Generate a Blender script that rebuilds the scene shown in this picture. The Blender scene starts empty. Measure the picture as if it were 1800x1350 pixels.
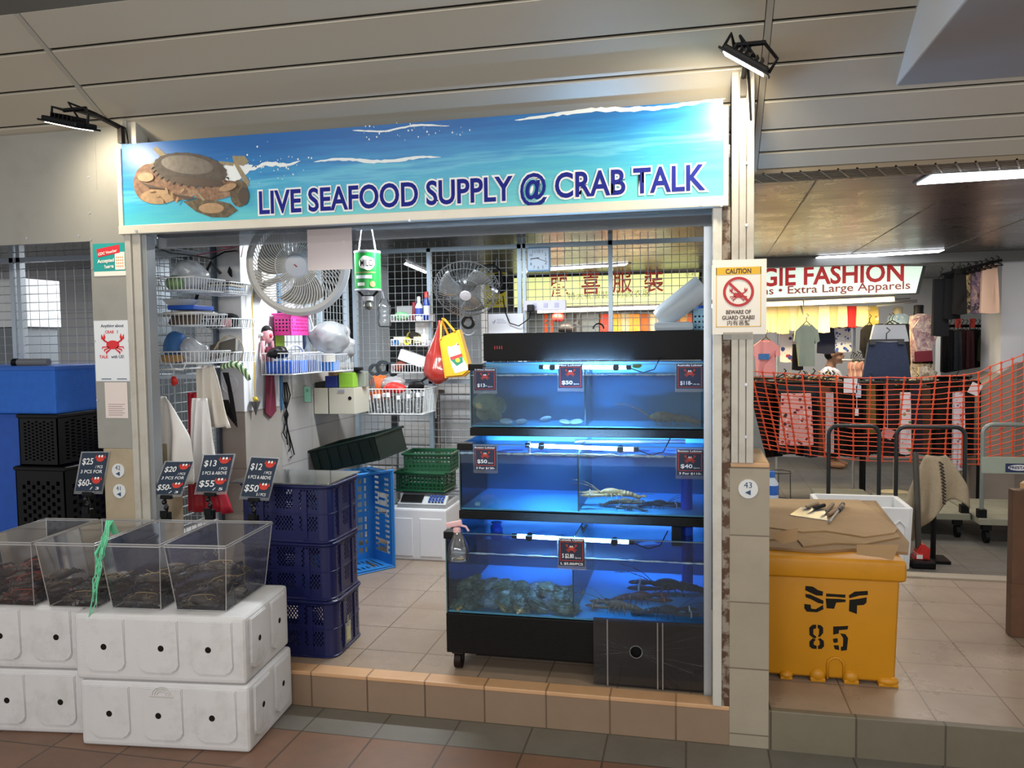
import bpy, bmesh, math, random
from mathutils import Vector, Matrix, Quaternion, noise
V = Vector
R = math.radians
random.seed(7)
SC = bpy.context.scene
COL = SC.collection

# ---------------------------------------------------------------- camera
YAW, PITCH, ROLL, FPX = 0.218832584, 0.0544172706, -0.0131275675, 1416.86
EYE = V((0, 0, 1.6))
_f = V((-math.sin(YAW)*math.cos(PITCH), math.cos(YAW)*math.cos(PITCH), -math.sin(PITCH)))
_r0 = V((math.cos(YAW), math.sin(YAW), 0)); _u0 = _r0.cross(_f)
_r = _r0*math.cos(ROLL) + _u0*math.sin(ROLL); _u = _u0*math.cos(ROLL) - _r0*math.sin(ROLL)
cd = bpy.data.cameras.new('camera'); cam = bpy.data.objects.new('camera', cd); COL.objects.link(cam)
cd.sensor_width = 36.0; cd.lens = FPX/1800*36; cd.clip_start = .05; cd.clip_end = 80
cam.matrix_world = Matrix(((_r.x, _u.x, -_f.x, EYE.x), (_r.y, _u.y, -_f.y, EYE.y), (_r.z, _u.z, -_f.z, EYE.z), (0, 0, 0, 1)))
SC.camera = cam
def ray(x, y): return _f + _r*((x-900)/FPX) - _u*((y-675)/FPX)
def aY(x, y, Y): d = ray(x, y); return EYE + d*((Y-EYE.y)/d.y)      # the point of the plane y=Y seen there
def aZ(x, y, Z): d = ray(x, y); return EYE + d*((Z-EYE.z)/d.z)
def aX(x, y, X): d = ray(x, y); return EYE + d*((X-EYE.x)/d.x)

# ---------------------------------------------------------------- world, view, big lamps and fill lights
SC.view_settings.view_transform = 'Standard'; SC.view_settings.look = 'None'
SC.view_settings.exposure = 0.55; SC.view_settings.gamma = 1.0; SC.view_settings.use_curve_mapping = False
w = bpy.data.worlds.new('world'); SC.world = w; w.use_nodes = True
w.node_tree.nodes['Background'].inputs[0].default_value = (.93, .96, 1.0, 1)
w.node_tree.nodes['Background'].inputs[1].default_value = .50
SC.cycles.max_bounces = 8; SC.cycles.diffuse_bounces = 3; SC.cycles.glossy_bounces = 3
SC.cycles.transparent_max_bounces = 24; SC.cycles.transmission_bounces = 4
SC.cycles.caustics_reflective = False; SC.cycles.caustics_refractive = False
SC.cycles.sample_clamp_indirect = 4.0
SC.cycles.use_denoising = True
def area(name, loc, sx, sy, power, col, rot=(0, 0, 0)):
    l = bpy.data.lights.new(name, 'AREA'); l.shape = 'RECTANGLE'; l.size = sx; l.size_y = sy; l.energy = power; l.color = col
    o = bpy.data.objects.new(name, l); o.location = loc; o.rotation_euler = rot; COL.objects.link(o); return o
for _x, _p in ((-3.6, 24), (-1.4, 30), (.9, 30), (3.0, 20)):      # unseen fill lights added behind the camera to brighten ceiling and stall front
    area('corridor_fill_light', (_x, -1.9, 2.15), 1.2, .14, _p, (1, .95, .87), (R(96), 0, 0))
area('corridor_fill_light', (-1.8, 1.2, 2.85), 1.2, .12, 14, (1, .96, .88))  # this and the next: unseen lights added over the walkway
area('corridor_fill_light', (1.5, .8, 2.85), 1.2, .12, 14, (1, .96, .88))
area('stall_tube_light', (-1.5, 4.45, 2.26), 1.3, .10, 39, (.91, .96, 1))
area('passage_tube_light', (1.9, 4.6, 2.27), 1.0, .14, 15, (1, .97, .93))
area('passage_tube_light', (1.9, 6.9, 2.27), 1.2, .10, 10, (1, .97, .93))
area('back_corridor_tube_light', (-.6, 7.4, 2.27), 1.2, .10, 20, (1, .97, .93))
area('shop_fill_light', (1.6, 9.9, 2.27), 1.6, .12, 18, (1, .97, .93))  # unseen light added to brighten the shop interior
area('neighbour_tube_light', (-3.6, 5.2, 2.27), 1.2, .10, 34, (.95, .97, 1))

# ---------------------------------------------------------------- materials
_mc = {}
def lin(h):
    h = h.lstrip('#'); c = [int(h[i:i+2], 16)/255 for i in (0, 2, 4)]
    return tuple(x/12.92 if x <= .04045 else ((x+.055)/1.055)**2.4 for x in c) + (1,)
def mat(hexc, rough=.5, metal=0, var=0.0, vscale=8, bump=0, bscale=60, dirt=None, dscale=4, damt=.5, emit=0, trans=0, coat=0, dlo=.5, dhi=.75):
    key = (hexc, rough, metal, var, vscale, bump, bscale, dirt, dscale, damt, emit, trans, coat, dlo, dhi)
    if key in _mc: return _mc[key]
    m = bpy.data.materials.new('m_%d' % len(_mc)); m.use_nodes = True; nt = m.node_tree; N = nt.nodes; L = nt.links
    p = N['Principled BSDF']; c = lin(hexc)
    p.inputs['Base Color'].default_value = c; p.inputs['Roughness'].default_value = rough; p.inputs['Metallic'].default_value = metal
    if max(c[:3]) < .02: p.inputs['Specular IOR Level'].default_value = .22
    if coat: p.inputs['Coat Weight'].default_value = coat
    if trans: p.inputs['Alpha'].default_value = 1-trans
    tc = N.new('ShaderNodeTexCoord'); last = None
    if var or dirt:
        last = N.new('ShaderNodeRGB').outputs[0]; last.default_value = c
    if var:
        n = N.new('ShaderNodeTexNoise'); n.inputs['Scale'].default_value = vscale; n.inputs['Detail'].default_value = 4
        L.new(tc.outputs['Object'], n.inputs['Vector'])
        hs = N.new('ShaderNodeHueSaturation'); mr = N.new('ShaderNodeMapRange')
        mr.inputs[1].default_value = .25; mr.inputs[2].default_value = .75; mr.inputs[3].default_value = 1-var; mr.inputs[4].default_value = 1+var
        L.new(n.outputs['Fac'], mr.inputs[0]); L.new(mr.outputs[0], hs.inputs['Value']); L.new(last, hs.inputs['Color']); last = hs.outputs[0]
    if dirt:
        n = N.new('ShaderNodeTexNoise'); n.inputs['Scale'].default_value = dscale; n.inputs['Detail'].default_value = 6; n.inputs['Roughness'].default_value = .65
        L.new(tc.outputs['Object'], n.inputs['Vector'])
        mr = N.new('ShaderNodeMapRange'); mr.inputs[1].default_value = dlo; mr.inputs[2].default_value = dhi; mr.inputs[3].default_value = 0; mr.inputs[4].default_value = damt
        mx = N.new('ShaderNodeMix'); mx.data_type = 'RGBA'; mx.inputs[7].default_value = lin(dirt)
        L.new(n.outputs['Fac'], mr.inputs[0]); L.new(mr.outputs[0], mx.inputs[0]); L.new(last, mx.inputs[6]); last = mx.outputs[2]
    if last is not None: L.new(last, p.inputs['Base Color'])
    if bump:
        n = N.new('ShaderNodeTexNoise'); n.inputs['Scale'].default_value = bscale; n.inputs['Detail'].default_value = 3
        L.new(tc.outputs['Object'], n.inputs['Vector'])
        b = N.new('ShaderNodeBump'); b.inputs['Strength'].default_value = bump; b.inputs['Distance'].default_value = .01
        L.new(n.outputs['Fac'], b.inputs['Height']); L.new(b.outputs[0], p.inputs['Normal'])
    if emit:
        p.inputs['Emission Color'].default_value = c; p.inputs['Emission Strength'].default_value = emit
    _mc[key] = m; return m
def clear(hexc='ffffff', fac=.06, rough=.03, haze=0, hazecol='ffffff', ior=1.45):
    """thin clear sheet: sees through, reflects by Fresnel, and scatters a little (haze)"""
    key = ('clear', hexc, fac, rough, haze, hazecol, ior)
    if key in _mc: return _mc[key]
    m = bpy.data.materials.new('clear_%d' % len(_mc)); m.use_nodes = True; nt = m.node_tree; N = nt.nodes; L = nt.links
    N.remove(N['Principled BSDF']); out = N['Material Output']
    t = N.new('ShaderNodeBsdfTransparent'); t.inputs[0].default_value = lin(hexc); g = N.new('ShaderNodeBsdfGlossy'); g.inputs['Roughness'].default_value = rough
    last = t.outputs[0]
    if haze:
        d = N.new('ShaderNodeBsdfDiffuse'); d.inputs[0].default_value = lin(hazecol); tr = N.new('ShaderNodeBsdfTranslucent'); tr.inputs[0].default_value = lin(hazecol)
        ad = N.new('ShaderNodeMixShader'); ad.inputs[0].default_value = .5; L.new(d.outputs[0], ad.inputs[1]); L.new(tr.outputs[0], ad.inputs[2])
        mx = N.new('ShaderNodeMixShader'); mx.inputs[0].default_value = haze; L.new(last, mx.inputs[1]); L.new(ad.outputs[0], mx.inputs[2]); last = mx.outputs[0]
    fr = N.new('ShaderNodeFresnel'); fr.inputs[0].default_value = ior
    mu = N.new('ShaderNodeMath'); mu.operation = 'ADD'; mu.inputs[1].default_value = fac-.04; mu.use_clamp = True; L.new(fr.outputs[0], mu.inputs[0])
    mx2 = N.new('ShaderNodeMixShader'); L.new(mu.outputs[0], mx2.inputs[0]); L.new(last, mx2.inputs[1]); L.new(g.outputs[0], mx2.inputs[2])
    L.new(mx2.outputs[0], out.inputs[0]); _mc[key] = m; return m
def tiles(hexa, hexb, grout, ua, va, su, sv, ou=0, ov=0, mortar=.004, rough=.4, dirt=None, damt=.4, dscale=3, bump=.15):
    """square tiles laid in the plane of world axes ua, va"""
    m = bpy.data.materials.new('tiles_%d' % len(_mc)); _mc[len(_mc)] = m; m.use_nodes = True; nt = m.node_tree; N = nt.nodes; L = nt.links
    p = N['Principled BSDF']; p.inputs['Roughness'].default_value = rough
    tc = N.new('ShaderNodeTexCoord'); s = N.new('ShaderNodeSeparateXYZ'); L.new(tc.outputs['Object'], s.inputs[0]); cb = N.new('ShaderNodeCombineXYZ')
    for k, (ax, off) in enumerate(((ua, ou), (va, ov))):
        a = N.new('ShaderNodeMath'); a.operation = 'SUBTRACT'; a.inputs[1].default_value = off - 40*(su if k == 0 else sv); L.new(s.outputs[ax], a.inputs[0]); L.new(a.outputs[0], cb.inputs[k])
    b = N.new('ShaderNodeTexBrick'); b.offset = 0; b.squash = 1; b.inputs['Color1'].default_value = lin(hexa); b.inputs['Color2'].default_value = lin(hexb); b.inputs['Mortar'].default_value = lin(grout)
    b.inputs['Scale'].default_value = 1; b.inputs['Mortar Size'].default_value = mortar; b.inputs['Mortar Smooth'].default_value = .1; b.inputs['Brick Width'].default_value = su; b.inputs['Row Height'].default_value = sv
    L.new(cb.outputs[0], b.inputs['Vector']); last = b.outputs['Color']
    n = N.new('ShaderNodeTexNoise'); n.inputs['Scale'].default_value = dscale; n.inputs['Detail'].default_value = 7; n.inputs['Roughness'].default_value = .7; L.new(tc.outputs['Object'], n.inputs['Vector'])
    if dirt:
        mr = N.new('ShaderNodeMapRange'); mr.inputs[1].default_value = .42; mr.inputs[2].default_value = .7; mr.inputs[4].default_value = damt; L.new(n.outputs['Fac'], mr.inputs[0])
        mx = N.new('ShaderNodeMix'); mx.data_type = 'RGBA'; mx.inputs[7].default_value = lin(dirt); L.new(mr.outputs[0], mx.inputs[0]); L.new(last, mx.inputs[6]); last = mx.outputs[2]
    L.new(last, p.inputs['Base Color'])
    bm_ = N.new('ShaderNodeBump'); bm_.inputs['Strength'].default_value = bump; bm_.inputs['Distance'].default_value = .004; bm_.invert = True
    L.new(b.outputs['Fac'], bm_.inputs['Height']); L.new(bm_.outputs[0], p.inputs['Normal'])
    mr = N.new('ShaderNodeMapRange'); mr.inputs[3].default_value = rough-.12; mr.inputs[4].default_value = rough+.18; L.new(n.outputs['Fac'], mr.inputs[0]); L.new(mr.outputs[0], p.inputs['Roughness'])
    return m
def pattern(base, cols, scale=30, rough=.8, thr=.38, kind='dots'):
    """printed cloth: scattered motifs of several colours on a ground"""
    key = ('pat', base, tuple(cols), scale, thr, kind)
    if key in _mc: return _mc[key]
    m = bpy.data.materials.new('print_%d' % len(_mc)); m.use_nodes = True; nt = m.node_tree; N = nt.nodes; L = nt.links; p = N['Principled BSDF']; p.inputs['Roughness'].default_value = rough
    tc = N.new('ShaderNodeTexCoord'); vo = N.new('ShaderNodeTexVoronoi'); vo.inputs['Scale'].default_value = scale; L.new(tc.outputs['Object'], vo.inputs['Vector'])
    if kind == 'swirl':
        no = N.new('ShaderNodeTexNoise'); no.inputs['Scale'].default_value = scale*.6; no.inputs['Distortion'].default_value = 3; L.new(tc.outputs['Object'], no.inputs['Vector']); dist = no.outputs['Fac']
    else: dist = vo.outputs['Distance']
    cr = N.new('ShaderNodeValToRGB'); cr.color_ramp.interpolation = 'CONSTANT'
    e = cr.color_ramp.elements; e[0].color = lin(cols[0]); e[0].position = 0
    e[1].color = lin(cols[-1]); e[1].position = 1-1/len(cols) if len(cols) > 1 else 1
    for i, c in enumerate(cols[1:-1], 1):
        q = e.new(i/len(cols)); q.color = lin(c)
    sp = N.new('ShaderNodeSeparateColor'); L.new(vo.outputs['Color'], sp.inputs[0]); L.new(sp.outputs[0], cr.inputs[0])
    lt = N.new('ShaderNodeMath'); lt.operation = 'LESS_THAN'; lt.inputs[1].default_value = thr; L.new(dist, lt.inputs[0])
    mx = N.new('ShaderNodeMix'); mx.data_type = 'RGBA'; mx.inputs[6].default_value = lin(base); L.new(lt.outputs[0], mx.inputs[0]); L.new(cr.outputs[0], mx.inputs[7]); L.new(mx.outputs[2], p.inputs['Base Color'])
    _mc[key] = m; return m
def stripes(a, b, axis, period, rough=.7, duty=.5, diag=0):
    key = ('str', a, b, axis, period, duty, diag)
    if key in _mc: return _mc[key]
    m = bpy.data.materials.new('stripe_%d' % len(_mc)); m.use_nodes = True; nt = m.node_tree; N = nt.nodes; L = nt.links; p = N['Principled BSDF']; p.inputs['Roughness'].default_value = rough
    tc = N.new('ShaderNodeTexCoord'); s = N.new('ShaderNodeSeparateXYZ'); L.new(tc.outputs['Object'], s.inputs[0]); src = s.outputs[axis]
    d = N.new('ShaderNodeMath'); d.operation = 'DIVIDE'; d.inputs[1].default_value = period; L.new(src, d.inputs[0])
    fr = N.new('ShaderNodeMath'); fr.operation = 'FRACT'; L.new(d.outputs[0], fr.inputs[0]); lt = N.new('ShaderNodeMath'); lt.operation = 'LESS_THAN'; lt.inputs[1].default_value = duty; L.new(fr.outputs[0], lt.inputs[0])
    mx = N.new('ShaderNodeMix'); mx.data_type = 'RGBA'; mx.inputs[6].default_value = lin(b); mx.inputs[7].default_value = lin(a); L.new(lt.outputs[0], mx.inputs[0]); L.new(mx.outputs[2], p.inputs['Base Color'])
    _mc[key] = m; return m

# ---------------------------------------------------------------- mesh builder
class M:
    def __init__(s): s.b = bmesh.new(); s.m = 0
    def face(s, vs):
        try: f = s.b.faces.new(vs)
        except ValueError: return None
        f.material_index = s.m; return f
    def mi(s, i): s.m = i; return s
    def hexa(s, p, bev=0, seg=2):
        v = [s.b.verts.new(q) for q in p]
        fs = [s.face([v[i] for i in q]) for q in ((0, 3, 2, 1), (4, 5, 6, 7), (0, 1, 5, 4), (1, 2, 6, 5), (2, 3, 7, 6), (3, 0, 4, 7))]
        if bev: bmesh.ops.bevel(s.b, geom=list({e for f in fs for e in f.edges}), offset=bev, segments=seg, affect='EDGES', profile=.6)
        return s
    def box(s, c, d, rot=None, bev=0, seg=2):
        c = V(c); hx, hy, hz = d[0]/2, d[1]/2, d[2]/2
        pts = [V((x, y, z)) for z in (-hz, hz) for x, y in ((-hx, -hy), (hx, -hy), (hx, hy), (-hx, hy))]
        if rot is not None:
            Q = rot if isinstance(rot, Matrix) else Matrix.Rotation(rot, 3, 'Z')
            pts = [Q @ p for p in pts]
        return s.hexa([c+p for p in pts], bev, seg)
    def bx(s, x0, x1, y0, y1, z0, z1, bev=0, seg=2):
        return s.box(((x0+x1)/2, (y0+y1)/2, (z0+z1)/2), (abs(x1-x0), abs(y1-y0), abs(z1-z0)), None, bev, seg)
    def ring(s, c, ax, r, n, ref=None):
        ax = V(ax).normalized(); a = ref if ref is not None else (V((0, 0, 1)) if abs(ax.z) < .9 else V((1, 0, 0)))
        u = (a - ax*a.dot(ax)).normalized(); v = ax.cross(u)
        return [s.b.verts.new(V(c)+u*(r*math.cos(2*math.pi*i/n))+v*(r*math.sin(2*math.pi*i/n))) for i in range(n)], u
    def skin(s, rings, cap=True, closed=False):
        k = len(rings)
        for i in range(k if closed else k-1):
            A, B = rings[i], rings[(i+1) % k]; n = len(A)
            for j in range(n): s.face((A[j], A[(j+1) % n], B[(j+1) % n], B[j]))
        if cap and not closed: s.face(rings[0][::-1]); s.face(rings[-1])
        return s
    def cyl(s, p0, p1, r0, r1=None, n=12, cap=True):
        p0, p1 = V(p0), V(p1); ax = p1-p0; r1 = r0 if r1 is None else r1
        a, u = s.ring(p0, ax, max(r0, 1e-4), n); b, _ = s.ring(p1, ax, max(r1, 1e-4), n, u)
        return s.skin([a, b], cap)
    def tube(s, pts, r, n=6, closed=False):
        pts = [V(p) for p in pts]; k = len(pts); rings = []; ref = None
        for i, p in enumerate(pts):
            if closed: t = pts[(i+1) % k]-pts[i-1]
            else: t = pts[min(i+1, k-1)]-pts[max(i-1, 0)]
            rr = r[i] if isinstance(r, (list, tuple)) else r
            g, u = s.ring(p, t, rr, n, ref); ref = u; rings.append(g)
        return s.skin(rings, True, closed)
    def lathe(s, prof, c=(0, 0, 0), n=20, ax=(0, 0, 1)):
        c = V(c); ax = V(ax).normalized(); rings = []; ref = None
        for r, h in prof:
            g, u = s.ring(c+ax*h, ax, max(r, 1e-4), n, ref); ref = u; rings.append(g)
        return s.skin(rings, tuple(prof[0]) != tuple(prof[-1]))
    def ell(s, c, rad, rot=None, n=12, jit=0, seed=0, jf=20):
        c = V(c); res = bmesh.ops.create_uvsphere(s.b, u_segments=n, v_segments=max(6, n*2//3), radius=1)
        Q = rot if rot is not None else Matrix.Identity(3)
        for v in res['verts']:
            p = V((v.co.x*rad[0], v.co.y*rad[1], v.co.z*rad[2]))
            if jit: p *= 1+jit*noise.noise(p*jf+V((seed*3.7, seed, 0)))
            v.co = c + Q @ p
            for f in v.link_faces: f.material_index = s.m
        return s
    def grid(s, f, nu, nv):
        g = [[s.b.verts.new(V(f(i/nu, j/nv))) for i in range(nu+1)] for j in range(nv+1)]
        for j in range(nv):
            for i in range(nu): s.face((g[j][i], g[j][i+1], g[j+1][i+1], g[j+1][i]))
        return s
    def poly(s, pts, ext, bev=0):
        """flat outline pts (3-D) thickened by the vector ext"""
        ext = V(ext); a = [s.b.verts.new(V(p)) for p in pts]; b = [s.b.verts.new(V(p)+ext) for p in pts]; n = len(a)
        fs = [s.face(a[::-1]), s.face(b)] + [s.face((a[i], a[(i+1) % n], b[(i+1) % n], b[i])) for i in range(n)]
        if bev: bmesh.ops.bevel(s.b, geom=list({e for f in fs[:2] for e in f.edges}), offset=bev, segments=2, affect='EDGES')
        return s
    def wires(s, o, u, v, nu, nv, r, r2=None):
        """welded wire grid spanning o, o+u, o+v"""
        o, u, v = V(o), V(u), V(v)
        for i in range(nu+1): s.cyl(o+u*(i/nu), o+u*(i/nu)+v, r, n=4, cap=False)
        for j in range(nv+1): s.cyl(o+v*(j/nv), o+v*(j/nv)+u, r2 or r, n=4, cap=False)
        return s
    def perf(s, o, u, v, nu, nv, hole, t):
        """panel from o along u and v, thickness vector t, with the cells where hole(i,j) left open"""
        o, u, v, t = V(o), V(u), V(v), V(t); cache = {}
        def P(i, j, k):
            q = (i, j, k)
            if q not in cache: cache[q] = s.b.verts.new(o+u*(i/nu)+v*(j/nv)+t*k)
            return cache[q]
        H = lambda i, j: not (0 <= i < nu and 0 <= j < nv) or hole(i, j)
        for i in range(nu):
            for j in range(nv):
                if H(i, j): continue
                s.face((P(i, j, 0), P(i+1, j, 0), P(i+1, j+1, 0), P(i, j+1, 0)))
                s.face((P(i, j, 1), P(i, j+1, 1), P(i+1, j+1, 1), P(i+1, j, 1)))
                for (a, b, h) in (((i, j), (i+1, j), H(i, j-1)), ((i+1, j), (i+1, j+1), H(i+1, j)), ((i+1, j+1), (i, j+1), H(i, j+1)), ((i, j+1), (i, j), H(i-1, j))):
                    if h: s.face((P(*a, 0), P(*a, 1), P(*b, 1), P(*b, 0)))
        return s
    def text(s, body, o, h, xd=(1, 0, 0), yd=(0, 0, 1), w=None, off=0, align='LEFT', ext=0, res=3, lift=0):
        """lettering h high (cap height) with its baseline start (or centre) at o, facing xd x yd"""
        c = bpy.data.curves.new('t', 'FONT'); c.body = body; c.size = 1; c.offset = off; c.resolution_u = res; c.extrude = 0; c.align_x = align
        ob = bpy.data.objects.new('t', c); me = bpy.data.meshes.new_from_object(ob); bpy.data.objects.remove(ob); bpy.data.curves.remove(c)
        xs = [q.co.x for q in me.vertices] or [0, 1]; k = h/.70; kx = k if w is None else w/(max(xs)-min(xs)); sh = -min(xs) if (align == 'LEFT' and w is not None) else 0
        X, Yv = V(xd).normalized(), V(yd).normalized(); Z = X.cross(Yv); o = V(o)
        for q in me.vertices: q.co = o + X*((q.co.x+sh)*kx) + Yv*(q.co.y*k) + Z*lift
        me.materials.clear()
        for i in range(s.m+1): me.materials.append(None)
        for p in me.polygons: p.material_index = s.m
        s.b.from_mesh(me); bpy.data.meshes.remove(me); return s

_wl = {}
def tag(o, label=None, cat=None, group=None, kind=None):
    if label: o['label'] = label
    if cat: o['category'] = cat
    if group: o['group'] = group
    if kind: o['kind'] = kind
    return o
def T(name, label, cat, loc=(0, 0, 0), group=None, rz=0):
    """a thing that has parts: an Empty at its base"""
    o = bpy.data.objects.new(name, None); COL.objects.link(o); o.location = loc; o.rotation_euler = (0, 0, rz); o.empty_display_size = .05
    _wl[o.name] = V(loc); return tag(o, label, cat, group)
def O(name, mb, mats, parent=None, label=None, cat=None, group=None, kind=None, smooth=None, solid=0, sub=0, local=False, remesh=0):
    """one mesh object; its shape is given in world space (or in its thing's own space with local)"""
    me = bpy.data.meshes.new(name); bmesh.ops.recalc_face_normals(mb.b, faces=mb.b.faces[:]) if not solid else None
    mb.b.to_mesh(me); mb.b.free()
    for m in (mats if isinstance(mats, (list, tuple)) else [mats]): me.materials.append(m)
    o = bpy.data.objects.new(name, me); COL.objects.link(o); loc = V((0, 0, 0))
    if parent is not None:
        loc = _wl.get(parent.name, V((0, 0, 0)))
        if not local and loc.length: me.transform(Matrix.Translation(-loc))
        o.parent = parent; _wl[o.name] = loc
    elif kind != 'structure' and len(me.vertices):
        xs = [v.co for v in me.vertices]; loc = V(((min(p.x for p in xs)+max(p.x for p in xs))/2, (min(p.y for p in xs)+max(p.y for p in xs))/2, min(p.z for p in xs)))
        me.transform(Matrix.Translation(-loc)); o.location = loc; _wl[o.name] = loc
    if remesh:
        md = o.modifiers.new('r', 'REMESH'); md.mode = 'VOXEL'; md.voxel_size = remesh; md.use_smooth_shade = True
        dg = bpy.context.evaluated_depsgraph_get(); nm = bpy.data.meshes.new_from_object(o.evaluated_get(dg)); o.modifiers.clear(); o.data = nm
    if solid: md = o.modifiers.new('s', 'SOLIDIFY'); md.thickness = solid; md.offset = 0
    if sub: md = o.modifiers.new('u', 'SUBSURF'); md.levels = sub; md.render_levels = sub
    if smooth:
        me = o.data
        for p in me.polygons: p.use_smooth = True
        if smooth is not True: me.set_sharp_from_angle(angle=R(smooth))
    return tag(o, label, cat, group, kind)
def dup(o, loc=None, rz=None, label=None, group=None, rot=None, scale=None):
    """a copy of a thing with its parts and sub-parts"""
    def cp(a, par):
        c = a.copy(); COL.objects.link(c); _wl[c.name] = _wl.get(a.name, V((0, 0, 0)))
        if par is not None: c.parent = par
        for ch in list(a.children): cp(ch, c)
        return c
    c = cp(o, None)
    if loc is not None: c.location = loc
    if rz is not None: c.rotation_euler = (0, 0, rz)
    if rot is not None: c.rotation_euler = rot
    if scale is not None: c.scale = scale if isinstance(scale, (tuple, list)) else (scale,)*3
    return tag(c, label, None, group)
def put(o, loc, rot=(0, 0, 0), scale=1):
    o.location = loc; o.rotation_euler = rot; o.scale = scale if isinstance(scale, (tuple, list)) else (scale,)*3; return o
def S(name, mb, mats, label, cat, **k): return O(name, mb, mats, None, label, cat, None, 'structure', **k)
def MX(e): 
    from mathutils import Euler
    return Euler(e).to_matrix()
def arc(c, r, a0, a1, n, ax='XZ', ry=None):
    out = []
    for i in range(n+1):
        a = R(a0+(a1-a0)*i/n); p, q = r*math.cos(a), (ry or r)*math.sin(a)
        out.append(V(c)+(V((p, 0, q)) if ax == 'XZ' else V((p, q, 0)) if ax == 'XY' else V((0, p, q))))
    return out
# ================================================================ THE SETTING
YF, ZK = 3.19, .152            # front plane of the stalls, height of the tiled platform
YB = 5.45                      # mesh wall at the back of the stall
XL, XB = -2.40, -2.55          # block wall on the left, mesh set back behind it
ZC = 2.30
m_terra = tiles('80604c', '745645', '45382e', 0, 1, .31, .31, -.02, 2.975, .004, .42, '5a4a40', .45)
m_grey = tiles('6f6a61', '67645d', '4b453c', 0, 1, .31, .215, -.02, 2.975, .004, .5, '4e4a42', .4)
m_floor = tiles('a08f7f', '988777', '665849', 0, 1, .30, .30, .30, 3.19, .003, .27, '866f5a', .5)
m_kerbtop = tiles('cfa67e', 'c49a74', '8a6a4c', 0, 1, .262, 5, -.06, 0, .004, .45, 'a87f58', .4)
m_kerbface = tiles('8f7965', '88725f', '5c4a3a', 0, 2, .262, 5, -.06, -1, .004, .5, '7a6550', .5)
m_kerbface2 = tiles('77705f', '6f6858', '4a4438', 0, 2, .31, 5, .30, -1, .004, .5, '5d5648', .5)
m_ptile = tiles('a39a89', '9c9382', '6f675a', 0, 2, 5, .262, 0, .05, .003, .4, '857b69', .4)
m_block = tiles('b0aca6', 'aaa6a0', '8d8983', 1, 2, .40, .20, 0, .06, .003, .6, '98948d', .3)
m_paint = mat('d6d7d8', .55, var=.04, vscale=3, dirt='a9a59e', dscale=5, damt=.35, dlo=.55)
m_greymetal = mat('9b9a94', .42, .25, var=.06, vscale=2.5, dirt='7c7a73', dscale=6, damt=.3)
m_frame = mat('b9b6ad', .45, .15, var=.05, dirt='8a7a66', dscale=9, damt=.4)
m_frame2 = mat('c9c8c0', .45, .1, var=.04, dirt='8f7f69', dscale=7, damt=.35)
m_rust = mat('8f8578', .7, dirt='4b2f1c', dscale=22, damt=.95, dlo=.45, dhi=.55)
m_alu = mat('b8bfc6', .38, .6, var=.05)
m_ceil = mat('b4ad9e', .38, .15, var=.03, vscale=1.5)
m_ceil2 = mat('6e6b62', .5, .1)
m_white = mat('e6e6e4', .6)
m_black = mat('0c0c0e', .45)
m_blackg = mat('0b0b0d', .25, coat=.2)
m_dark = mat('23241f', .6)
m_wire = mat('dfe3e4', .4)
m_meshw = mat('a7adb0', .45, .4)

S('floor_corridor', M().bx(-7, 6, -3, 2.975, -.1, 0), m_terra, 'terracotta floor tiles of the walkway in front of the stall', 'floor')
S('trim_1', M().bx(-7, 6, 2.975, 3.3, -.1, 0), m_grey, 'band of grey floor tiles along the foot of the kerb', 'floor')
S('floor_stall', M().bx(-7, .30, YF+.085, 5.9, -.1, ZK), m_floor, 'pale tiled platform floor inside the seafood stall', 'floor')
S('floor_platform', M().bx(.30, 6, YF+.02, 5.22, -.1, ZK-.001), m_floor, 'pale tiled platform floor around the yellow bin', 'floor')
S('trim_2', M().bx(-7, .146, YF, YF+.085, ZK-.014, ZK+.004, .004), m_kerbtop, 'row of orange beige edging tiles on top of the stall kerb', 'kerb')
S('trim_3', M().bx(-7, .146, YF+.003, YF+.08, -.05, ZK-.0145), m_kerbface, 'brown tiled face of the kerb below the stall', 'kerb')
S('trim_4', M().bx(.293, 6, YF-.004, YF+.03, -.05, ZK+.003, .004), m_kerbface2, 'grey brown tiled kerb face below the yellow bin', 'kerb')
S('floor_passage', M().bx(.3, 7, 5.22, 12, -.12, .03), tiles('6c6862', '66625c', '4d4942', 0, 1, .3, .3, .3, 5.2, .004, .5, '55514a', .5), 'darker sunken floor of the passage behind the yellow bin', 'floor')
S('trim_5', M().bx(.3, 7, 5.14, 5.24, .0, ZK+.012, .006), mat('9c8f7d', .5, dirt='6f6353'), 'pale stone edge of the platform behind the yellow bin', 'kerb')
S('floor_back', M().bx(-7, .3, 5.9, 12, -.12, .12), tiles('807d77', '78756f', '5d5952', 0, 1, .3, .3, 0, 5.2, .004, .5), 'floor of the corridor behind the mesh wall', 'floor')

# pillar with the number 43, jambs and posts
pl = aY(1283, 822, YF).x; pr = aY(1353, 822, YF).x
S('wall_pillar_right', M().bx(pl, pr, YF, YF+.42, 0, 1.10), m_ptile, 'low beige tiled pillar carrying the number 43 plate', 'pillar')
S('trim_6', M().bx(pl+.002, pr, YF+.004, YF+.425, 1.10, 1.118, .004), mat('c9a27a', .4), 'beige tile slab capping the low pillar number 43', 'sill')
a = M()
for x0, x1 in ((.150, .176), (.178, .203), (.205, .232)): a.bx(x0, x1, YF-.012, YF+.09, 1.118, 2.60, .003)
a.bx(.15, .232, YF, YF+.088, 1.118, 2.6)
a.mi(1)
for z in (1.22, 1.42, 1.78, 2.02, 2.25):
    a.cyl((.204, YF-.016, z), (.204, YF-.010, z), .006, n=8)
S('trim_7', a, [m_frame, m_alu], 'ribbed cream metal corner post right of the sign', 'post')
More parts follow.
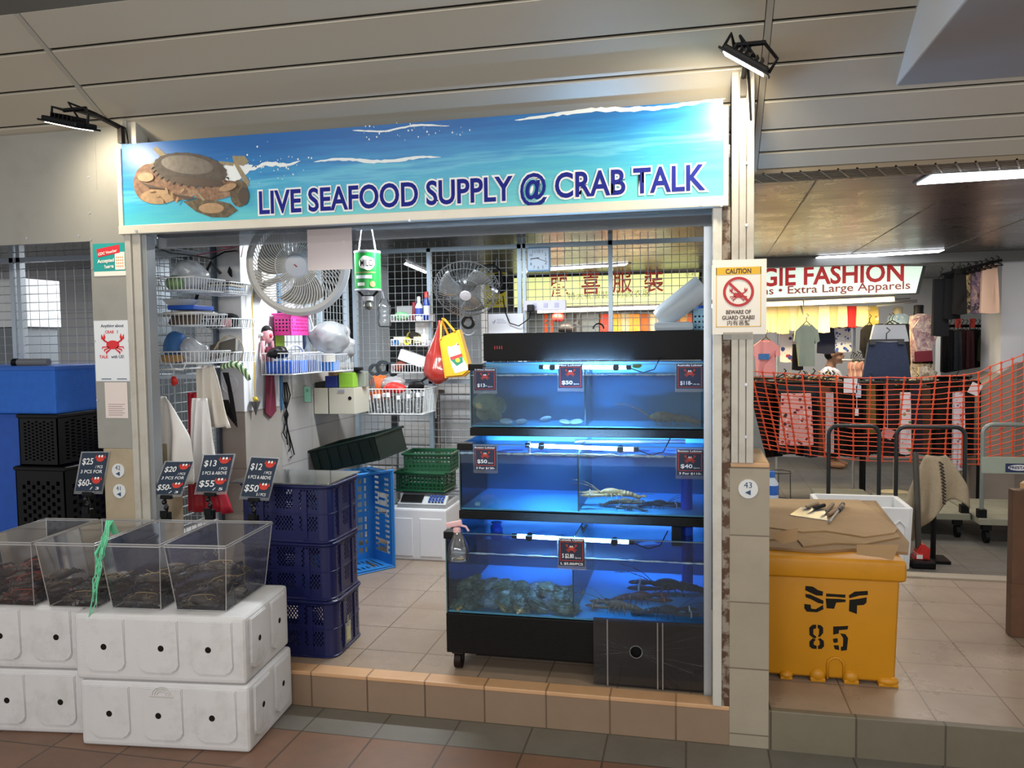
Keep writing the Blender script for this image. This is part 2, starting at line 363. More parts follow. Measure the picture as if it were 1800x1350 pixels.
S('trim_8', M().bx(.082, .116, YF-.006, YF+.075, ZK+.004, 2.092, .003), m_frame2, 'cream door jamb right of the fish tanks', 'jamb')
S('trim_9', M().bx(.117, .147, YF+.002, YF+.07, ZK, 2.092), m_rust, 'rust eaten steel strip between jamb and tiled pillar', 'jamb')
S('trim_10', M().bx(.05, .08, YF+.09, YF+.13, ZK, 2.092), m_alu, 'bare aluminium upright behind the right jamb', 'jamb')
a = M(); a.bx(-2.662, -2.468, YF-.004, YF+.02, 1.128, 2.578, .002)
a.mi(1)
for z in (1.35, 1.62, 1.95, 2.08, 2.2, 2.36): a.cyl((-2.655, YF-.007, z), (-2.655, YF-.003, z), .005, n=8); a.cyl((-2.478, YF-.007, z), (-2.478, YF-.003, z), .005, n=8)
S('wall_panel_left', a, [m_greymetal, m_alu], 'grey sheet metal panel left of the stall opening with stickers on it', 'panel')
a = M(); a.bx(-2.470, -2.440, YF-.02, YF+.06, .35, 2.60, .003); a.bx(-2.440, -2.398, YF-.01, YF+.07, ZK, 2.60, .003)
S('trim_11', a, m_frame, 'cream metal corner post left of the sign', 'post')
S('trim_12', M().bx(-2.398, -2.374, YF+.0, YF+.06, ZK, 2.092, .002), mat('8e9294', .4, .4), 'grey aluminium jamb left of the stall opening', 'jamb')
S('wall_pillar_left', M().bx(-2.63, -2.444, YF-.012, YF+.3, 0, 1.128, .004), mat('a89a82', .5, var=.05, dirt='8c7c62', dscale=6), 'low beige pillar carrying the number 42 and 41 plates', 'pillar')
a = M(); a.bx(-7, -2.61, YF-.002, YF+.02, 2.072, 2.574, .002); a.bx(-2.625, -2.612, YF-.006, YF, 2.3, 2.53); a.mi(1)
for x in (-3.4, -3.0, -2.72): a.cyl((x, YF-.004, 2.1), (x, YF, 2.1), .006, n=8)
S('wall_panel_far_left', a, [m_greymetal, m_alu], 'plain grey sheet metal fascia of the neighbouring stall', 'panel')
S('trim_13', M().bx(-2.650, -2.612, YF+.03, YF+.06, 2.09, 2.574), m_dark, 'dark gap between the two sheet metal panels', 'gap')

# sloped ceiling, flat ceiling, vent and bulkhead
def cz(Y): return 2.58-.6*(Y-YF)
ys = [2.69, 2.845, 3.005, 3.165, 3.315, 3.45, 3.556, 3.645]
a = M()
nn = V((0, .6, 1)).normalized()
for X0, X1, sh in ((-7, -2.545, .0), (-2.52, .252, 0), (.278, 7, 0)):
    for y0, y1 in zip(ys, ys[1:]):
        y1 -= .012
        p = [V((X0, y0, cz(y0))), V((X1, y0, cz(y0))), V((X1, y1, cz(y1))), V((X0, y1, cz(y1)))]
        a.hexa(p+[q+nn*.012 for q in p], .002, 1)
a.mi(1); p = [V((x, y, cz(y)+.03)) for x, y in ((-7, 2.6), (7, 2.6), (7, 3.66), (-7, 3.66))]; a.hexa(p+[q+nn*.01 for q in p])
S('ceiling_slope', a, [m_ceil, mat('7d786c', .6)], 'sloping ceiling of long beige metal panels above the sign', 'ceiling')
a = M()
for X in (-2.5325, .265):
    p = [V((x, y, cz(y)-.002)) for x, y in ((X-.011, 2.69), (X+.011, 2.69), (X+.011, 3.645), (X-.011, 3.645))]; a.hexa(p+[q+nn*.015 for q in p])
S('ceiling_joint', a, mat('aaa59a', .35, .2), 'narrow cover strips between the ceiling panels', 'ceiling')
S('ceiling_corridor', M().bx(-7, 7, -3, 2.70, 2.88, 2.95), m_ceil2, 'flat grey green ceiling of the walkway', 'ceiling')
a = M(); a.bx(.748, 6, 1.3, 3.279, 2.522, 2.56); a.mi(1); a.bx(.742, .752, 1.3, 3.283, 2.524, 2.88)
S('ceiling_bulkhead', a, [mat('a19e9b', .7), mat('dededd', .6)], 'boxed out grey bulkhead with a white side under the sloping ceiling', 'ceiling')
a = M(); YV0, YV1 = 3.645, 3.87
a.bx(.2, 7, YV0, YV0+.012, ZC-.003, ZC+.03); a.bx(.2, 7, YV1-.012, YV1, ZC-.003, ZC+.03)
for k in range(5): a.bx(.2, 7, YV0+.04+k*.037, YV0+.052+k*.037, ZC-.001, ZC+.004)
for k in range(60):
    x = .15+k*.075; p = [V((x, YV0, ZC-.003)), V((x+.008, YV0, ZC-.003)), V((x+.098, YV1, ZC-.003)), V((x+.09, YV1, ZC-.003))]; a.hexa(p+[q+V((0, 0, .005)) for q in p])
a.mi(1); a.bx(.2, 7, YV0, YV1, ZC+.03, ZC+.04)
S('ceiling_vent', a, [mat('8a7b62', .5), mat('2a2119', .8)], 'long brown grille running along the ceiling', 'vent')
m_shiny = tiles('777674', '706f6d', '464441', 0, 1, 30, .24, 0, .1, .006, .26, bump=.5)
m_shiny.node_tree.nodes['Principled BSDF'].inputs['Metallic'].default_value = .75
a = M(); a.bx(-7, 7, YV1, 12, ZC, ZC+.05); a.bx(-7, .2, 3.30, YV1, ZC, ZC+.05)
S('ceiling_flat', a, m_shiny, 'low ceiling of shiny metal strips behind the sign', 'ceiling')
a = M()
for x in (.55, 1.25, 1.95, 2.65): a.hexa([V((x, YV1, ZC-.003)), V((x+.006, YV1, ZC-.003)), V((x+.106, 8, ZC-.003)), V((x+.1, 8, ZC-.003)), V((x, YV1, ZC+.002)), V((x+.006, YV1, ZC+.002)), V((x+.106, 8, ZC+.002)), V((x+.1, 8, ZC+.002))])
S('ceiling_seam', a, mat('54524f', .4, .5), 'thin dark seams across the shiny ceiling', 'ceiling')

# left side of the stall: mesh, column, block wall, mesh above
S('wall_block_left', M().bx(XL-.12, XL, 4.38, YB+.04, ZK, 1.455), m_block, 'low wall of pale grey blocks along the left of the stall', 'wall')
a = M(); a.bx(XL-.18, XL, 4.0, 4.385, 1.225, ZC, .004)
S('wall_column_left', a, m_paint, 'white painted column on the left of the stall', 'column')
S('wall_column_base', M().bx(XL-.18, XL+.004, 3.996, 4.387, ZK, 1.225), tiles('a39c92', '9b948a', '857e74', 0, 2, 5, .31, 0, .29, .003, .5), 'beige tiled foot of the white column', 'column')
S('wall_low_left', M().bx(XB-.08, XB-.0, 3.25, 4.0, ZK, .62), m_block, 'low tiled wall below the mesh on the left', 'wall')
a = M(); a.wires((XB, 3.26, .62), (0, .74, 0), (0, 0, 1.66), 15, 34, .0022); a.mi(1)
a.bx(XB-.012, XB+.012, 3.965, 3.995, .62, ZC); a.bx(XB-.012, XB+.012, 3.26, 3.285, .62, ZC); a.bx(XB-.012, XB+.012, 3.26, 3.99, 2.18, 2.21)
O('mesh_panel', a, [m_meshw, mat('55606a', .4, .5)], None, 'welded wire mesh panel behind the wall baskets on the left', 'mesh panel')
a = M(); a.wires((XL-.03, 4.40, 1.457), (0, 1.04, 0), (0, 0, .80), 20, 16, .0022); a.mi(1)
for y in (4.385, 4.83, 5.0, 5.43): a.bx(XL-.045, XL-.015, y, y+.03, 1.456, ZC)
S('trim_14', M().bx(XL+.001, XL+.014, 4.392, 4.412, 1.2, ZC), mat('3f6f96', .4), 'blue edging strip beside the white column', 'trim')
O('mesh_panel', a, [m_meshw, mat('b9cad9', .4, .3)], None, 'wire mesh window panel above the low block wall', 'mesh panel')
# back mesh wall
a = M(); X0 = -2.36; X1 = .13
a.wires((X0, YB, ZK+.05), (X1-X0, 0, 0), (0, 0, 2.10), 49, 41, .0022); a.mi(1)
dv = [X0, aY(757, 600, YB).x, aY(913, 440, YB).x, aY(1073, 440, YB).x, X1-.03]
for x in dv[:1]+dv[2:]: a.bx(x-.014, x+.014, YB-.02, YB+.02, ZK, ZC)
a.bx(dv[1]-.014, dv[1]+.014, YB-.02, YB+.02, ZK, 2.25); a.bx(dv[2]+.025, dv[2]+.045, YB-.02, YB+.02, ZK, ZC)
a.bx(X0, X1, YB-.02, YB+.02, 2.225, 2.255); a.bx(X0, dv[2], YB-.02, YB+.02, 1.30, 1.325)
O('mesh_wall', a, [m_meshw, mat('9fb0be', .4, .35)], None, 'wire mesh wall with grey frame closing the back of the stall', 'mesh wall')

# behind the mesh: corridor, shutters; neighbour room
m_shut = stripes('4a5053', '5d6467', 2, .075, .5, .35)
S('wall_shutter_back', M().bx(-7, -1.0, 9.0, 9.1, 0, ZC), m_shut, 'dark grey roller shutters across the back corridor', 'shutter')
S('wall_neighbour_back', M().bx(-7, -3.4, 6.4, 6.5, 0, ZC), tiles('a9aaaa', 'a3a4a4', '8b8c8c', 0, 2, .3, .3, 0, .1, .003, .5), 'pale tiled back wall of the neighbouring stall', 'wall')
S('wall_neighbour_pillar', M().bx(-4.15, -3.9, 5.5, 5.8, 0, ZC), mat('3d4449', .6, var=.1), 'dark pillar in the neighbouring stall', 'pillar')
S('wall_neighbour_side', M().bx(-3.35, -3.15, 6.2, 6.5, 0, ZC), mat('c8ccd0', .6), 'pale pillar seen through the left mesh', 'pillar')
S('wall_back_post', M().bx(-3.05, -2.80, 7.0, 7.25, 0, ZC), mat('b9c2cb', .5), 'pale blue grey pillar in the back corridor', 'pillar')
S('wall_back_pillar', M().bx(aY(868, 520, 7.8).x-.30, aY(868, 520, 7.8).x-.08, 7.6, 7.85, 0, ZC), mat('b6bcc2', .5), 'pale pillar behind the cage fan', 'pillar')
S('wall_shop_back', M().bx(-1.2, 6, 11.0, 11.1, 0, 2.6), mat('b9b7b4', .7), 'white back wall of the clothes shop', 'wall')
S('wall_shop_side', M().bx(-1.25, -1.15, 9.1, 11, 0, 2.3), mat('8f9294', .7), 'grey side wall of the clothes shop', 'wall')
# neighbour mesh front
a = M(); yN = 4.15; xa = aY(-40, 550, yN).x
a.wires((xa, yN, 1.0), (-2.62-xa, 0, 0), (0, 0, 1.22), 26, 24, .0022); a.wires((xa, yN, .3), (-2.62-xa, 0, 0), (0, 0, .7), 26, 14, .0018); a.mi(1)
for u in (30, 42): x = aY(u, 600, yN).x; a.bx(x-.014, x+.014, yN-.02, yN+.02, .2, ZC)
zt = aY(100, 455, yN).z; zm = aY(130, 662, yN).z; a.bx(xa, -2.62, yN-.02, yN+.02, zt-.014, zt+.014); a.bx(xa, -2.62, yN-.02, yN+.02, zm-.014, zm+.014)
O('mesh_wall', a, [m_meshw, mat('aeb8c0', .4, .35)], None, 'wire mesh wall of the neighbouring stall at the far left', 'mesh wall')

# column on the right behind the barrier
yc = 7.9
x0 = aY(1762, 450, yc).x; x1 = aY(1786, 600, yc).x
S('wall_column_right', M().bx(x0, x0+.9, yc, yc+.5, 0, ZC), mat('cfd2d6', .6, var=.02), 'tall white column beside the clothes shop', 'column')
p0, p1 = aY(1722, 682, yc-.03), aY(1788, 637, yc-.03)
a = M(); a.poly([(p0.x, yc-.03, 0), (3.6, yc-.03, 0), (3.6, yc-.03, p1.z), (p1.x, yc-.03, p1.z), (p0.x, yc-.03, p0.z)], (0, .5, 0)); a.mi(1); a.bx(p1.x, 3.6, yc-.034, yc-.028, 0, p1.z)
S('wall_column_foot', a, [mat('9a8d80', .6, var=.04), mat('84776b', .6)], 'brown tiled foot of the white column with a slanted top', 'column')
S('ceiling_beam', M().bx(.3, 3.6, 7.62, 7.75, aY(1480, 466, 7.62).z, ZC), mat('5a5b5a', .5), 'dark beam above the shop sign', 'beam')
# ================================================================ SIGN, LAMPS, STICKERS
def sign_print():
    m = bpy.data.materials.new('sea_print'); m.use_nodes = True; nt = m.node_tree; N = nt.nodes; L = nt.links; p = N['Principled BSDF']; p.inputs['Roughness'].default_value = .4
    tc = N.new('ShaderNodeTexCoord'); s = N.new('ShaderNodeSeparateXYZ'); L.new(tc.outputs['Object'], s.inputs[0])
    cb = N.new('ShaderNodeCombineXYZ'); mu = N.new('ShaderNodeMath'); mu.operation = 'MULTIPLY'; mu.inputs[1].default_value = 14; L.new(s.outputs[2], mu.inputs[0]); L.new(s.outputs[0], cb.inputs[0]); L.new(mu.outputs[0], cb.inputs[1])
    n = N.new('ShaderNodeTexNoise'); n.inputs['Scale'].default_value = 2.6; n.inputs['Detail'].default_value = 5; n.inputs['Roughness'].default_value = .55; L.new(cb.outputs[0], n.inputs['Vector'])
    mr = N.new('ShaderNodeMapRange'); mr.inputs[1].default_value = 0; mr.inputs[2].default_value = .37; L.new(s.outputs[2], mr.inputs[0])
    m1 = N.new('ShaderNodeMath'); m1.operation = 'MULTIPLY_ADD'; m1.inputs[1].default_value = .55; L.new(n.outputs['Fac'], m1.inputs[0]); L.new(mr.outputs[0], m1.inputs[2])
    xr = N.new('ShaderNodeMath'); xr.operation = 'MULTIPLY_ADD'; xr.inputs[1].default_value = -.10; L.new(s.outputs[0], xr.inputs[0]); L.new(m1.outputs[0], xr.inputs[2])
    cr = N.new('ShaderNodeValToRGB'); e = cr.color_ramp.elements; e[0].position = .28; e[0].color = lin('67cbd2'); e[1].position = 1.0; e[1].color = lin('1763ad')
    for q, c in ((.45, '4fbccf'), (.60, '3aa7d2'), (.64, '5fbbdc'), (.74, '2f92cc'), (.86, '1f77bd')):
        k = e.new(q); k.color = lin(c)
    mr2 = N.new('ShaderNodeMath'); mr2.operation = 'MULTIPLY'; mr2.inputs[1].default_value = .78; L.new(xr.outputs[0], mr2.inputs[0]); L.new(mr2.outputs[0], cr.inputs[0]); L.new(cr.outputs[0], p.inputs['Base Color']); return m
YS = 3.165
def fan_out(a, step):
    """letters that overlap each other sit on their own thin layers"""
    a.b.verts.ensure_lookup_table(); seen = set(); k = 0
    for v in a.b.verts:
        if v.index in seen or v in seen: continue
        st = [v]; isl = []
        while st:
            q_ = st.pop()
            if q_ in seen: continue
            seen.add(q_); isl.append(q_); st += [e.other_vert(q_) for e in q_.link_edges]
        for q_ in isl: q_.co.y -= step*(k % 5)
        k += 1
t = T('shop_sign', 'long blue sea themed shop sign lettered LIVE SEAFOOD SUPPLY above the stall', 'sign', ((-2.485+.138)/2, YS, 2.092))
a = M(); x0, x1 = -2.485, .138
a.bx(x0, x1, YS-.012, YS+.03, 2.092, 2.130, .003); a.bx(x0, x0+.022, YS-.008, YS+.03, 2.13, 2.47, .002); a.bx(x1-.02, x1, YS-.008, YS+.03, 2.13, 2.46, .002); a.bx(x0, x1, YS+.03, YS+.12, 2.10, 2.125)
O('frame', a, mat('d9d5c8', .4, .1, var=.03, dirt='a39a86', damt=.3), t)
a = M(); a.bx(x0+.022, x1-.02, YS, YS+.012, 2.13, 2.488)
panel = O('panel', a, sign_print(), t)
zb0, zb1 = aY(457, 376, YS), aY(1240, 333, YS); xd = zb1-zb0; hh = .094
for off, lift, nm, mc, h_ in ((.075, .002, 'letter_outline', mat('f1f3f6', .5), hh), (.020, .004, 'lettering', mat('0c1c86', .85), hh)):
    a = M(); a.text('LIVE SEAFOOD SUPPLY @ CRAB TALK', zb0+V((0, -.001, 0)), h_, xd, w=xd.length*(1.0 if off < .05 else 1.012), off=off, lift=lift, res=4)
    if off > .05:
        for v in a.b.verts: v.co.x -= .008
    fan_out(a, .00012 if off > .05 else .00002); O(nm, a, mc, panel)
# printed crab and foam on the sign
def q(x, y): return aY(x, y, YS-.001)
a = M(); nb = [0]
def blob(m_, pts, k):
    nb[0] += 1; a.mi(m_); a.poly([q(*p)+V((0, -.0002*nb[0], 0)) for p in pts], (0, .0001, 0))
def oval(cx, cy, rx, ry, n=26, tilt=0, jag=0):
    o = []
    for i in range(n):
        th = 2*math.pi*i/n; rr = 1+(jag*(i % 2)); x, y = rx*math.cos(th)*rr, ry*math.sin(th)*rr
        o.append((cx+x*math.cos(tilt)-y*math.sin(tilt), cy+x*math.sin(tilt)+y*math.cos(tilt)))
    return o
blob(4, [(248, 288), (290, 292), (345, 300), (415, 287), (445, 290), (436, 304), (418, 318), (380, 330), (244, 312)], .5)
blob(3, [(268, 262), (276, 258), (298, 276), (290, 283)], 1); blob(3, [(262, 290), (285, 275), (300, 280), (280, 296)], 1)
blob(3, [(408, 274), (430, 274), (438, 284), (428, 292), (412, 288)], 2); blob(3, [(384, 283), (412, 286), (410, 292), (386, 289)], 1)
blob(3, [(411, 287), (417, 285), (438, 318), (437, 328), (430, 322)], 2)
blob(1, oval(262, 322, 27, 34), 1); blob(1, oval(295, 333, 55, 21), 1); blob(5, oval(278, 346, 30, 13), 2); blob(1, oval(383, 335, 42, 16, tilt=-.2), 1)
blob(2, oval(421, 340, 16, 24), 1); blob(2, [(322, 354), (352, 350), (380, 352), (405, 358), (418, 370), (400, 382), (372, 382), (345, 372)], 2); blob(5, oval(372, 366, 22, 9), 3)
blob(3, [(343, 336), (350, 340), (362, 352), (357, 353)], 3)
blob(0, oval(335, 298, 66, 29, 44, .14, -.03), 3); blob(6, oval(330, 290, 46, 16, 24, .12), 4); blob(7, oval(348, 320, 45, 7, 30, .1, .2), 5)
for i in range(15): th_ = math.pi*(.06+.88*i/14); x_, y_ = 335+67*math.cos(th_)*math.cos(.14)-29*math.sin(th_)*math.sin(.14), 298+67*math.cos(th_)*math.sin(.14)+29*math.sin(th_)*math.cos(.14); blob(7, [(x_-3.5, y_-2), (x_+3.5, y_-1), (x_+math.cos(th_)*4, y_+4.5)], 5)
blob(7, [(300, 340), (330, 352), (352, 349), (330, 345)], 5); blob(7, [(245, 318), (262, 330), (300, 334), (262, 325)], 5); blob(7, oval(430, 345, 9, 16), 4); blob(5, oval(402, 330, 16, 6, tilt=-.3), 5); blob(5, oval(258, 312, 14, 8), 5)
for i in range(7): blob(5, oval(268+i*9, 336+(i % 3)*8, 6, 2.2, 8, .4*i), 4)
O('printed_crab', a, [mat('554d47', .7, var=.3, vscale=45), mat('836450', .7, var=.45, vscale=60, dirt='b59c80', dscale=22, damt=.8), mat('5f5341', .7, var=.45, vscale=60, dirt='8f8468', dscale=26, damt=.8), mat('958a70', .7, var=.2, vscale=50), mat('e6eef2', .6), mat('a98a68', .5, var=.2, vscale=50), mat('6d665f', .5, var=.2, vscale=50), mat('4a3a30', .5)], panel)
def foam(x0_, y0_, x1_, y1_, th, n, sd):
    rnd = random.Random(sd); up = []; lo = []
    for i in range(n+1):
        k = i/n; e = math.sin(math.pi*min(1, k*1.02)) ** .4; yy = y0_+(y1_-y0_)*k+3*math.sin(k*9+sd); up.append((x0_+(x1_-x0_)*k, yy-th*e*rnd.uniform(.3, .7))); lo.append((x0_+(x1_-x0_)*k, yy+th*e*rnd.uniform(.2, .7)+.6))
    a = M(); a.poly([q(*p)+V((0, -.0004, 0)) for p in up+lo[::-1]], (0, .0006, 0)); O('printed_foam', a, mat('eaf3f6', .6), panel)
foam(552, 284, 775, 278, 5, 36, 3); foam(620, 232, 790, 218, 3, 24, 5); foam(905, 208, 1275, 176, 7, 44, 8); foam(430, 296, 528, 284, 7, 16, 1)
rnd = random.Random(4); a = M()
for i in range(70):
    x, y = (rnd.gauss(480, 40), rnd.gauss(292, 17)) if i < 40 else (rnd.gauss(700, 50), rnd.gauss(232, 7)); r_ = rnd.uniform(.5, 1.6); a.poly([q(*p)+V((0, -.0004, 0)) for p in oval(x, y, r_, r_*1.3, 6)], (0, .0006, 0))
O('printed_droplets', a, mat('eaf3f6', .6), panel, kind='stuff')
for u, v in ((243, 407), (722, 388), (1232, 361), (1268, 362)): c = q(u, v); O('screw', M().cyl((c.x, YS-.017, c.z), (c.x, YS-.011, c.z), .006, n=8), m_alu, t)

def floodlight(c, right, tiltm, post, lab, spot_to, power):
    t = T('floodlight', lab, 'floodlight', c)
    w_, d_, h_ = .17, .12, .024
    L2 = lambda p: V(c)+tiltm @ V(p)
    a = M(); a.box(c, (w_, d_, h_), tiltm, .005)
    for i in range(6): a.box(L2((-.05+i*.02, 0, .02)), (.004, d_*.8, .018), tiltm)
    a.box(L2((0, 0, -.008)), (w_+.02, d_+.02, .008), tiltm, .002)
    O('housing', a, m_black, t)
    a = M(); a.box(L2((0, 0, -.0135)), (w_-.02, d_-.02, .004), tiltm); O('lens', a, mat('fff4dc', .4, emit=14), t)
    a = M(); up = V(c)+V((.012, .02, .06))
    for sx in (-1, 1): a.tube([L2((sx*(w_/2+.004), 0, 0)), L2((sx*(w_/2+.004), 0, .05)), up+V((sx*.05, 0, 0))], .006, 6)
    a.tube([up+V((-.055, 0, 0)), up+V((.055, 0, 0))], .009, 6); O('bracket', a, m_black, t)
    a = M(); a.tube([up, up*.5+V(post)*.5+V((0, 0, .01)), V(post)], .010, 6); a.box(V(post)+V((0,0,-.03)), (.02, .03, .07)); O('arm', a, mat('2a2522', .5, .3), t)
    a = M(); a.tube([L2((.03, .02, .02)), up+V((-.03, 0, .03)), up*.6+V(post)*.4+V((0, 0, .02)), V(post)+V((.02, .0, .0)), V(post)+V((.03, .02, -.15))], .005, 6); O('cable', a, m_black, t)
    l = bpy.data.lights.new('floodlight_beam', 'SPOT'); l.energy = power; l.color = (1, .86, .62); l.spot_size = R(150); l.spot_blend = .8; l.shadow_soft_size = .05
    o = bpy.data.objects.new('floodlight_beam', l); COL.objects.link(o); p = L2((0, 0, -.03)); o.location = p
    o.rotation_euler = (V(spot_to)-p).to_track_quat('-Z', 'Y').to_euler()
floodlight(aY(122, 216, 2.93), 0, MX((R(8), R(14), 0)), (-2.455, YF-.03, 2.555), 'black floodlight on a bent arm at the far left top of the sign', (-2.42, 3.2, 2.25), 9)
floodlight(aY(1311, 106, 2.90), 1, MX((R(13), R(33), R(0))), (.19, YF-.03, 2.555), 'black tilted floodlight on top of the corner post right of the sign', (.02, 3.2, 2.25), 20)

# stickers and posters
def sheetp(name, lab, cat, u0, v0, u1, v1, Y, matc, th=.0015):
    p, q_ = aY(u0, v0, Y), aY(u1, v1, Y); t = T(name, lab, cat, ((p.x+q_.x)/2, Y, q_.z)); a = M(); a.bx(p.x, q_.x, Y-th, Y, q_.z, p.z); O('sheet', a, matc, t); return t, p, q_
Yp = YF-.0045
t, p, q_ = sheetp('voucher_poster', 'teal and red voucher poster on the left metal panel', 'poster', 163, 429, 222, 484, Yp, mat('1f9a98', .5))
a = M(); W = q_.x-p.x; H = p.z-q_.z; Yq = Yp-.002
def rect(a, x0, z0, x1, z1, lift=0): a.bx(p.x+W*x0, p.x+W*x1, Yq-.0006-lift, Yq-lift, p.z-H*z1, p.z-H*z0)
a.mi(0); a.poly([V((p.x+W*x, Yq-.001, p.z-H*z)) for x, z in ((.12, .17), (.82, .05), (.84, .30), (.15, .42))], (0, .0008, 0)); a.mi(1); rect(a, .02, .86, 1, 1); rect(a, .68, .28, .98, .82)
a.mi(1); a.text('CDC Voucher', V((p.x+W*.17, Yq-.002, p.z-H*.37)), .012, (1, 0, .16), w=W*.60, off=.03); a.text('Accepted', V((p.x+W*.14, Yq-.002, p.z-H*.60)), .016, (1, 0, .06), w=W*.52, off=.03); a.text('here', V((p.x+W*.36, Yq-.002, p.z-H*.77)), .016, (1, 0, .06), w=W*.28, off=.03)
a.mi(2)
for i in range(4):
    for j in range(4): rect(a, .72+i*.06, .42+j*.09, .75+i*.06, .46+j*.09, .001)
O('print', a, [mat('d32a38', .5), mat('f4efe6', .6), mat('e59a5c', .6)], t)
t, p, q_ = sheetp('crab_poster', 'white poster with a red crab reading Anything about CRAB', 'poster', 165, 564, 234, 670, Yp, mat('dfe5ec', .4))
W = q_.x-p.x; H = p.z-q_.z
a = M(); a.mi(0)
a.text('Anything about', V((p.x+W*.5, Yq, p.z-H*.11)), .0135, w=None, align='CENTER', off=.02); a.text('with US!', V((p.x+W*.44, Yq, p.z-H*.62)), .0135, off=.02)
a.mi(1); a.text('CRAB', V((p.x+W*.30, Yq, p.z-H*.21)), .0125, off=.03); a.text('TALK', V((p.x+W*.12, Yq, p.z-H*.62)), .0135, off=.03)
a.mi(0); a.text('?', V((p.x+W*.62, Yq, p.z-H*.21)), .0125, off=.03)
def crabmark(a, cx, cz_, s, Y, eyes=True, i0=0, i1=1, i2=2):
    a.mi(i0); P = lambda pts: a.poly([V((cx+s*x, Y, cz_+s*z)) for x, z in pts], (0, -.0008, 0))
    P([(.55*math.cos(k*.4), .33*math.sin(k*.4)) for k in range(16)])
    for sx in (-1, 1):
        P([(sx*.45, .1), (sx*.8, .3), (sx*.75, .42), (sx*.4, .22)]); P([(sx*.72, .3), (sx*.98, .45), (sx*.95, .8), (sx*.8, .55), (sx*.7, .85), (sx*.6, .55)])
        for k in range(3): P([(sx*(.4-.1*k), -.1-.08*k), (sx*(.9-.13*k), -.12-.2*k), (sx*(.95-.2*k), -.34-.2*k), (sx*(.82-.16*k), -.2-.2*k), (sx*(.36-.1*k), -.2-.06*k)])
    if eyes:
        for sx in (-1, 1):
            a.mi(i1); a.poly([V((cx+s*(sx*.16+.15*math.cos(k*.7)), Y-.001, cz_+s*(.36+.15*math.sin(k*.7)))) for k in range(9)], (0, -.0008, 0))
            a.mi(i2); a.poly([V((cx+s*(sx*.14+.06*math.cos(k*.9)), Y-.002, cz_+s*(.36+.06*math.sin(k*.9)))) for k in range(7)], (0, -.0008, 0))
crabmark(a, p.x+W*.5, p.z-H*.40, W*.32, Yq, False, 1)
a.mi(2)
for k in range(2): a.bx(p.x+W*(.16+.42*k), p.x+W*(.42+.42*k), Yq-.001, Yq, p.z-H*.97, p.z-H*.955)
O('print', a, [mat('2c3150', .5), mat('d3242c', .5), mat('55607a', .5)], t)
t, p, q_ = sheetp('notice_paper', 'small white paper notice with faint lines below the crab poster', 'notice', 184, 672, 226, 735, Yp, mat('ded3cf', .6)); W = q_.x-p.x; H = p.z-q_.z
a = M()
for k in range(6): a.bx(p.x+W*.14, p.x+W*(.86-.1*(k % 2)), Yq-.001, Yq, p.z-H*(.62+.06*k), p.z-H*(.605+.06*k))
O('print', a, mat('a88f90', .6), t)
def disc(u, v, txt, lab, Y):
    c = aY(u, v, Y); t = T('number_plate', lab, 'number plate', c-V((0, 0, .034))); r_ = .0365 if txt == '43' else .032
    a = M(); a.cyl(c+V((0, 0, 0)), c+V((0, -.006, 0)), r_, n=32); O('disc', a, mat('d5d9db', .4), t)
    a = M(); a.text(txt, c+V((0, -.007, .004)), r_*.62, align='CENTER'); a.poly([c+V((-.012, -.0075, -.014)), c+V((.009, -.0075, -.004)), c+V((.009, -.0075, -.024))], (0, .0005, 0)); O('numeral', a, mat('24436b', .5), t)
disc(209, 827, '42', 'upper round white plate on the low left pillar, reading 42', YF-.012); disc(211, 863, '41', 'lower round white plate on the low left pillar, reading 41', YF-.012); disc(1315, 859, '43', 'round white number plate on the tiled pillar below the caution sign', YF)
# scrap block on the left pillar
c = aY(215, 792, 3.2); a = M(); a.box((c.x, 3.235, 1.128+.026), (.105, .08, .05), R(4), .004); a.mi(1); a.box((c.x, 3.235, 1.128+.054), (.09, .06, .006), R(-4))
a.mi(2)
for i in range(9): a.box((c.x-.04+.01*i, 3.195, 1.14+.028*random.random()), (.006, .012, .006), R(4))
O('wood_block', a, [mat('8a6238', .7, var=.3, vscale=40), mat('d9a765', .6), mat('2a1c10', .7)], None, 'scrap of holed brown wood on top of the low number pillar', 'wood block')
# caution board
Yc = YF-.014
t, p, q_ = sheetp('caution_sign', 'white and yellow CAUTION board taped to the corner post', 'sign', 1252, 458, 1347, 587, Yc, mat('e9e5dc', .35), .004); W = q_.x-p.x; H = p.z-q_.z; Yq = Yc-.0045
a = M(); a.mi(0)
bx0, bx1, bz0, bz1 = .07, .90, .10, .90
rect(a, bx0, bz0, bx1, .20)
for r_ in ((bx0, bz0, bx0+.012, bz1), (bx1-.012, bz0, bx1, bz1), (bx0, bz1-.01, bx1, bz1)): rect(a, *r_)
a.mi(1); a.text('CAUTION', V((p.x+W*.485, Yq-.001, p.z-H*.185)), .018, align='CENTER', w=W*.47, off=.03)
a.text('BEWARE OF', V((p.x+W*.485, Yq-.001, p.z-H*.725)), .0145, align='CENTER', w=W*.46, off=.03); a.text('GUARD CRABS!', V((p.x+W*.485, Yq-.001, p.z-H*.80)), .0145, align='CENTER', w=W*.60, off=.03); a.text('内有恶蟹', V((p.x+W*.485, Yq-.001, p.z-H*.875)), .015, align='CENTER', w=W*.42, off=.01)
c = V((p.x+W*.485, Yq, p.z-H*.43)); a.mi(2); crabmark(a, c.x, c.z-.012, W*.17, Yq-.0005, True, 2, 3, 1)
a.mi(2); n0 = 40; ro, ri = W*.285, W*.235
for k in range(n0):
    t0, t1 = 2*math.pi*k/n0, 2*math.pi*(k+1)/n0; a.poly([c+V((r_*math.cos(th), -.002, r_*math.sin(th))) for r_, th in ((ri, t0), (ro, t0), (ro, t1), (ri, t1))], (0, .0006, 0))
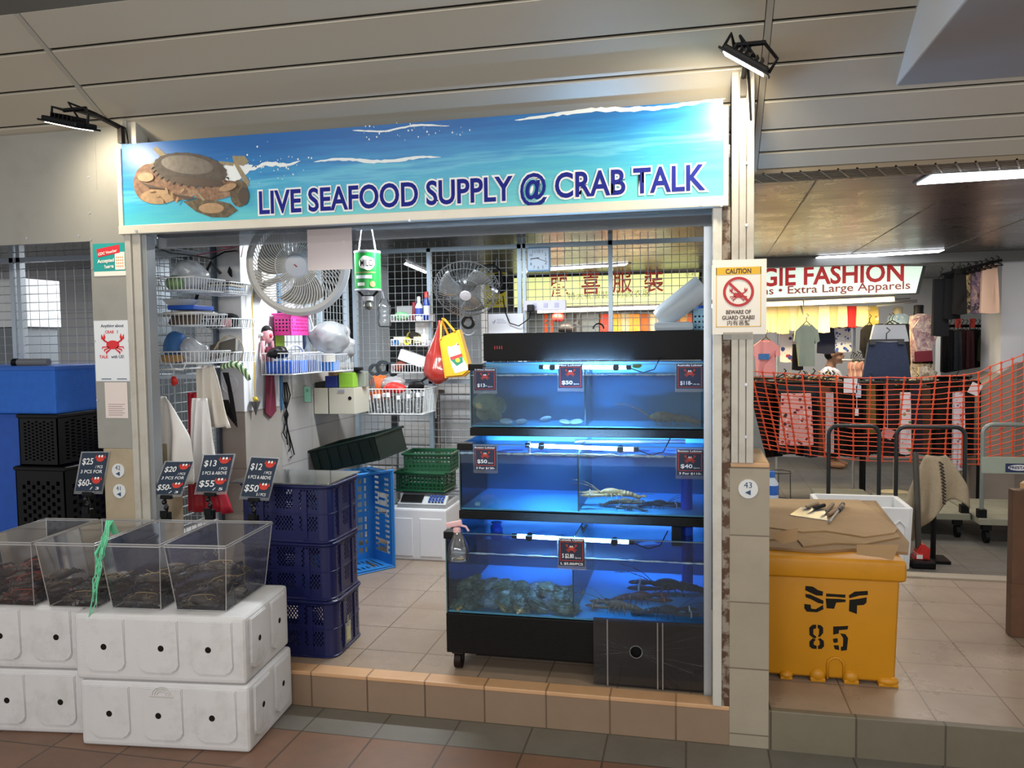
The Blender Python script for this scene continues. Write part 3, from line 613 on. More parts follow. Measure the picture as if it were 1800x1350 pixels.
a.box(c+V((0, -.0022, 0)), (W*.50, .0006, W*.05), Matrix.Rotation(R(45), 3, 'Y'))
O('print', a, [mat('e0b21f', .5), mat('4a2f22', .5), mat('b8242a', .5), mat('f3efe8', .5)], t)
a = M(); a.bx(p.x+W*.2, p.x+W*.75, Yq-.001, Yq+.0, q_.z-.02, q_.z+.008); O('tape', a, clear('f2efe6', .1, .1, .25), t)

# ================================================================ FOREGROUND: FOAM BOXES, TUBS, CRABS, PRICE CARDS
m_foam = mat('cfcfd1', .75, var=.03, vscale=12, bump=.12, bscale=220, dirt='8d8578', dscale=3.5, damt=.55, dlo=.55, dhi=.8)
m_hole = mat('17130f', .9)
def foam_box(name, lab, loc, rz, w_, d_, h_, nf, group=None, mark=False):
    t = T(name, lab, 'foam box', loc, group, rz); a = M(); a.box((0, 0, h_/2), (w_, d_, h_), None, .020, 3)
    def pads(n, L_, put_):
        pw = L_/n
        for k in range(n):
            cx = -L_/2+pw*(k+.5); hw = pw*.37; o = []
            for th in range(0, 91, 15): o.append((cx+hw-.03+.03*math.sin(R(th)), h_*.16+.03-.03*math.cos(R(th))))
            o += [(cx+hw, h_*.93), (cx-hw, h_*.93)]
            for th in range(0, 91, 15): o.append((cx-hw+.03-.03*math.cos(R(th)), h_*.16+.03-.03*math.sin(R(th))))
            put_(o, cx)
    def front(o, cx):
        a.mi(0); a.poly([V((x, -d_/2-.008, z)) for x, z in o], (0, .02, 0), .004); a.mi(1); x = cx+random.uniform(-.02, .02); z = h_*.52; a.lathe([(.0, -.0003), (.0125, -.0003), (.013, .01)], (x, -d_/2-.0085, z), 12, (0, 1, 0))
    def side(o, cx):
        a.mi(0); a.poly([V((w_/2+.008, x, z)) for x, z in o], (-.02, 0, 0), .004); a.mi(1); a.lathe([(0, -.0003), (.012, -.0003), (.0125, .01)], (w_/2+.0085, cx, h_*.55), 12, (-1, 0, 0))
    pads(nf, w_*.94, front); pads(2, d_*.92, side)
    if mark:
        a.mi(2); a.bx(-.05, .05, -d_/2-.0095, -d_/2-.0035, h_*.80, h_*.815)
        for r_ in (.02, .03, .04): a.tube([V((0, -d_/2-.0085, h_*.83))+V((r_*math.cos(R(k*30)), 0, r_*.8*math.sin(R(k*30)))) for k in range(7)], .0015, 4)
    O('body', a, [m_foam, m_hole, mat('b9b7b3', .7)], t, local=True); return t
rzb = R(5.5); cx, cy = -2.055, 2.945
foam_box('foam_box', 'dirty white foam box with three holes, bottom of the right stack under the crab tubs', (cx, cy, 0), rzb, .71, .43, .268, 3, 'foam boxes under the crab tubs', True)
foam_box('foam_box', 'dirty white foam box with three holes, top of the right stack under the crab tubs', (cx-.012, cy, .271), rzb+.01, .712, .432, .268, 3, 'foam boxes under the crab tubs')
cx2, cy2 = -2.795, 2.935
foam_box('foam_box', 'dirty white foam box cut by the left edge, bottom of the left stack', (cx2, cy2, 0), R(7), .71, .41, .268, 3, 'foam boxes under the crab tubs')
foam_box('foam_box', 'dirty white foam box cut by the left edge, top of the left stack', (cx2-.008, cy2, .271), R(7), .71, .41, .268, 3, 'foam boxes under the crab tubs')

m_tub = clear('f6f7fa', .07, .06, .06, 'e6e6f2', 1.4)
def tub(lab, loc, rz):
    t = T('crab_tub', lab, 'tub', loc, 'clear crab tubs on the foam boxes', rz)
    W0, W1, D0, D1, H = .208, .258, .355, .425, .272
    pr = lambda w_, d_, z: [V((-w_/2, -d_/2, z)), V((w_/2, -d_/2, z)), V((w_/2, d_/2, z)), V((-w_/2, d_/2, z))]
    lo, hi = pr(W0, D0, .002), pr(W1, D1, H); a = M(); v0 = [a.b.verts.new(p) for p in lo]; v1 = [a.b.verts.new(p) for p in hi]
    for i in range(4): a.b.faces.new((v0[i], v0[(i+1) % 4], v1[(i+1) % 4], v1[i]))
    a.b.faces.new(v0[::-1]); O('shell', a, m_tub, t, local=True)
    a = M()
    rim = pr(W1, D1, H); rim2 = pr(W1+.006, D1+.006, H-.008)
    for A in (rim, rim2): a.tube(A, .0028, 5, True)
    for i in range(4): a.tube([lo[i], hi[i]], .0022, 4)
    a.tube(lo, .002, 4, True)
    O('rim', a, clear('ffffff', .25, .15, .55, 'ffffff'), t, local=True)
    return t
dx = V((math.cos(R(5)), math.sin(R(5)), 0)); base = V((-1.918, 2.985, .5405)); tubs = []
tl = ['clear plastic crab tub, right end of the row, under the 12 dollar card', 'clear plastic crab tub under the 13 dollar card', 'clear plastic crab tub with green raffia hanging over it', 'clear plastic crab tub cut off by the left edge of the photo']
for k in range(4): tubs.append(tub(tl[k], base-dx*(.274*k)+V((0, -.004*k, 0)), R(5)))

def crab_mesh():
    a = M(); a.ell((0, 0, .034), (.078, .052, .026), None, 18, .08, 1, 30); a.ell((0, -.01, .024), (.066, .045, .02), None, 12)
    for s in (-1, 1):
        a.tube([(s*.05, -.04, .03), (s*.092, -.052, .032), (s*.098, -.078, .03)], [.013, .014, .017], 8); a.ell((s*.066, -.088, .028), (.037, .021, .018), MX((0, 0, s*.5)), 12, .1, 2, 40); a.tube([(s*.045, -.098, .03), (s*.025, -.108, .028), (s*.004, -.105, .026)], [.010, .007, .003], 6); a.tube([(s*.04, -.085, .024), (s*.015, -.093, .022)], [.008, .003], 6)
        for k in range(4):
            y = -.02+k*.022; a.tube([(s*.06, y, .026), (s*(.108-.006*k), y+.008*(k-.5), .046-.004*k), (s*(.118-.008*k), y+.016*(k-.5), .010)], [.007, .0065, .003], 6)
    return a
m_crab = mat('2e2a22', .42, var=.5, vscale=45, dirt='5e4630', dscale=30, damt=.6, bump=.3, bscale=90)
m_crab2 = mat('3a2a20', .42, var=.4, vscale=45, dirt='9a4a2c', dscale=22, damt=.8, bump=.3, bscale=90)
m_band = mat('b59a6a', .7); m_bandr = mat('c04a38', .6)
def make_crab(m_, mb_, lab):
    t = T('mud_crab', lab, 'crab', (0, 0, 0)); O('body', crab_mesh(), m_crab if m_ == 0 else m_crab2, t, smooth=True, remesh=.0042, local=True)
    a = M()
    for s in (-1, 1): a.tube(arc((s*.06, -.066, .03), .03, 0, 360, 14, 'YZ', .022), .0022, 4, True)
    a.tube([(-.082, .0, .03), (-.06, -.02, .057), (0, -.03, .064), (.06, -.02, .057), (.082, 0, .03)], .0022, 4)
    a.tube([(.02, -.04, .058), (.05, -.10, .055), (.075, -.125, .062)], .0018, 4)
    O('binding', a, mb_, t, local=True); return t
crab0 = make_crab(0, m_band, 'dark mud crab tied with straw in the crab tub'); crab1 = make_crab(1, m_bandr, 'reddish mud crab tied with red string in the crab tub'); used = {0: False, 1: False}
gl = ['dark live crab piled in the right end tub', 'dark live crab piled in the tub under the 13 dollar card', 'dark live crab lying in the tub with the green raffia', 'reddish tied crab piled in the leftmost tub']
gn = ['crabs in the right end tub', 'crabs in the second tub', 'crabs in the raffia tub', 'crabs in the leftmost tub']
lay = [[(-.025, -.11, 0, .3), (.02, -.0, 0, 2.2), (-.02, .11, 0, -.6), (.01, -.05, .05, 1.4), (0, .07, .052, 3.4), (-.01, .02, .10, .2)],
       [(0, -.10, 0, .1), (.0, .01, 0, 2.8), (0, .11, 0, .4), (.0, -.04, .05, 3.6), (.0, .07, .05, 1.0)],
       [(.01, -.10, 0, .2), (0, .02, 0, 3.0), (0, .11, 0, .8), (0, .05, .05, 1.9)],
       [(0, -.10, 0, .3), (0, .01, 0, 2.9), (0, .11, 0, -.4), (0, -.05, .05, .9), (0, .06, .05, 2.0), (.01, .0, .10, .4)]]
for k in range(4):
    kind = 1 if k == 3 else 0; src = crab1 if kind else crab0
    for (x, y, z, rz_) in lay[k]:
        loc = tubs[k].location+MX((0, 0, R(5))) @ V((x, y, z+.006)); o = src if not used[kind] else dup(src); used[kind] = True
        put(o, loc, (random.uniform(-.12, .12) if z else 0, random.uniform(-.12, .12) if z else 0, rz_), .70 if z < .01 else .74); o['label'] = gl[k]; o['group'] = gn[k]
# raffia
c = aY(190, 950, 2.752); a = M()
for k in range(14):
    r_ = random.Random(k); f0 = V((c.x+r_.uniform(-.018, .018), c.y+.010+r_.uniform(-.006, .004), .90)); pts = [f0+V((0, .03, -.06)), f0, V((c.x+r_.uniform(-.018, .018), c.y-.018, .84-.02*r_.random()))]
    for j in range(1, 6): pts.append(V((c.x+r_.uniform(-.02, .02)-.01*j*(.4+r_.random()), c.y-.022-.003*j-.02*r_.random(), .83-.048*j-.015*r_.random()*j)))
    a.tube(pts[:4+(k % 5)], .0024, 4)
O('raffia_string', a, mat('6fd0a4', .35, var=.25, vscale=30), None, 'bunch of green raffia string hanging over the tub rim', 'string')
# price cards
m_card = mat('1d2f45', .55, var=.06, vscale=15); m_chalk = mat('e8ebee', .7); m_clip = mat('101113', .35)
m_red = mat('d13a2c', .5); m_eye = mat('f4f2ee', .5); m_sheen = clear('ffffff', .06, .05, .03)
def card(lab, px, Y, lines, clipx=None):
    P = [aY(x, y, Y) for x, y in px]; o = P[3]; xd = (P[2]-P[3]); yd = (P[0]-P[3]); W, H = xd.length, yd.length; xn, yn = xd.normalized(), yd.normalized(); zn = xn.cross(yn).normalized()
    at_ = lambda s, v, l=0: o+xd*s+yd*v+zn*l
    t = T('price_card', lab, 'price card', (o+P[2])/2, 'price cards on the crab tubs')
    a = M(); a.poly([at_(-.06, -.08), at_(1.06, -.08), at_(1.06, 1.03), at_(-.06, 1.03)], zn*-.003); O('holder', a, m_sheen if False else clear('f4f7fa', .12, .05, .12), t)
    a = M(); a.poly([at_(0, 0, .0015), at_(1, 0, .0015), at_(1, 1, .0015), at_(0, 1, .0015)], zn*-.001); cd_ = O('card', a, m_card, t)
    a = M(); a.mi(0)
    for s, v, h, txt, w_ in lines: a.text(txt, at_(s, v, .003), H*h, xn, yn, w=W*w_, off=.015)
    for (cx_, cv) in ((.76, .84), (.76, .27)):
        q0 = at_(cx_, cv, .003)
        for i_, pts in ((1, [(.2*math.cos(k*.5), .075*math.sin(k*.5)) for k in range(12)]), (1, [(-.27, .02), (-.2, .11), (-.14, .02)]), (1, [(.27, .02), (.2, .11), (.14, .02)]), (2, [(-.07+.05*math.cos(k*.8), .07+.035*math.sin(k*.8)) for k in range(8)]), (2, [(.07+.05*math.cos(k*.8), .07+.035*math.sin(k*.8)) for k in range(8)])):
            a.mi(i_); a.poly([q0+xn*(W*x*.8)+yn*(H*z*1.0)+zn*(.0008 if i_ == 2 else 0) for x, z in pts], zn*.0005)
    O('print', a, [m_chalk, m_red, m_eye], cd_)
    b = at_(.5, -.04); cl = clipx or b+V((-.005, .0, -.085)); a = M()
    a.box(b+V((0, 0, -.006)), (.055, .02, .018), None, .003); a.tube([b, b+(cl-b)*.35+V((-.012, 0, 0)), b+(cl-b)*.6+V((.006, 0, 0)), cl], .007, 8); a.ell(b+(cl-b)*.36+V((-.01, 0, 0)), (.012, .012, .012), None, 8); a.ell(b+(cl-b)*.66, (.011, .011, .011), None, 8)
    a.box(cl+V((0, 0, -.012)), (.042, .026, .045), None, .004); a.box(cl+V((0, -.018, .004)), (.034, .006, .03)); O('clip', a, m_clip, t)
def rimY(k): 
    c_ = tubs[k].location; return c_.y+.2125
L_ = lambda a_, b_, c_, d_, mid: [(.08, .70, .16, a_, .42), (.62, .60, .07, '/ PCS', .28), (.08, .47, .085, mid, .84), (.06, .14, .17, b_, .52), (.55, .04, .07, d_, .35)]
card('navy card priced 25 and 60 dollars on the leftmost crab tub', [(145, 796), (190, 795), (178, 863), (133, 863)], rimY(2)+.03, L_('$25', '$60-', '', '/ 3', '3 PCS FOR'))
card('navy card priced 20 and 50 dollars, tilted most, clipped to a crab tub', [(292, 812), (344, 812), (317, 869), (270, 869)], rimY(1)+.03, L_('$20', '$50-', '', '/ 3', '3 PCS FOR'))
card('navy card priced 13 and 55 dollars with a blue line', [(359, 800), (409, 800), (396, 864), (345, 864)], rimY(1)+.03, L_('$13', '$55', '', '/ 5', '5 PCS & ABOVE'))
card('navy card priced 12 and 50 dollars on the right end crab tub', [(442, 804), (490, 808), (471, 875), (424, 872)], rimY(0)+.03, L_('$12', '$50', '', '5 / PCS', '6 PCS & ABOVE'))

# ================================================================ CRATES
def crate_side(a, p, q_, h_, nx, nz, hole, th):
    """perforated side from p to q, outward normal on the right hand of q-p"""
    u = V(q_)-V(p); n = u.cross(V((0, 0, 1))).normalized(); a.perf(p, u, (0, 0, h_), nx, nz, hole, -n*th)
def crate_body(w_, d_, h_, c_, hole, nx, ny, nz, solid_base=True):
    a = M(); x, y = w_/2, d_/2
    crate_side(a, (-x+c_, -y, 0), (x-c_, -y, 0), h_, nx, nz, lambda i, j: hole(i, j, nx, nz), .004); crate_side(a, (x, -y+c_, 0), (x, y-c_, 0), h_, ny, nz, lambda i, j: hole(i, j, ny, nz), .004)
    crate_side(a, (x-c_, y, 0), (-x+c_, y, 0), h_, nx, nz, lambda i, j: hole(i, j, nx, nz), .004); crate_side(a, (-x, y-c_, 0), (-x, -y+c_, 0), h_, ny, nz, lambda i, j: hole(i, j, ny, nz), .004)
    cor = []
    for sx, sy, a0 in ((1, -1, -90), (1, 1, 0), (-1, 1, 90), (-1, -1, 180)):
        cc = V((sx*(x-c_), sy*(y-c_), 0)); prev = None
        for k in range(5):
            th = R(a0+22.5*k); p = cc+V((c_*math.cos(th), c_*math.sin(th), 0)); cor.append(p)
            if prev is not None: crate_side(a, prev, p, h_, 1, 1, lambda i, j: False, .004)
            prev = p
    for z, r_, o_ in ((h_-.006, .008, .004), (h_*.93, .003, .002), (h_*.5, .0025, .001), (.006, .006, 0)):
        a.tube([V((p.x*(1+o_/x), p.y*(1+o_/y), z)) for p in cor], r_, 6, True)
    vs = [a.b.verts.new(V((p.x*.99, p.y*.99, .008))) for p in cor]; a.b.faces.new(vs); vs = [a.b.verts.new(V((p.x*.99, p.y*.99, .012))) for p in cor]; a.b.faces.new(vs)
    return a
def hole_lattice(i, j, n, nz):
    fi, fj = i/n, j/nz
    if j < 2 or j > nz-3 or abs(fj-.5) < .05: return False
    k = (fi*3) % 1
    if k < .13 or k > .87: return False
    if fj < .5: return (i+j) % 2 == 0 and .18 < fj
    return (i+j) % 2 == 0
m_navy = mat('10174a', .4, var=.1, vscale=6)
def navy_crate(lab, loc, rz, grp, w_=.455, d_=.335, h_=.266):
    t = T('blue_crate', lab, 'crate', loc, grp, rz); O('body', crate_body(w_, d_, h_, .05, hole_lattice, 44, 30, 24), m_navy, t, local=True)
    for s in (-1, 1):
        O('rib', M().bx(s*w_*.24-.012, s*w_*.24+.012, -d_/2-.006, -d_/2, .02, h_*.9), m_navy, t, local=True); O('rib', M().bx(w_/2, w_/2+.006, s*d_*.2-.01, s*d_*.2+.01, .02, h_*.9), m_navy, t, local=True)
    return t
cc = V((-1.826, 3.512, ZK))
t = navy_crate('navy perforated crate, bottom of the stack of three beside the crab tubs', cc+V((0.004, 0, 0)), R(2), 'navy crates beside the crab tubs')
a = M(); a.bx(.2277+.008, .2277+.0105, -.07, -.005, .03, .13); O('tag_sleeve', a, clear('f1f3ee', .1, .05, .3), t, 'clear hanging sleeve', local=True)
a = M(); a.bx(.2277+.011, .2277+.012, -.058, -.018, .045, .11); a.tube([(.237, -.037, .13), (.238, -.035, .16)], .0015, 4); O('tag_paper', a, mat('b9b98f', .6), t, 'yellowish paper tag', local=True)
navy_crate('navy perforated crate, middle of the stack of three beside the crab tubs', cc+V((0, 0, .268)), R(1), 'navy crates beside the crab tubs')
navy_crate('navy crate with a clear lid, top of the stack of three beside the crab tubs', cc+V((0.004, -.004, .536)), R(-1), 'navy crates beside the crab tubs')
zl = ZK+.806
a = M(); a.box((cc.x-.01, cc.y-.01, zl+.004), (.49, .37, .007), R(1), .002); O('acrylic_sheet', a, clear('dfe4e6', .14, .08, .30, 'c3c6c8'), None, 'clear acrylic sheet lying on the top navy crate', 'lid')
# ================================================================ INSIDE THE STALL, LEFT AND BACK
m_bwire = mat('e4e7e8', .35)
def basket(lab, x0, x1, y0, y1, z0, z1, step=.022, r=.0019, grp=None, name='wire_basket', tap=.0):
    a = M(); hi = [V((x0, y0, z1)), V((x1, y0, z1)), V((x1, y1, z1)), V((x0, y1, z1))]; lo = [V((x0+tap, y0+tap, z0)), V((x1-tap, y0+tap, z0)), V((x1-tap, y1-tap, z0)), V((x0+tap, y1-tap, z0))]
    a.tube(hi, r*1.6, 6, True); a.tube(lo, r*1.2, 6, True)
    for k in range(4):
        A, B, C_, D = hi[k], hi[(k+1) % 4], lo[k], lo[(k+1) % 4]; n = max(2, int((B-A).length/step))
        for i in range(n): a.cyl(A.lerp(B, i/n), C_.lerp(D, i/n), r, n=5, cap=False)
    n = max(2, int((x1-x0)/step))
    for i in range(1, n): a.cyl(lo[0].lerp(lo[1], i/n), lo[3].lerp(lo[2], i/n), r, n=5, cap=False)
    m_ = max(1, int((y1-y0)/.07))
    for i in range(1, m_): a.cyl(lo[0].lerp(lo[3], i/m_), lo[1].lerp(lo[2], i/m_), r, n=5, cap=False)
    return O(name, a, m_bwire, None, lab, 'wire basket', grp)
def cloth(name, lab, cat, mats, c, w0, w1, h, folds=4, amp=.02, dirx=(1, 0, 0), nrm=(0, -1, 0), skew=0, sh=None, parent=None, group=None, seed=0, th=.004, nu=28, nv=16, hem=.0):
    """hanging cloth: top centre c, widths at top and hem, waves growing downwards"""
    c = V(c); X, N_ = V(dirx).normalized(), V(nrm).normalized(); rnd = random.Random(seed); ph = rnd.uniform(0, 6)
    def f(u, v):
        wv = w0+(w1-w0)*(sh(v) if sh else v); x = (u-.5)*wv+skew*v*h
        return c+X*x+N_*(amp*(.25+.75*v)*math.sin(u*folds*2*math.pi+ph+v*1.2)+amp*.4*math.sin(u*folds*5+v*5+ph))+V((0, 0, -h*v*(1+hem*math.sin(u*6+ph))))
    return O(name, M().grid(f, nu, nv), mats, parent, lab if parent is None else None, cat if parent is None else None, group, smooth=True, solid=th)
def bag(name, lab, cat, m_, c, rad, seed=1, neck=None, group=None, jit=.22, jf=14, rot=None):
    a = M(); a.ell(c, rad, rot, 32, jit, seed, jf); cc = V(c)
    for v in a.b.verts: v.co = cc+(v.co-cc)*(1+jit*.35*noise.noise((v.co-cc)*jf*3+V((seed, 0, 0)))+jit*.22*abs(noise.noise((v.co-cc)*jf*6+V((0, seed, 0)))))
    if neck: a.tube([V(c)+V((0, 0, rad[2]*.7)), V(c).lerp(V(neck), .6)+V((.004, 0, 0)), V(neck)], [rad[0]*.6, rad[0]*.22, .006], 10)
    return O(name, a, m_, None, lab, cat, group, smooth=True)
def simple_box(name, lab, cat, m_, c, d, rz=0, bev=.004, group=None, rot=None):
    return O(name, M().box(c, d, rot if rot is not None else rz, bev), m_, None, lab, cat, group)
def bottle(lab, c, r, h, mb, mc, name='bottle', cat='bottle', neck=.4, lbl=None, group=None):
    t = T(name, lab, cat, c, group); c = V(c); hb = h*.78
    O('body', M().lathe([(r*.8, 0), (r, .006), (r, hb*.75), (r*neck, hb*.97), (r*neck, hb)], c, 18), mb, t, smooth=40)
    O('cap', M().lathe([(r*neck*1.15, hb), (r*neck*1.15, h*.97), (r*neck*.8, h)], c, 14), mc, t, smooth=40)
    if lbl: O('label_band', M().lathe([(r*1.005, h*.18), (r*1.01, h*.19), (r*1.01, h*.50), (r*1.005, h*.51)], c, 18), lbl, t, smooth=40)
    return t
def roll(lab, c, r, ri, wd, m_, ax=(0, 1, 0), name='tape_roll', group=None, cat='tape roll'):
    a = M(); a.lathe([(ri, -wd/2), (r, -wd/2), (r, wd/2), (ri, wd/2), (ri, -wd/2)], c, 24, ax); return O(name, a, m_, None, lab, cat, group, smooth=40)
m_plas = clear('f4f7f8', .07, .22, .55, 'f4f7fa'); m_plasclear = clear('f0f4f6', .12, .05, .14, 'eef2f4')
xw = XB+.008
def left_basket(lab, u0, u1, vt, vb, Y, ln):
    p, q_ = aY(u0, vt, Y), aY(u1, vt, Y); zb = aY(u0, vb, Y).z
    basket(lab, max(p.x, xw), q_.x, Y, Y+ln, zb, p.z, grp='wire baskets on the left mesh', tap=.008); return max(p.x, xw), q_.x, Y, zb, p.z
bk = {}
for k, (u0, u1, vt, vb, Y, ln, lab) in enumerate(((258, 340, 489, 511, 3.45, .27, 'white wire basket on the left mesh, top row, nearer one holding white bags'), (341, 403, 497, 517, 3.74, .23, 'white wire basket on the left mesh, top row, farther one holding papers'), (263, 344, 552, 573, 3.45, .27, 'white wire basket on the left mesh, middle row, holding the blue folder'), (344, 407, 561, 577, 3.74, .23, 'white wire basket on the left mesh, middle row, holding black cloth'), (266, 350, 619, 640, 3.45, .27, 'white wire basket on the left mesh, bottom row, holding the blue pouch'), (351, 411, 620, 638, 3.74, .23, 'white wire basket on the left mesh, bottom row, holding the grey bag'))):
    bk[k] = left_basket(lab, u0, u1, vt, vb, Y, ln)
def inb(k, fx, dy, dz=0): x0, x1, Y, zb, zt_ = bk[k]; return V((x0+(x1-x0)*fx, Y+dy, zb+.004+dz))
c = inb(0, .5, .15); bag('plastic_bag', 'bulging white plastic bag in the top left basket', 'plastic bag', m_plas, c+V((0, 0, .075)), (.075, .09, .075), 3)
c = inb(0, .3, .05); bag('plastic_bag', 'green and white plastic bag at the front of the top left basket', 'plastic bag', mat('7fa06a', .5, var=.3, vscale=25), c+V((.02, .0, .035)), (.05, .035, .035), 5)
c = aX(306, 530, XB+.03); a = M(); a.lathe([(.01, 0), (.05, .02), (.085, .055), (.09, .06)], c+V((.0, .06, -.05)), 24, (0, 0, 1)); O('lamp_shade', a, mat('e5e8e2', .4), None, 'white fluted cone shade hanging under the top left basket', 'shade', smooth=30)
c = inb(1, .55, .1)
for k in range(4): simple_box('tray', 'flat %s tray stacked in the top right wall basket' % ['white', 'pale blue', 'cream', 'black topped'][k], 'tray', mat(['d9dcdd', '9fb4cf', 'c9c2b2', '2a2c30'][k], .5), c+V((0, 0, .008+k*.016)), (.15, .17, .012), .05*k, .003, 'trays in the top right wall basket')
a = M(); p = inb(1, .2, .02, .06); a.tube([p+V((-.06, .02, -.09)), p+V((.0, 0, .02)), p+V((.05, 0, .10)), p+V((.09, .02, .04))], .009, 6); O('clamp', a, m_black, None, 'black bent clamp arm poking up beside the trays', 'clamp')
c = inb(2, .5, .13); simple_box('folder', 'blue ring folder lying on papers in the middle left basket', 'folder', mat('1f55b8', .4), c+V((-.01, .02, .085)), (.14, .20, .022), .1)
simple_box('paper_stack', 'white and brown papers under the blue folder', 'papers', mat('cfc9bd', .7), c+V((0, 0, .055)), (.16, .21, .016), -.05); simple_box('clipboard', 'grey brown clipboard leaning in the middle left basket', 'clipboard', mat('6d6258', .6), c+V((.0, -.04, .03)), (.17, .015, .06), 0, .002, rot=MX((R(-35), 0, 0)))
c = inb(3, .5, .1); bag('cloth_bundle', 'crumpled black cloth in the middle right wall basket', 'cloth', mat('17181b', .8), c+V((-.01, 0, .035)), (.085, .08, .04), 8, jit=.4); bag('cloth_bundle', 'pink and white cloth poking from the middle right wall basket', 'cloth', mat('d7a3a5', .8), c+V((.05, -.06, .02)), (.03, .03, .025), 9); bag('plastic_bag', 'clear bag lying on the black cloth', 'plastic bag', m_plas, c+V((-.02, -.03, .062)), (.055, .035, .018), 2)
c = inb(4, .25, .10); bag('pouch', 'blue zipped pouch standing in the bottom left wall basket', 'pouch', mat('3b6fae', .6), c+V((-.01, 0, .075)), (.055, .07, .08), 4, jit=.15); bag('plastic_bag', 'crumpled clear plastic bag in the bottom left wall basket', 'plastic bag', m_plas, c+V((.085, -.01, .055)), (.06, .07, .05), 6, jit=.4); simple_box('wood_tray', 'small tan wooden tray at the front of the bottom left basket', 'tray', mat('b58d57', .6), c+V((.01, -.06, .022)), (.09, .06, .036))
c = inb(5, .5, .08); t = T('grey_bag', 'flat dark grey bag with a cord loop in the bottom right wall basket', 'bag', c); a = M(); a.box(c+V((.0, -.02, .065)), (.17, .025, .085), MX((R(-28), R(-14), 0)), .01); O('body', a, mat('6a665f', .6), t); a = M(); a.tube(arc(c+V((.06, -.05, .06)), .075, -60, 200, 16), .003, 5); a.tube([c+V((-.05, -.06, .03)), c+V((.0, -.06, .10)), c+V((.05, -.06, .13))], .005, 5); O('cord', a, mat('a89a80', .6), t)
# rail, hooks, hanging cloths
xr = XB+.10; a = M(); zr = aY(306, 650, 3.42).z; a.tube([V((xw, 3.40, zr)), V((xr+.05, 3.40, zr+.004)), V((xr+.06, 3.90, zr)), V((xw, 3.90, zr))], .004, 6); a.tube([aY(300, 640, 3.42), aY(304, 650, 3.42), aY(322, 650, 3.42), aY(326, 640, 3.42)], .003, 5); O('towel_rail', a, m_bwire, None, 'white wire towel rail below the wall baskets', 'rail')
c = aY(362, 643, 3.62); cloth('towel', 'grubby white towel hanging over the wire rail', 'towel', mat('dcd6cc', .85, dirt='b3a48f', dscale=6, damt=.4), c, .09, .20, .31, 3, .020, seed=3, skew=.12)
c = aY(287, 697, 3.36); cloth('apron', 'white stained apron on a hook nearest the left jamb', 'apron', mat('e6e3e0', .7, dirt='c98f86', dscale=5, damt=.45, dlo=.6), c, .03, .24, .42, 2, .026, seed=5, skew=.02, sh=lambda v: min(1, v*2.2)**.8)
c = aY(352, 700, 3.55); cloth('apron', 'white plastic apron hanging in front of the red cloth', 'apron', mat('e9e7e6', .5, dirt='d3a9a2', dscale=6, damt=.35, dlo=.6), c, .07, .20, .42, 3, .026, seed=7, skew=.02)
c = aY(338, 690, 3.62); cloth('red_apron', 'dark red apron hanging behind the white aprons', 'apron', mat('a31329', .55, var=.15, vscale=10), c, .05, .25, .61, 3, .018, seed=9, skew=.12)
a = M(); p = aY(306, 662, 3.42); a.tube([p+V((0, 0, .03)), p+V((.004, -.01, .01)), p], .002, 5); a.mi(1); a.ell(p+V((0, 0, -.022)), (.018, .012, .024), None, 10, .3, 3, 60); O('red_charm', a, [m_bwire, mat('c3201c', .5)], None, 'small red ornament hanging from the wire rail', 'ornament', smooth=True)
a = M()
for k in range(7): p = aY(392+k*1.5, 655, 3.72); a.tube([p+V((0, 0, .0)), p+V((.03, -.01, -.07-.01*k)), p+V((.045, -.01, -.17-.012*k)), p+V((.02+.004*k, -.005, -.22-.01*k)), p+V((-.005, 0, -.14))], .003, 5)
O('cable_bundle', a, m_black, None, 'bundle of black cables looped beside the white towel', 'cable')
a = M(); p = aY(388, 646, 3.72); a.tube([p, aY(405, 640, 3.74), aY(420, 643, 3.78), aY(432, 655, 3.80), aY(438, 668, 3.80)], [.012, .018, .019, .018, .010], 12); O('strap', a, stripes('cfe0b4', '3f6b45', 0, .016, .7), None, 'green and pale striped stuffed strap beside the column', 'strap', smooth=True)
a = M(); a.tube(arc(aY(404, 676, 3.74), .045, 0, 360, 24), .002, 5, True); O('wire_loop', a, m_alu, None, 'thin wire loop below the striped strap', 'wire')
a = M(); a.tube([aY(257, 428, 3.3), aY(300, 445, 3.5), aY(345, 450, 3.8), aY(372, 455, 3.95), aY(395, 443, 3.98), aY(415, 441, 3.98), aY(436, 446, 4.1)], .004, 5); O('cable', a, m_black, None, 'black cable running from the left jamb to the wall fan', 'cable')
a = M(); a.tube([aY(320, 425, 3.6), aY(360, 432, 3.85), aY(400, 434, 3.97), aY(438, 433, 4.1)], .003, 5); a.tube([aY(345, 449, 3.83), aY(405, 437, 3.97), aY(428, 430, 3.98), aY(424, 452, 3.98)], .0025, 5); O('cable', a, mat('a33048', .5), None, 'thin red wires strung beside the wall fan', 'wire')
a = M(); p = aY(403, 478, 3.985); a.poly([p+V((x, 0, z)) for x, z in ((-.012, 0), (.0, .03), (.012, .01), (.014, -.03), (0, -.02))], (0, .006, 0)); O('black_hook', a, m_black, None, 'small black hook stuck on the white column', 'hook')

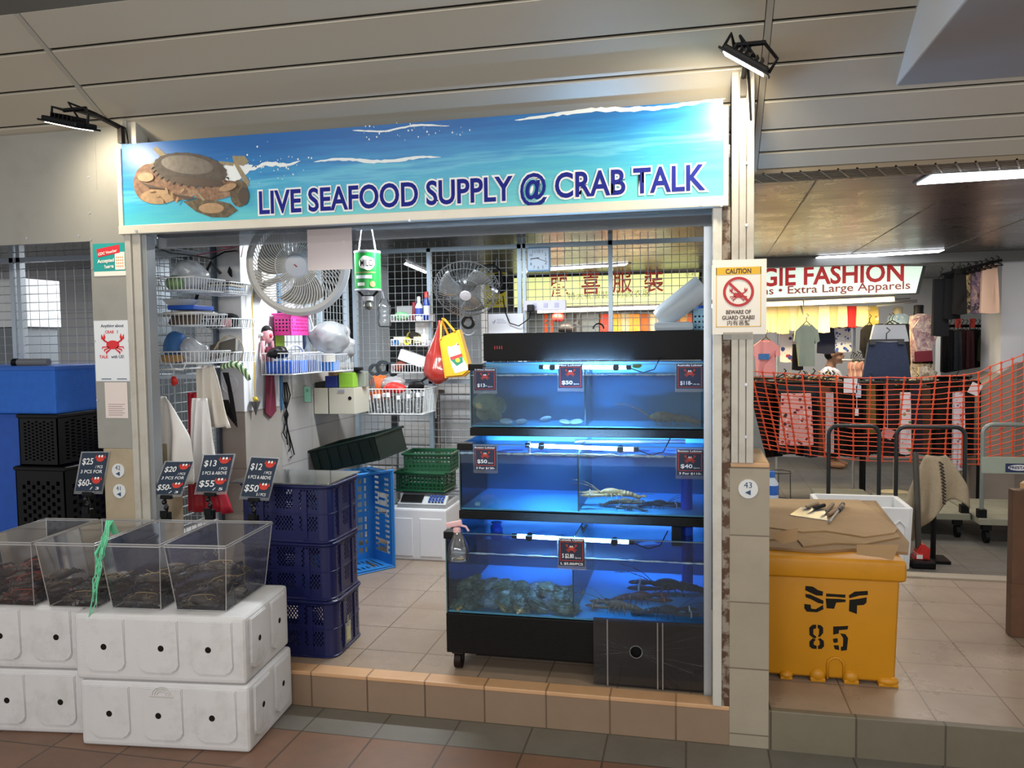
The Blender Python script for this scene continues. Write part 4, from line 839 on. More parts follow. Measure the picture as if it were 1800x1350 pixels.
# cord with cone, tie with pompom
xc = XL+.03; p0, p1 = aX(441, 470, xc), aX(449, 700, xc); t = T('plumb_cord', 'yellow cord with a grey cone hanging on the white column', 'cord', p1)
O('cord', M().tube([p0, p0.lerp(p1, .5), p1], .0035, 6), mat('d6b42c', .6), t); a = M(); a.ell(p1+V((0, 0, -.005)), (.014, .014, .014), None, 8); a.tube([p1+V((-.015, 0, .004)), p1+V((.016, 0, -.01))], .005, 6); O('knot', a, mat('d9bd2f', .6), t)
O('cone', M().lathe([(.028, -.018), (.027, -.02), (.012, -.06), (.002, -.095)], p1, 14), mat('77787a', .35, .6), t)
p = aX(474, 625, XL+.02); q_ = aX(478, 735, XL+.02); h = p.z-q_.z; a = M(); t = T('necktie', 'dark red necktie hanging from a wall hook with a pink pompom', 'tie', q_)
yt = p.y; a.poly([V((XL+.012, yt+y, p.z-h*z)) for y, z in ((-.03, -.14), (.03, -.14), (.035, 0), (.05, .45), (.062, .9), (.0, 1.0), (-.062, .9), (-.045, .4), (-.032, 0))], (.008, 0, 0), .002); O('blade', a, mat('74203a', .7, var=.1, vscale=60), t)
pk = aX(470, 590, XL+.02); a = M(); a.ell(pk, (.028, .04, .045), None, 14, .15, 2, 60); a.tube([pk+V((0, -.05, -.03)), pk+V((.0, -.06, -.10)), pk+V((0, -.03, -.16))], .012, 6); a.tube([pk+V((0, .05, -.03)), pk+V((0, .06, -.10))], .012, 6); a.mi(1); a.ell(pk+V((.024, -.005, .0)), (.008, .016, .014), None, 8); a.mi(2); a.ell(pk+V((-.004, .0, .03)), (.026, .035, .03), None, 10); O('pompom', a, [mat('d99aa2', .9), mat('c22438', .6), mat('1d1a1c', .8)], t, smooth=True)
for u, v in ((471, 577), (456, 588)): p = aX(u, v, XL); O('wall_hook', M().cyl(p, p+V((.018, 0, 0)), .012, .009, 10), m_white, None, 'white round wall hook %s the necktie' % ('above' if u > 460 else 'left of'), 'hook')

# white wall fan
fc = aY(524, 466, 3.78); fa = V((.30, -1, -.14)).normalized(); fu = V((0, 0, 1)).cross(fa).normalized()*-1; fu = fa.cross(V((0, 0, 1))).normalized(); fv = fu.cross(fa).normalized()
if fv.z < 0: fv = -fv
t = T('wall_fan', 'big white round wall fan with spiral guard high on the left', 'fan', fc)
FR = .258
def ringpt(r_, th, d=0): return fc+fu*(r_*math.cos(th))+fv*(r_*math.sin(th))+fa*d
a = M(); a.lathe([(FR*.84, .03), (FR*.92, .028), (FR, .0), (FR, -.03), (FR*.97, -.06), (FR*.92, -.06), (FR*.84, .03)], fc, 48, fa); O('outer_ring', a, mat('d9d6ce', .35), t, smooth=35)
a = M()
for k in range(66):
    th = 2*math.pi*k/66; pts = []
    for j in range(7):
        s_ = j/6; r_ = FR*(.24+.62*s_); pts.append(ringpt(r_, th+.55*s_**1.6, .052-.03*s_**3))
    a.tube(pts, .0024, 4)
a.tube([ringpt(FR*.40, 2*math.pi*k/40, .054) for k in range(40)], .0022, 4, True)
O('guard', a, mat('e3e0d9', .35), t)
a = M(); a.lathe([(.001, .062), (FR*.2, .058), (FR*.24, .05), (FR*.24, .04)], fc, 28, fa); a.mi(1); a.box(fc+fa*.063, (.016, .016, .004), MX((0, R(45), 0))); O('badge', a, [mat('d3d7dc', .35), mat('c23535', .5)], t, smooth=30)
for k in range(3):
    a = M(); 
    def bl(u, v, k=k): 
        th = 2*math.pi*k/3+(u-.5)*1.25+v*.5; r_ = FR*(.16+.62*v); return ringpt(r_, th, -.0-.035*(u-.5)-.01)
    a.grid(bl, 8, 6); O('blade', a, mat('77756f', .3), t, smooth=True, solid=.003)
a = M(); a.lathe([(.05, -.02), (.075, -.05), (.075, -.14), (.05, -.17)], fc, 20, fa); wp = aX(452, 500, XL); a.tube([fc-fa*.16, fc-fa*.2+V((-.06, 0, -.05)), V((XL+.05, wp.y, wp.z))], .02, 8); a.box((XL+.03, wp.y, wp.z), (.055, .09, .16), None, .008); O('motor_bracket', a, mat('a19e97', .4), t, smooth=35)
a = M()
for k in range(22): th = 2*math.pi*k/22; a.tube([ringpt(FR*.9, th, -.04), ringpt(FR*.55, th, -.10), ringpt(.07, th, -.11)], .0016, 4)
O('rear_guard', a, mat('8d8a84', .4), t)
# plastic strip and paper sheet under the sign
p0, p1 = aY(540, 404, 3.24), aY(620, 473, 3.24); a = M(); a.bx(p0.x, p1.x, 3.238, 3.240, p1.z, p0.z); O('plastic_sheet', a, clear('e8dede', .08, .2, .78, 'cdbfc0'), None, 'pinkish milky plastic sheet hanging under the sign in front of the fan', 'plastic sheet')
a = M(); a.bx(-2.37, .08, 3.262, 3.264, 2.035, 2.10); O('plastic_strip', a, clear('b9bec4', .25, .04, .22, '8a9096'), None, 'clear rolled plastic strip along the underside of the sign', 'plastic strip')

# green tin lamp
c = aY(647, 512, 4.5); t = T('tin_lamp', 'green drink tin lettered MILO hung as a lamp on two cords', 'lamp', c); r_ = .077; H = .235
a = M(); a.lathe([(r_*.98, .0), (r_*1.03, .004), (r_*1.0, .012), (r_, .014)], c, 32); a.lathe([(r_, H-.014), (r_*1.03, H-.006), (r_*1.02, H), (r_*.95, H)], c, 32); O('metal_rim', a, m_alu, t, smooth=35)
a = M(); a.lathe([(r_, .012), (r_, .05), (r_*1.0, H*.5), (r_, H-.012)], c, 32); O('body', a, mat('1f8a3c', .3, .25, var=.12, vscale=25), t, smooth=35)
def onc(th, z, d=.001): return c+V(((r_+d)*math.sin(th), -(r_+d)*math.cos(th), z))
def wrap(a, th0, th1, z0, z1, d): a.grid(lambda u, v: onc(th0+(th1-th0)*u, z0+(z1-z0)*v, d), 10, 2)
a = M(); n = 20; ctr = (.33, H*.68)
a.grid(lambda u, v: onc(ctr[0]+.62*v*math.cos(2*math.pi*u), ctr[1]+.040*v*math.sin(2*math.pi*u)*(1+.10*math.sin(8*math.pi*u)), .002), 40, 4); a.mi(1)
b = M().text('MILO', (-.5, 0, 0), .5, (1, 0, 0), (0, 0, 1), w=1.0, off=.012)
for v in b.b.verts: x, z = v.co.x, v.co.z; v.co = onc(ctr[0]+x*.90, ctr[1]-.019+z*.076, .007)
me = bpy.data.meshes.new('x'); b.b.to_mesh(me); [setattr(p, 'material_index', 1) for p in me.polygons]; a.b.from_mesh(me); bpy.data.meshes.remove(me)
a.mi(2); wrap(a, -.6, .7, H*.30, H*.38, .0015); a.mi(0); wrap(a, -.45, .15, H*.12, H*.20, .002); a.mi(3)
a.grid(lambda u, v: onc(.75+.22*v*math.cos(2*math.pi*u), H*.16+.017*v*math.sin(2*math.pi*u), .002), 14, 1)
wrap(a, -.9, 1.0, H*.44, H*.46, .001)
O('printed_label', a, [mat('eef0ea', .5), mat('1c1210', .5), mat('c9d3d9', .5), mat('9c7a55', .5)], t)
a = M()
for s in (-1, 1): a.tube([c+V((s*.055, 0, H-.01)), c+V((s*.033, 0, H+.13)), V((c.x+s*.02, c.y, ZC))], .004, 6)
O('cord', a, mat('c9ced0', .6), t)
a = M(); a.tube([c+V((-.06, 0, .0)), c+V((-.03, 0, -.03)), c+V((.03, 0, -.03)), c+V((.06, 0, 0))], .008, 6); O('black_cord', a, m_black, t)
a = M(); a.lathe([(.035, -.03), (.03, -.05), (.03, -.055), (.012, -.06)], c, 14); a.mi(1); a.lathe([(.012, -.055), (.026, -.075), (.03, -.09), (.022, -.105), (.001, -.112)], c, 14); O('bulb', a, [mat('c3c7c9', .3), mat('5d5f58', .2)], t, smooth=35)

# mesh shelves with bottles
ysh = YB-.03
def wall_shelf(lab, u0, u1, vt, vb, dep=.13):
    p, q_ = aY(u0, vt, ysh-dep), aY(u1, vt, ysh-dep); zb = aY(u0, vb, ysh-dep).z; basket(lab, p.x, q_.x, ysh-dep, ysh, zb, p.z, .02, .0017, 'small wire shelves on the back mesh'); return p.x, q_.x, ysh-dep, zb
s1 = wall_shelf('upper small wire shelf holding spray cans on the back mesh', 687, 754, 554, 565); s2 = wall_shelf('middle small wire shelf holding tape rolls on the back mesh', 687, 752, 597, 608); s3 = wall_shelf('lower small wire shelf holding a white box on the back mesh', 688, 746, 641, 655)
def on(s_, f, d=.05): return V((s_[0]+(s_[1]-s_[0])*f, s_[2]+d, s_[3]+.004))
bottle('blue spray can with a red cap on the upper wire shelf', on(s1, .86, .07), .024, .20, mat('23409a', .3), mat('c23a34', .4), 'spray_can', 'spray can', .55, mat('d7dbe6', .4)); bottle('white and blue bottle on the upper wire shelf', on(s1, .70, .035), .026, .165, mat('dfe4ee', .4), mat('e9edf0', .4), lbl=mat('3c4fa8', .4)); bottle('slim dark red bottle on the upper wire shelf', on(s1, .54, .06), .014, .13, mat('7a1f2a', .4), mat('8d2630', .4), neck=.8)
bag('packet', 'green and white packet on the upper wire shelf', 'packet', mat('7fc08a', .5, dirt='eef1ee', dscale=30, damt=.9), on(s1, .22)+V((0, 0, .035)), (.06, .035, .03), 3); simple_box('clear_box', 'clear plastic box behind the green packet', 'box', m_plas, on(s1, .30, .095)+V((0, 0, .055)), (.14, .03, .10))
simple_box('tub', 'cream tub on the middle wire shelf', 'tub', mat('d9d6b8', .5), on(s2, .18, .07)+V((0, 0, .03)), (.085, .07, .055)); roll('yellow tape roll standing on the middle wire shelf', on(s2, .42, .022)+V((0, 0, .028)), .027, .015, .02, mat('d9d22c', .4)); roll('blue tape roll on the middle wire shelf', on(s2, .12, .016)+V((0, 0, .022)), .02, .01, .02, mat('2f78c8', .4)); bag('glove', 'black and yellow glove on the middle wire shelf', 'glove', mat('1f1d1a', .7, dirt='d0b53a', dscale=20, damt=.9), on(s2, .5, .085)+V((0, 0, .055)), (.05, .03, .04), 7, jit=.4); roll('cream tape roll on the middle wire shelf', on(s2, .68, .05)+V((0, 0, .035)), .034, .015, .045, mat('c9c4a6', .5), (0, 0, 1)); bottle('small white bottle with cone tip on the middle wire shelf', on(s2, .84, .05), .018, .11, mat('e2e6ea', .4), mat('e2e6ea', .4), neck=.25)
simple_box('card', 'white card with a red and black print hung above the middle shelf', 'card', mat('d5d3d2', .5), aY(742, 585, YB-.02), (.10, .006, .20)); simple_box('tissue_box', 'tilted white box on the lower wire shelf', 'box', mat('d2d3d6', .5), on(s3, .6, .06)+V((0, 0, .09)), (.20, .08, .075), rot=MX((0, R(20), 0)))
bag('brush', 'brown and red brushes on the lower wire shelf', 'brushes', mat('7a3b2a', .7, var=.4, vscale=60), on(s3, .2)+V((0, 0, .035)), (.045, .035, .035), 4, jit=.5); bag('pouch', 'black pouch on the lower wire shelf', 'pouch', m_black, on(s3, .5, .03)+V((0, 0, .03)), (.05, .025, .026), 5)
for k, (u, v, r_) in enumerate(((659, 650, 12), (673, 646, 14), (690, 647, 12))): roll('dark tape ring hanging on the back mesh, %s of three in a row' % ['left', 'middle', 'right'][k], aY(u, v, YB-.03), r_*.0037, r_*.0021, .03, mat('3c4348', .3), group='tape rings on the back mesh')
c = aY(676, 555, 5.3); t = T('hanging_bottle', 'crumpled clear plastic bottle bag hanging left of the upper shelf', 'plastic bottle', c); a = M(); a.lathe([(.03, -.08), (.045, -.07), (.05, -.02), (.042, .02), (.05, .05), (.03, .10), (.02, .12)], c, 14); O('body', a, m_plasclear, t, smooth=40); a = M(); a.tube([c+V((0, 0, .12)), c+V((-.03, .05, .17)), c+V((-.06, .12, .15))], .003, 5); O('string', a, mat('c9c4d8', .6), t)
# long basket of bottles
yb0 = 5.06; p, q_ = aY(624, 684, yb0), aY(746, 684, yb0); zb = aY(640, 728, yb0).z
basket('long white wire basket of clear bottles in the back left corner', p.x, q_.x, yb0, yb0+.30, zb, p.z, .024, .002, tap=.02)
for k in range(12):
    f = (k % 6)/5; bottle('small clear plastic bottle in the long wire basket', (p.x+.07+(q_.x-p.x-.14)*f, yb0+.07+.1*(k//6), zb+.006), .03, .115+.01*(k % 3), m_plasclear, mat('dfe5e8', .3), group='clear bottles in the long wire basket')
bag('orange_bag', 'orange plastic bag at the left of the long wire basket', 'plastic bag', mat('d4622a', .45, var=.2), V((p.x+.09, yb0+.23, zb+.14)), (.08, .05, .11), 3, jit=.3); bag('red_bag', 'red plastic packet lying on the long wire basket', 'plastic bag', mat('cf2f2a', .45), V((p.x+.24, yb0+.10, p.z-.0)), (.075, .05, .035), 6, jit=.3); bag('plastic_bag', 'clear crumpled bag on the long wire basket', 'plastic bag', m_plas, V((p.x+.20, yb0+.20, p.z+.03)), (.07, .05, .05), 8, jit=.4)
a = M(); b0 = V((p.x+.10, yb0+.04, p.z-.02))
for k in range(3): a.tube([b0+V((k*.016, 0, 0)), b0+V((.02+k*.016-.04, .01, .09)), b0+V((k*.016-.07, .02, .12))], .007, 6)
O('tongs', a, mat('b9bcc0', .25, .9), None, 'steel tongs standing in the long wire basket', 'tongs')
a = M(); b0 = V((q_.x-.14, yb0+.15, p.z-.02)); a.tube([b0, b0+V((.05, 0, .05)), b0+V((.12, 0, .10)), b0+V((.2, 0, .13))], .008, 6); a.ell(b0+V((.04, -.02, .03)), (.06, .03, .035), None, 12, .3, 2); O('wrench', a, m_black, None, 'black tool lying at the right of the long wire basket', 'tool')
# box file and things on it
yb = 4.83; p, q_ = aY(551, 682, yb), aY(623, 682, yb); zb = aY(600, 728, yb).z; t = T('box_file', 'cream metal box on the wall with a black gap and round hole', 'box', ((p.x+q_.x)/2, yb, zb)); xm = aY(577, 700, yb).x
a = M(); a.bx(XL+.004, xm-.004, yb, yb+.24, zb, p.z, .003); a.bx(xm+.004, q_.x, yb, yb+.24, zb, p.z, .003); a.mi(1); a.bx(xm-.004, xm+.004, yb+.006, yb+.23, zb+.003, p.z-.003); h_ = aY(615, 700, yb); a.cyl((h_.x, yb-.002, h_.z), (h_.x, yb+.004, h_.z), .012, n=14); O('body', a, [mat('c9c5b3', .45), m_black], t)
a = M(); h_ = aY(600, 683, yb); a.bx(h_.x-.022, h_.x+.022, yb-.004, yb, p.z-.03, p.z-.012); O('label_holder', a, m_alu, t)
zt = p.z; xs = lambda u: aY(u, 680, yb).x
simple_box('carton', 'small dark blue carton on the cream box', 'carton', mat('1d2f7c', .5), (xs(581), yb+.05, zt+.04), (.085, .08, .075)); simple_box('carton', 'lime green carton on the cream box', 'carton', mat('8fc23a', .5), (xs(606), yb+.06, zt+.05), (.10, .08, .095)); simple_box('clear_case', 'grey clear case behind the lime carton', 'case', mat('8e9188', .5), (xs(618), yb+.15, zt+.05), (.09, .06, .10)); roll('brown packing tape roll on top of the cartons', V((xs(583), yb+.06, zt+.075+.032)), .045, .028, .055, mat('8d6c45', .35), (0, 0, 1))
a = M(); a.box((xs(562), yb+.08, zt+.022), (.10, .13, .04), MX((0, R(-8), .2)), .008); O('black_case', a, m_dark, None, 'dark green black case at the left on the cream box', 'case')
a = M(); b0 = V((xs(612), yb+.08, zt+.12)); a.box(b0, (.13, .06, .02), .2, .006); a.box(b0+V((.03, 0, -.012)), (.03, .03, .03)); O('black_tool', a, m_black, None, 'black tool lying on the lime carton', 'tool')
c = aY(541, 692, 4.70); t = T('green_tag', 'pale green note in a clear sleeve hanging on the block wall', 'note', c); a = M(); a.box(c, (.058, .002, .115)); O('sleeve', a, m_plasclear, t); a = M(); a.box(c+V((0, -.004, -.004)), (.044, .001, .095)); a.mi(1); a.text('X', c+V((-.01, -.006, .01)), .02); O('paper', a, [mat('8fd6b4', .6), m_dark], t); a = M(); a.tube([c+V((0, 0, .06)), c+V((.006, -.004, .085)), c+V((0, 0, .10))], .004, 5); O('clip', a, m_alu, t)
a = M()
for k in range(4): p = aX(498+k*2, 672, XL+.012); a.tube([p, p+V((0, .02*k-.02, -.08)), p+V((.005, .04-.03*k, -.20)), p+V((0, .03*k-.02, -.30-.05*k)), p+V((.003, .01, -.34-.04*k))], .004, 5)
O('strap', a, m_black, None, 'thin black straps hanging on the block wall', 'strap')
# side window baskets
xs_ = XL+.02; p = aX(508, 565, XL+.06); t = T('pink_basket', 'bright pink plastic basket hanging on the side mesh', 'basket', (XL+.07, p.y, p.z-.085))
a = M(); a.perf((XL+.13, p.y-.11, p.z-.08), (0, .22, 0), (0, 0, .12), 22, 12, lambda i, j: j < 9 and j > 1 and i % 2 == 1 and j % 2 == 0, (-.003, 0, 0)); a.perf((XL+.02, p.y-.11, p.z-.08), (.11, 0, 0), (0, 0, .12), 10, 12, lambda i, j: 1 < j < 9 and i % 2 == 1 and j % 2 == 0, (0, .003, 0)); a.bx(XL+.02, XL+.13, p.y-.11, p.y+.11, p.z-.083, p.z-.08); a.bx(XL+.02, XL+.023, p.y-.11, p.y+.11, p.z-.08, p.z+.04); a.bx(XL+.02, XL+.13, p.y+.107, p.y+.11, p.z-.08, p.z+.04)
a.tube([V((XL+.015, p.y-.115, p.z+.04)), V((XL+.135, p.y-.115, p.z+.04)), V((XL+.135, p.y+.115, p.z+.04)), V((XL+.015, p.y+.115, p.z+.04))], .006, 6, True); O('body', a, mat('e0389a', .4), t)
simple_box('card_case', 'white and black card case in the pink basket', 'case', mat('d9d9e0', .5), (XL+.075, p.y-.02, p.z+.03), (.05, .11, .13), rot=MX((R(15), 0, .3))); simple_box('pen_case', 'navy case at the left of the pink basket', 'case', mat('1b2050', .5), (XL+.075, p.y-.085, p.z+.0), (.06, .03, .13))
p = aX(492, 588, XL+.025); simple_box('note_pad', 'lime note pad hanging under the pink basket', 'note pad', mat('a8cf3a', .6), p, (.008, .10, .16))
p = aX(535, 592, XL+.05); simple_box('price_card', 'spare navy price card with a red spot on the side mesh', 'card', mat('24365c', .5), p, (.012, .16, .13), rot=MX((R(10), 0, .4)))
pA = aX(511, 632, XL+.20); basket('white wire basket of blue trays on the side mesh, nearer part', XL+.02, XL+.21, pA.y-.0, pA.y+.36, pA.z-.085, pA.z+.035, .022, .0019, 'wire baskets on the side mesh')
basket('white wire basket of bags on the side mesh, farther part', XL+.02, XL+.29, pA.y+.37, pA.y+.65, pA.z-.085, pA.z+.02, .02, .0019, 'wire baskets on the side mesh')
for k in range(3): simple_box('blue_tray', 'blue plastic tray in the wire basket on the side mesh', 'tray', mat(['1b4fae', '2463c4', '1c3f86'][k], .45), (XL+.115, pA.y+.06+.115*k, pA.z-.045), (.15, .10, .07), .05*k, .006, 'blue trays in the side baskets')
simple_box('blue_tray', 'light blue tray in the farther side basket', 'tray', mat('3f86dd', .45), (XL+.17, pA.y+.46, pA.z-.05), (.18, .13, .06)); bag('plastic_bag', 'big bulging milky plastic bag on the side baskets', 'plastic bag', m_plas, V((XL+.19, pA.y+.52, pA.z+.12)), (.13, .13, .10), 11, jit=.25, jf=9); bag('plastic_bag', 'smaller crumpled plastic bag at the right of the big milky bag', 'plastic bag', m_plas, V((XL+.24, pA.y+.60, pA.z+.08)), (.09, .05, .10), 12, jit=.4); bag('glove', 'black glove lying on the nearer side basket', 'glove', m_black, V((XL+.10, pA.y+.05, pA.z+.035)), (.05, .07, .035), 13, jit=.4); roll('white tape roll on the farther side basket', V((XL+.23, pA.y+.42, pA.z+.0)), .04, .02, .05, mat('d9d6cd', .5), (0, 0, 1))
a = M(); a.tube(arc((XL+.12, pA.y+.2, pA.z+.03), .11, 0, 180, 14, 'YZ', .05), .007, 6); O('white_hose', a, m_white, None, 'white hose arched over the nearer side basket', 'hose')
a = M(); a.tube(arc((XL+.03, p.y+.08, p.z-.08), .10, 0, 120, 12, 'YZ', .22), .007, 6); O('white_hose', a, m_white, None, 'white hose curving up beside the pink basket', 'hose')

# bags on the mesh
c = aY(769, 640, 5.22); a = M()
def teardrop(u, v):
    th = 2*math.pi*u; prof = [(0, .008), (.12, .012), (.3, .035), (.55, .075), (.8, .092), (.93, .075), (1, .02)]
    for (a0, r0), (a1, r1) in zip(prof, prof[1:]):
        if v <= a1: r_ = r0+(r1-r0)*(v-a0)/(a1-a0); break
    r_ *= 1+.10*math.sin(5*th+6*v)*v
    return V((c.x+.0-.01*math.sin(3*v)+r_*math.cos(th)+.02*(1-v), c.y+.55*r_*math.sin(th), aY(770, 563, 5.22).z-.43*v))
a.grid(teardrop, 30, 20); O('red_bag', a, clear('e8aca6', .12, .12, .85, 'd8463c'), None, 'red translucent plastic bag hanging on the back mesh', 'plastic bag', smooth=True)
yy = 5.14; P = lambda u, v, d=0: aY(u, v, yy)+V((0, d, 0)); t = T('yellow_tote', 'yellow tote bag with a white cat print hanging on the back mesh', 'bag', P(797, 665))
a = M(); a.poly([P(771, 595), P(806, 579), P(823, 640), P(826, 652), P(814, 662), P(781, 665)], (0, .09, 0), .012); O('body', a, mat('e0a31c', .5, var=.06), t)
a = M(); a.tube([P(775, 597, -.002), P(773, 570, .03), P(772, 563, .06), P(783, 590, .07)], .008, 6); a.tube([P(800, 583, -.002), P(780, 562, .03), P(773, 560, .06)], .008, 6); O('handle', a, mat('cf8f1e', .5), t)
a = M(); a.mi(0); Q = lambda pts: a.poly([P(u, v, -.003) for u, v in pts], (0, .002, 0)); a.poly([P(u, v, -.002) for u, v in ((786, 612), (789, 608), (793, 610), (801, 606), (804, 602), (808, 609), (811, 625), (820, 640), (823, 650), (800, 656), (795, 645), (790, 628))], (0, .0015, 0)); a.mi(1); a.poly([P(u, v, -.004) for u, v in ((791, 628), (812, 621), (813, 626), (793, 634))], (0, .0015, 0)); a.mi(2); a.poly([P(u, v, -.005) for u, v in ((793, 633), (813, 627), (814, 636), (803, 643))], (0, .0015, 0)); a.mi(3); a.poly([P(805+4*math.cos(k*.6), 633+4*math.sin(k*.6), -.006) for k in range(10)], (0, .0015, 0)); a.mi(1); a.poly([P(u, v, -.004) for u, v in ((803, 606), (805, 603), (807, 607))], (0, .0015, 0))
O('cat_print', a, [mat('eceae6', .6), mat('c23a34', .6), mat('2d7d5a', .6), mat('e3c63a', .6)], t)

# cage fan
c = aY(820, 508, 5.10); ax = V((.12, -.75, -.62)).normalized(); u_ = ax.cross(V((0, 0, 1))).normalized(); v_ = u_.cross(ax).normalized(); t = T('cage_fan', 'steel cage fan hanging tilted in front of the back mesh', 'fan', c); m_steel = mat('8d9194', .3, .8)
def cp(r_, th, d): return c+u_*(r_*math.cos(th))+v_*(r_*math.sin(th))+ax*d
a = M()
for k in range(56): th = 2*math.pi*k/56; a.tube([cp(.04, th, .075), cp(.12, th+.06, .07), cp(.19, th+.12, .045), cp(.215, th+.14, .0), cp(.19, th+.14, -.045), cp(.10, th+.14, -.085), cp(.05, th+.14, -.09)], .0014, 4)
for r_, d in ((.215, 0), (.19, .045), (.19, -.045), (.12, .07)): a.tube([cp(r_, 2*math.pi*k/40, d) for k in range(40)], .003 if d == 0 else .002, 5, True)
O('cage', a, m_steel, t)
a = M(); a.lathe([(.0, .08), (.036, .078), (.04, .07)], c, 20, ax); O('badge', a, mat('a7a3a6', .4), t)
a = M(); a.lathe([(.03, -.02), (.06, -.05), (.07, -.10), (.065, -.17), (.03, -.19)], c, 20, ax); O('motor', a, mat('6d7174', .25, .8), t, smooth=35)
for k in range(3):
    a = M(); a.grid(lambda u, v, k=k: cp(.03+.15*v, 2*math.pi*k/3+(u-.5)*1.1+.4*v, .01-.03*(u-.5)), 6, 5); O('blade', a, mat('9ea2a4', .25, .8), t, smooth=True, solid=.002)
a = M(); a.tube([c-ax*.15, aY(838, 468, 5.2), aY(868, 466, 5.25), aY(880, 476, 5.2), aY(882, 500, 5.12), aY(876, 512, 5.10), aY(867, 508, 5.10)], .008, 8); O('arm', a, m_black, t); a = M(); p = aY(870, 508, 5.10); a.cyl(p+V((-.02, 0, 0)), p+V((.02, 0, -.02)), .012, n=10); O('clamp', a, m_alu, t)
a = M(); a.tube([aY(872, 470, 5.25), aY(873, 455, 5.43)], .004, 5); a.tube([aY(786, 468, 5.3), aY(786, 455, 5.43)], .004, 5); O('hook', a, m_alu, t)
roll('black electrical tape ring hanging on the back mesh under the cage fan', aY(823, 567, YB-.03), .046, .03, .03, m_black)
a = M(); a.tube(arc(aY(823, 575, YB-.015), .055, 0, 360, 24), .0025, 5, True); O('wire_loop', a, m_alu, None, 'thin wire loop behind the black tape ring', 'wire')

# clock, power strip, notice
yk = YB-.035; c = aY(947, 456, yk); s_ = .082; t = T('wall_clock', 'pale blue square wall clock on the back mesh', 'clock', c-V((0, 0, s_)))
O('case', M().box(c, (2*s_, .03, 2.05*s_), None, .014, 3), mat('8db7dc', .35), t); dial = O('dial', M().box(c+V((0, -.016, 0)), (1.72*s_, .002, 1.75*s_), None), mat('b9d2ea', .25), t)
a = M()
for n_, (x, z) in {'10': (-.62, .36), '9': (-.62, 0), '8': (-.62, -.38), '7': (-.36, -.66), '6': (0, -.68), '5': (.38, -.66), '4': (.62, -.38), '3': (.62, 0), '2': (.62, .36), '1': (.36, .62), '12': (0, .64), '11': (-.36, .62)}.items(): a.text(n_, c+V((x*s_, -.018, z*s_-.009)), .019, align='CENTER')
O('numeral', a, mat('4e5566', .5), dial)
a = M(); a.box(c+V((-.02, -.02, .006)), (.052, .001, .005), MX((0, R(-6), 0))); O('hour_hand', a, m_dark, dial); a = M(); a.box(c+V((.028, -.021, -.008)), (.075, .001, .003), MX((0, R(20), 0))); O('minute_hand', a, m_dark, dial)
p, q_ = aY(921, 529, yk), aY(996, 545, yk); t = T('power_strip', 'lavender white power strip fixed to the back mesh', 'power strip', ((p.x+q_.x)/2, yk, q_.z)); a = M(); a.bx(p.x, q_.x, yk-.03, yk, q_.z, p.z, .006); O('body', a, mat('c9c9e0', .4), t); 
for k in range(3): x = p.x+.03+.075*k; O('socket', M().box((x+.05, yk-.032, (p.z+q_.z)/2), (.028, .003, .03)), mat('a9a9c4', .4), t)
a = M(); b0 = aY(933, 542, yk-.06); a.box(b0, (.045, .05, .05), None, .008); a.tube([b0+V((0, 0, -.02)), aY(930, 560, yk-.05), aY(912, 573, yk-.04), aY(896, 568, yk-.03), aY(888, 548, yk-.02), aY(884, 520, yk)], .004, 5); O('plug', a, m_black, None, 'black plug with a drooping cable on the power strip', 'plug')
p, q_ = aY(858, 552, yk), aY(920, 582, yk); t = T('notice_paper', 'white printed notice tied to the back mesh above the tank hood', 'notice', ((p.x+q_.x)/2, yk, q_.z)); O('sheet', M().bx(p.x, q_.x, yk-.002, yk, q_.z-.02, p.z), mat('d5d9e2', .5), t)
a = M()
for k in range(3): a.bx(p.x+.06, p.x+.11+.01*k, yk-.003, yk-.002, p.z-.04-.012*k, p.z-.036-.012*k)
for k in range(3): a.tube([V((p.x+.03, yk-.003, p.z-.05-.006*k)), V((p.x+.04, yk-.003, p.z-.056-.006*k)), V((p.x+.052, yk-.003, p.z-.038-.006*k))], .0015, 4)
O('print', a, mat('8f97a8', .6), t)

# blue crate on end, dark tray, foam box with scale and baskets
def crate_open(w_, d_, h_, holes, th=.005):
    """open tray/crate in local space, base at z=0"""
    a = M(); x, y = w_/2, d_/2
    for p, q2, n_ in (((-x, -y, 0), (x, -y, 0), 36), ((x, -y, 0), (x, y, 0), 26), ((x, y, 0), (-x, y, 0), 36), ((-x, y, 0), (-x, -y, 0), 26)): crate_side(a, p, q2, h_, n_, 14, lambda i, j, n_=n_: holes(i, j, n_, 14), th)
    a.perf((-x, -y, 0), (w_, 0, 0), (0, d_, 0), 36, 26, lambda i, j: 2 < i < 33 and 2 < j < 23 and i % 3 != 0 and j % 3 != 0 and i not in (17, 18) , (0, 0, th))
    for z, o_, r_ in ((h_, .008, .008), (.004, .001, .005)): a.tube([V((-x-o_, -y-o_, z)), V((x+o_, -y-o_, z)), V((x+o_, y+o_, z)), V((-x-o_, y+o_, z))], r_, 6, True)
    return a
hs = lambda i, j, n, nz: 3 < j < 11 and i % 3 != 0 and 2 < i < n-3 and (i//9) % 2 == 0 or (j in (2, 3, 4, 9, 10, 11) and i % 2 == 0 and 2 < i < n-3)
m_sky = mat('2f83cf', .4, var=.06)
t = T('blue_crate', 'sky blue perforated crate standing on its side against the block wall', 'crate', (-2.235, 4.79, ZK+.315)); O('body', crate_open(.61, .42, .25, hs), m_sky, t, local=True)
t.rotation_euler = MX((0, 0, R(14))).to_4x4().to_3x3().to_euler(); t.rotation_euler = (MX((0, 0, R(-38))) @ MX((R(0), R(90), 0)) @ MX((0, R(0), 0))).to_euler(); t.location = V((-2.19, 4.80, ZK+.318))
m_dkgreen = mat('12211d', .5); 
hs2 = lambda i, j, n, nz: False
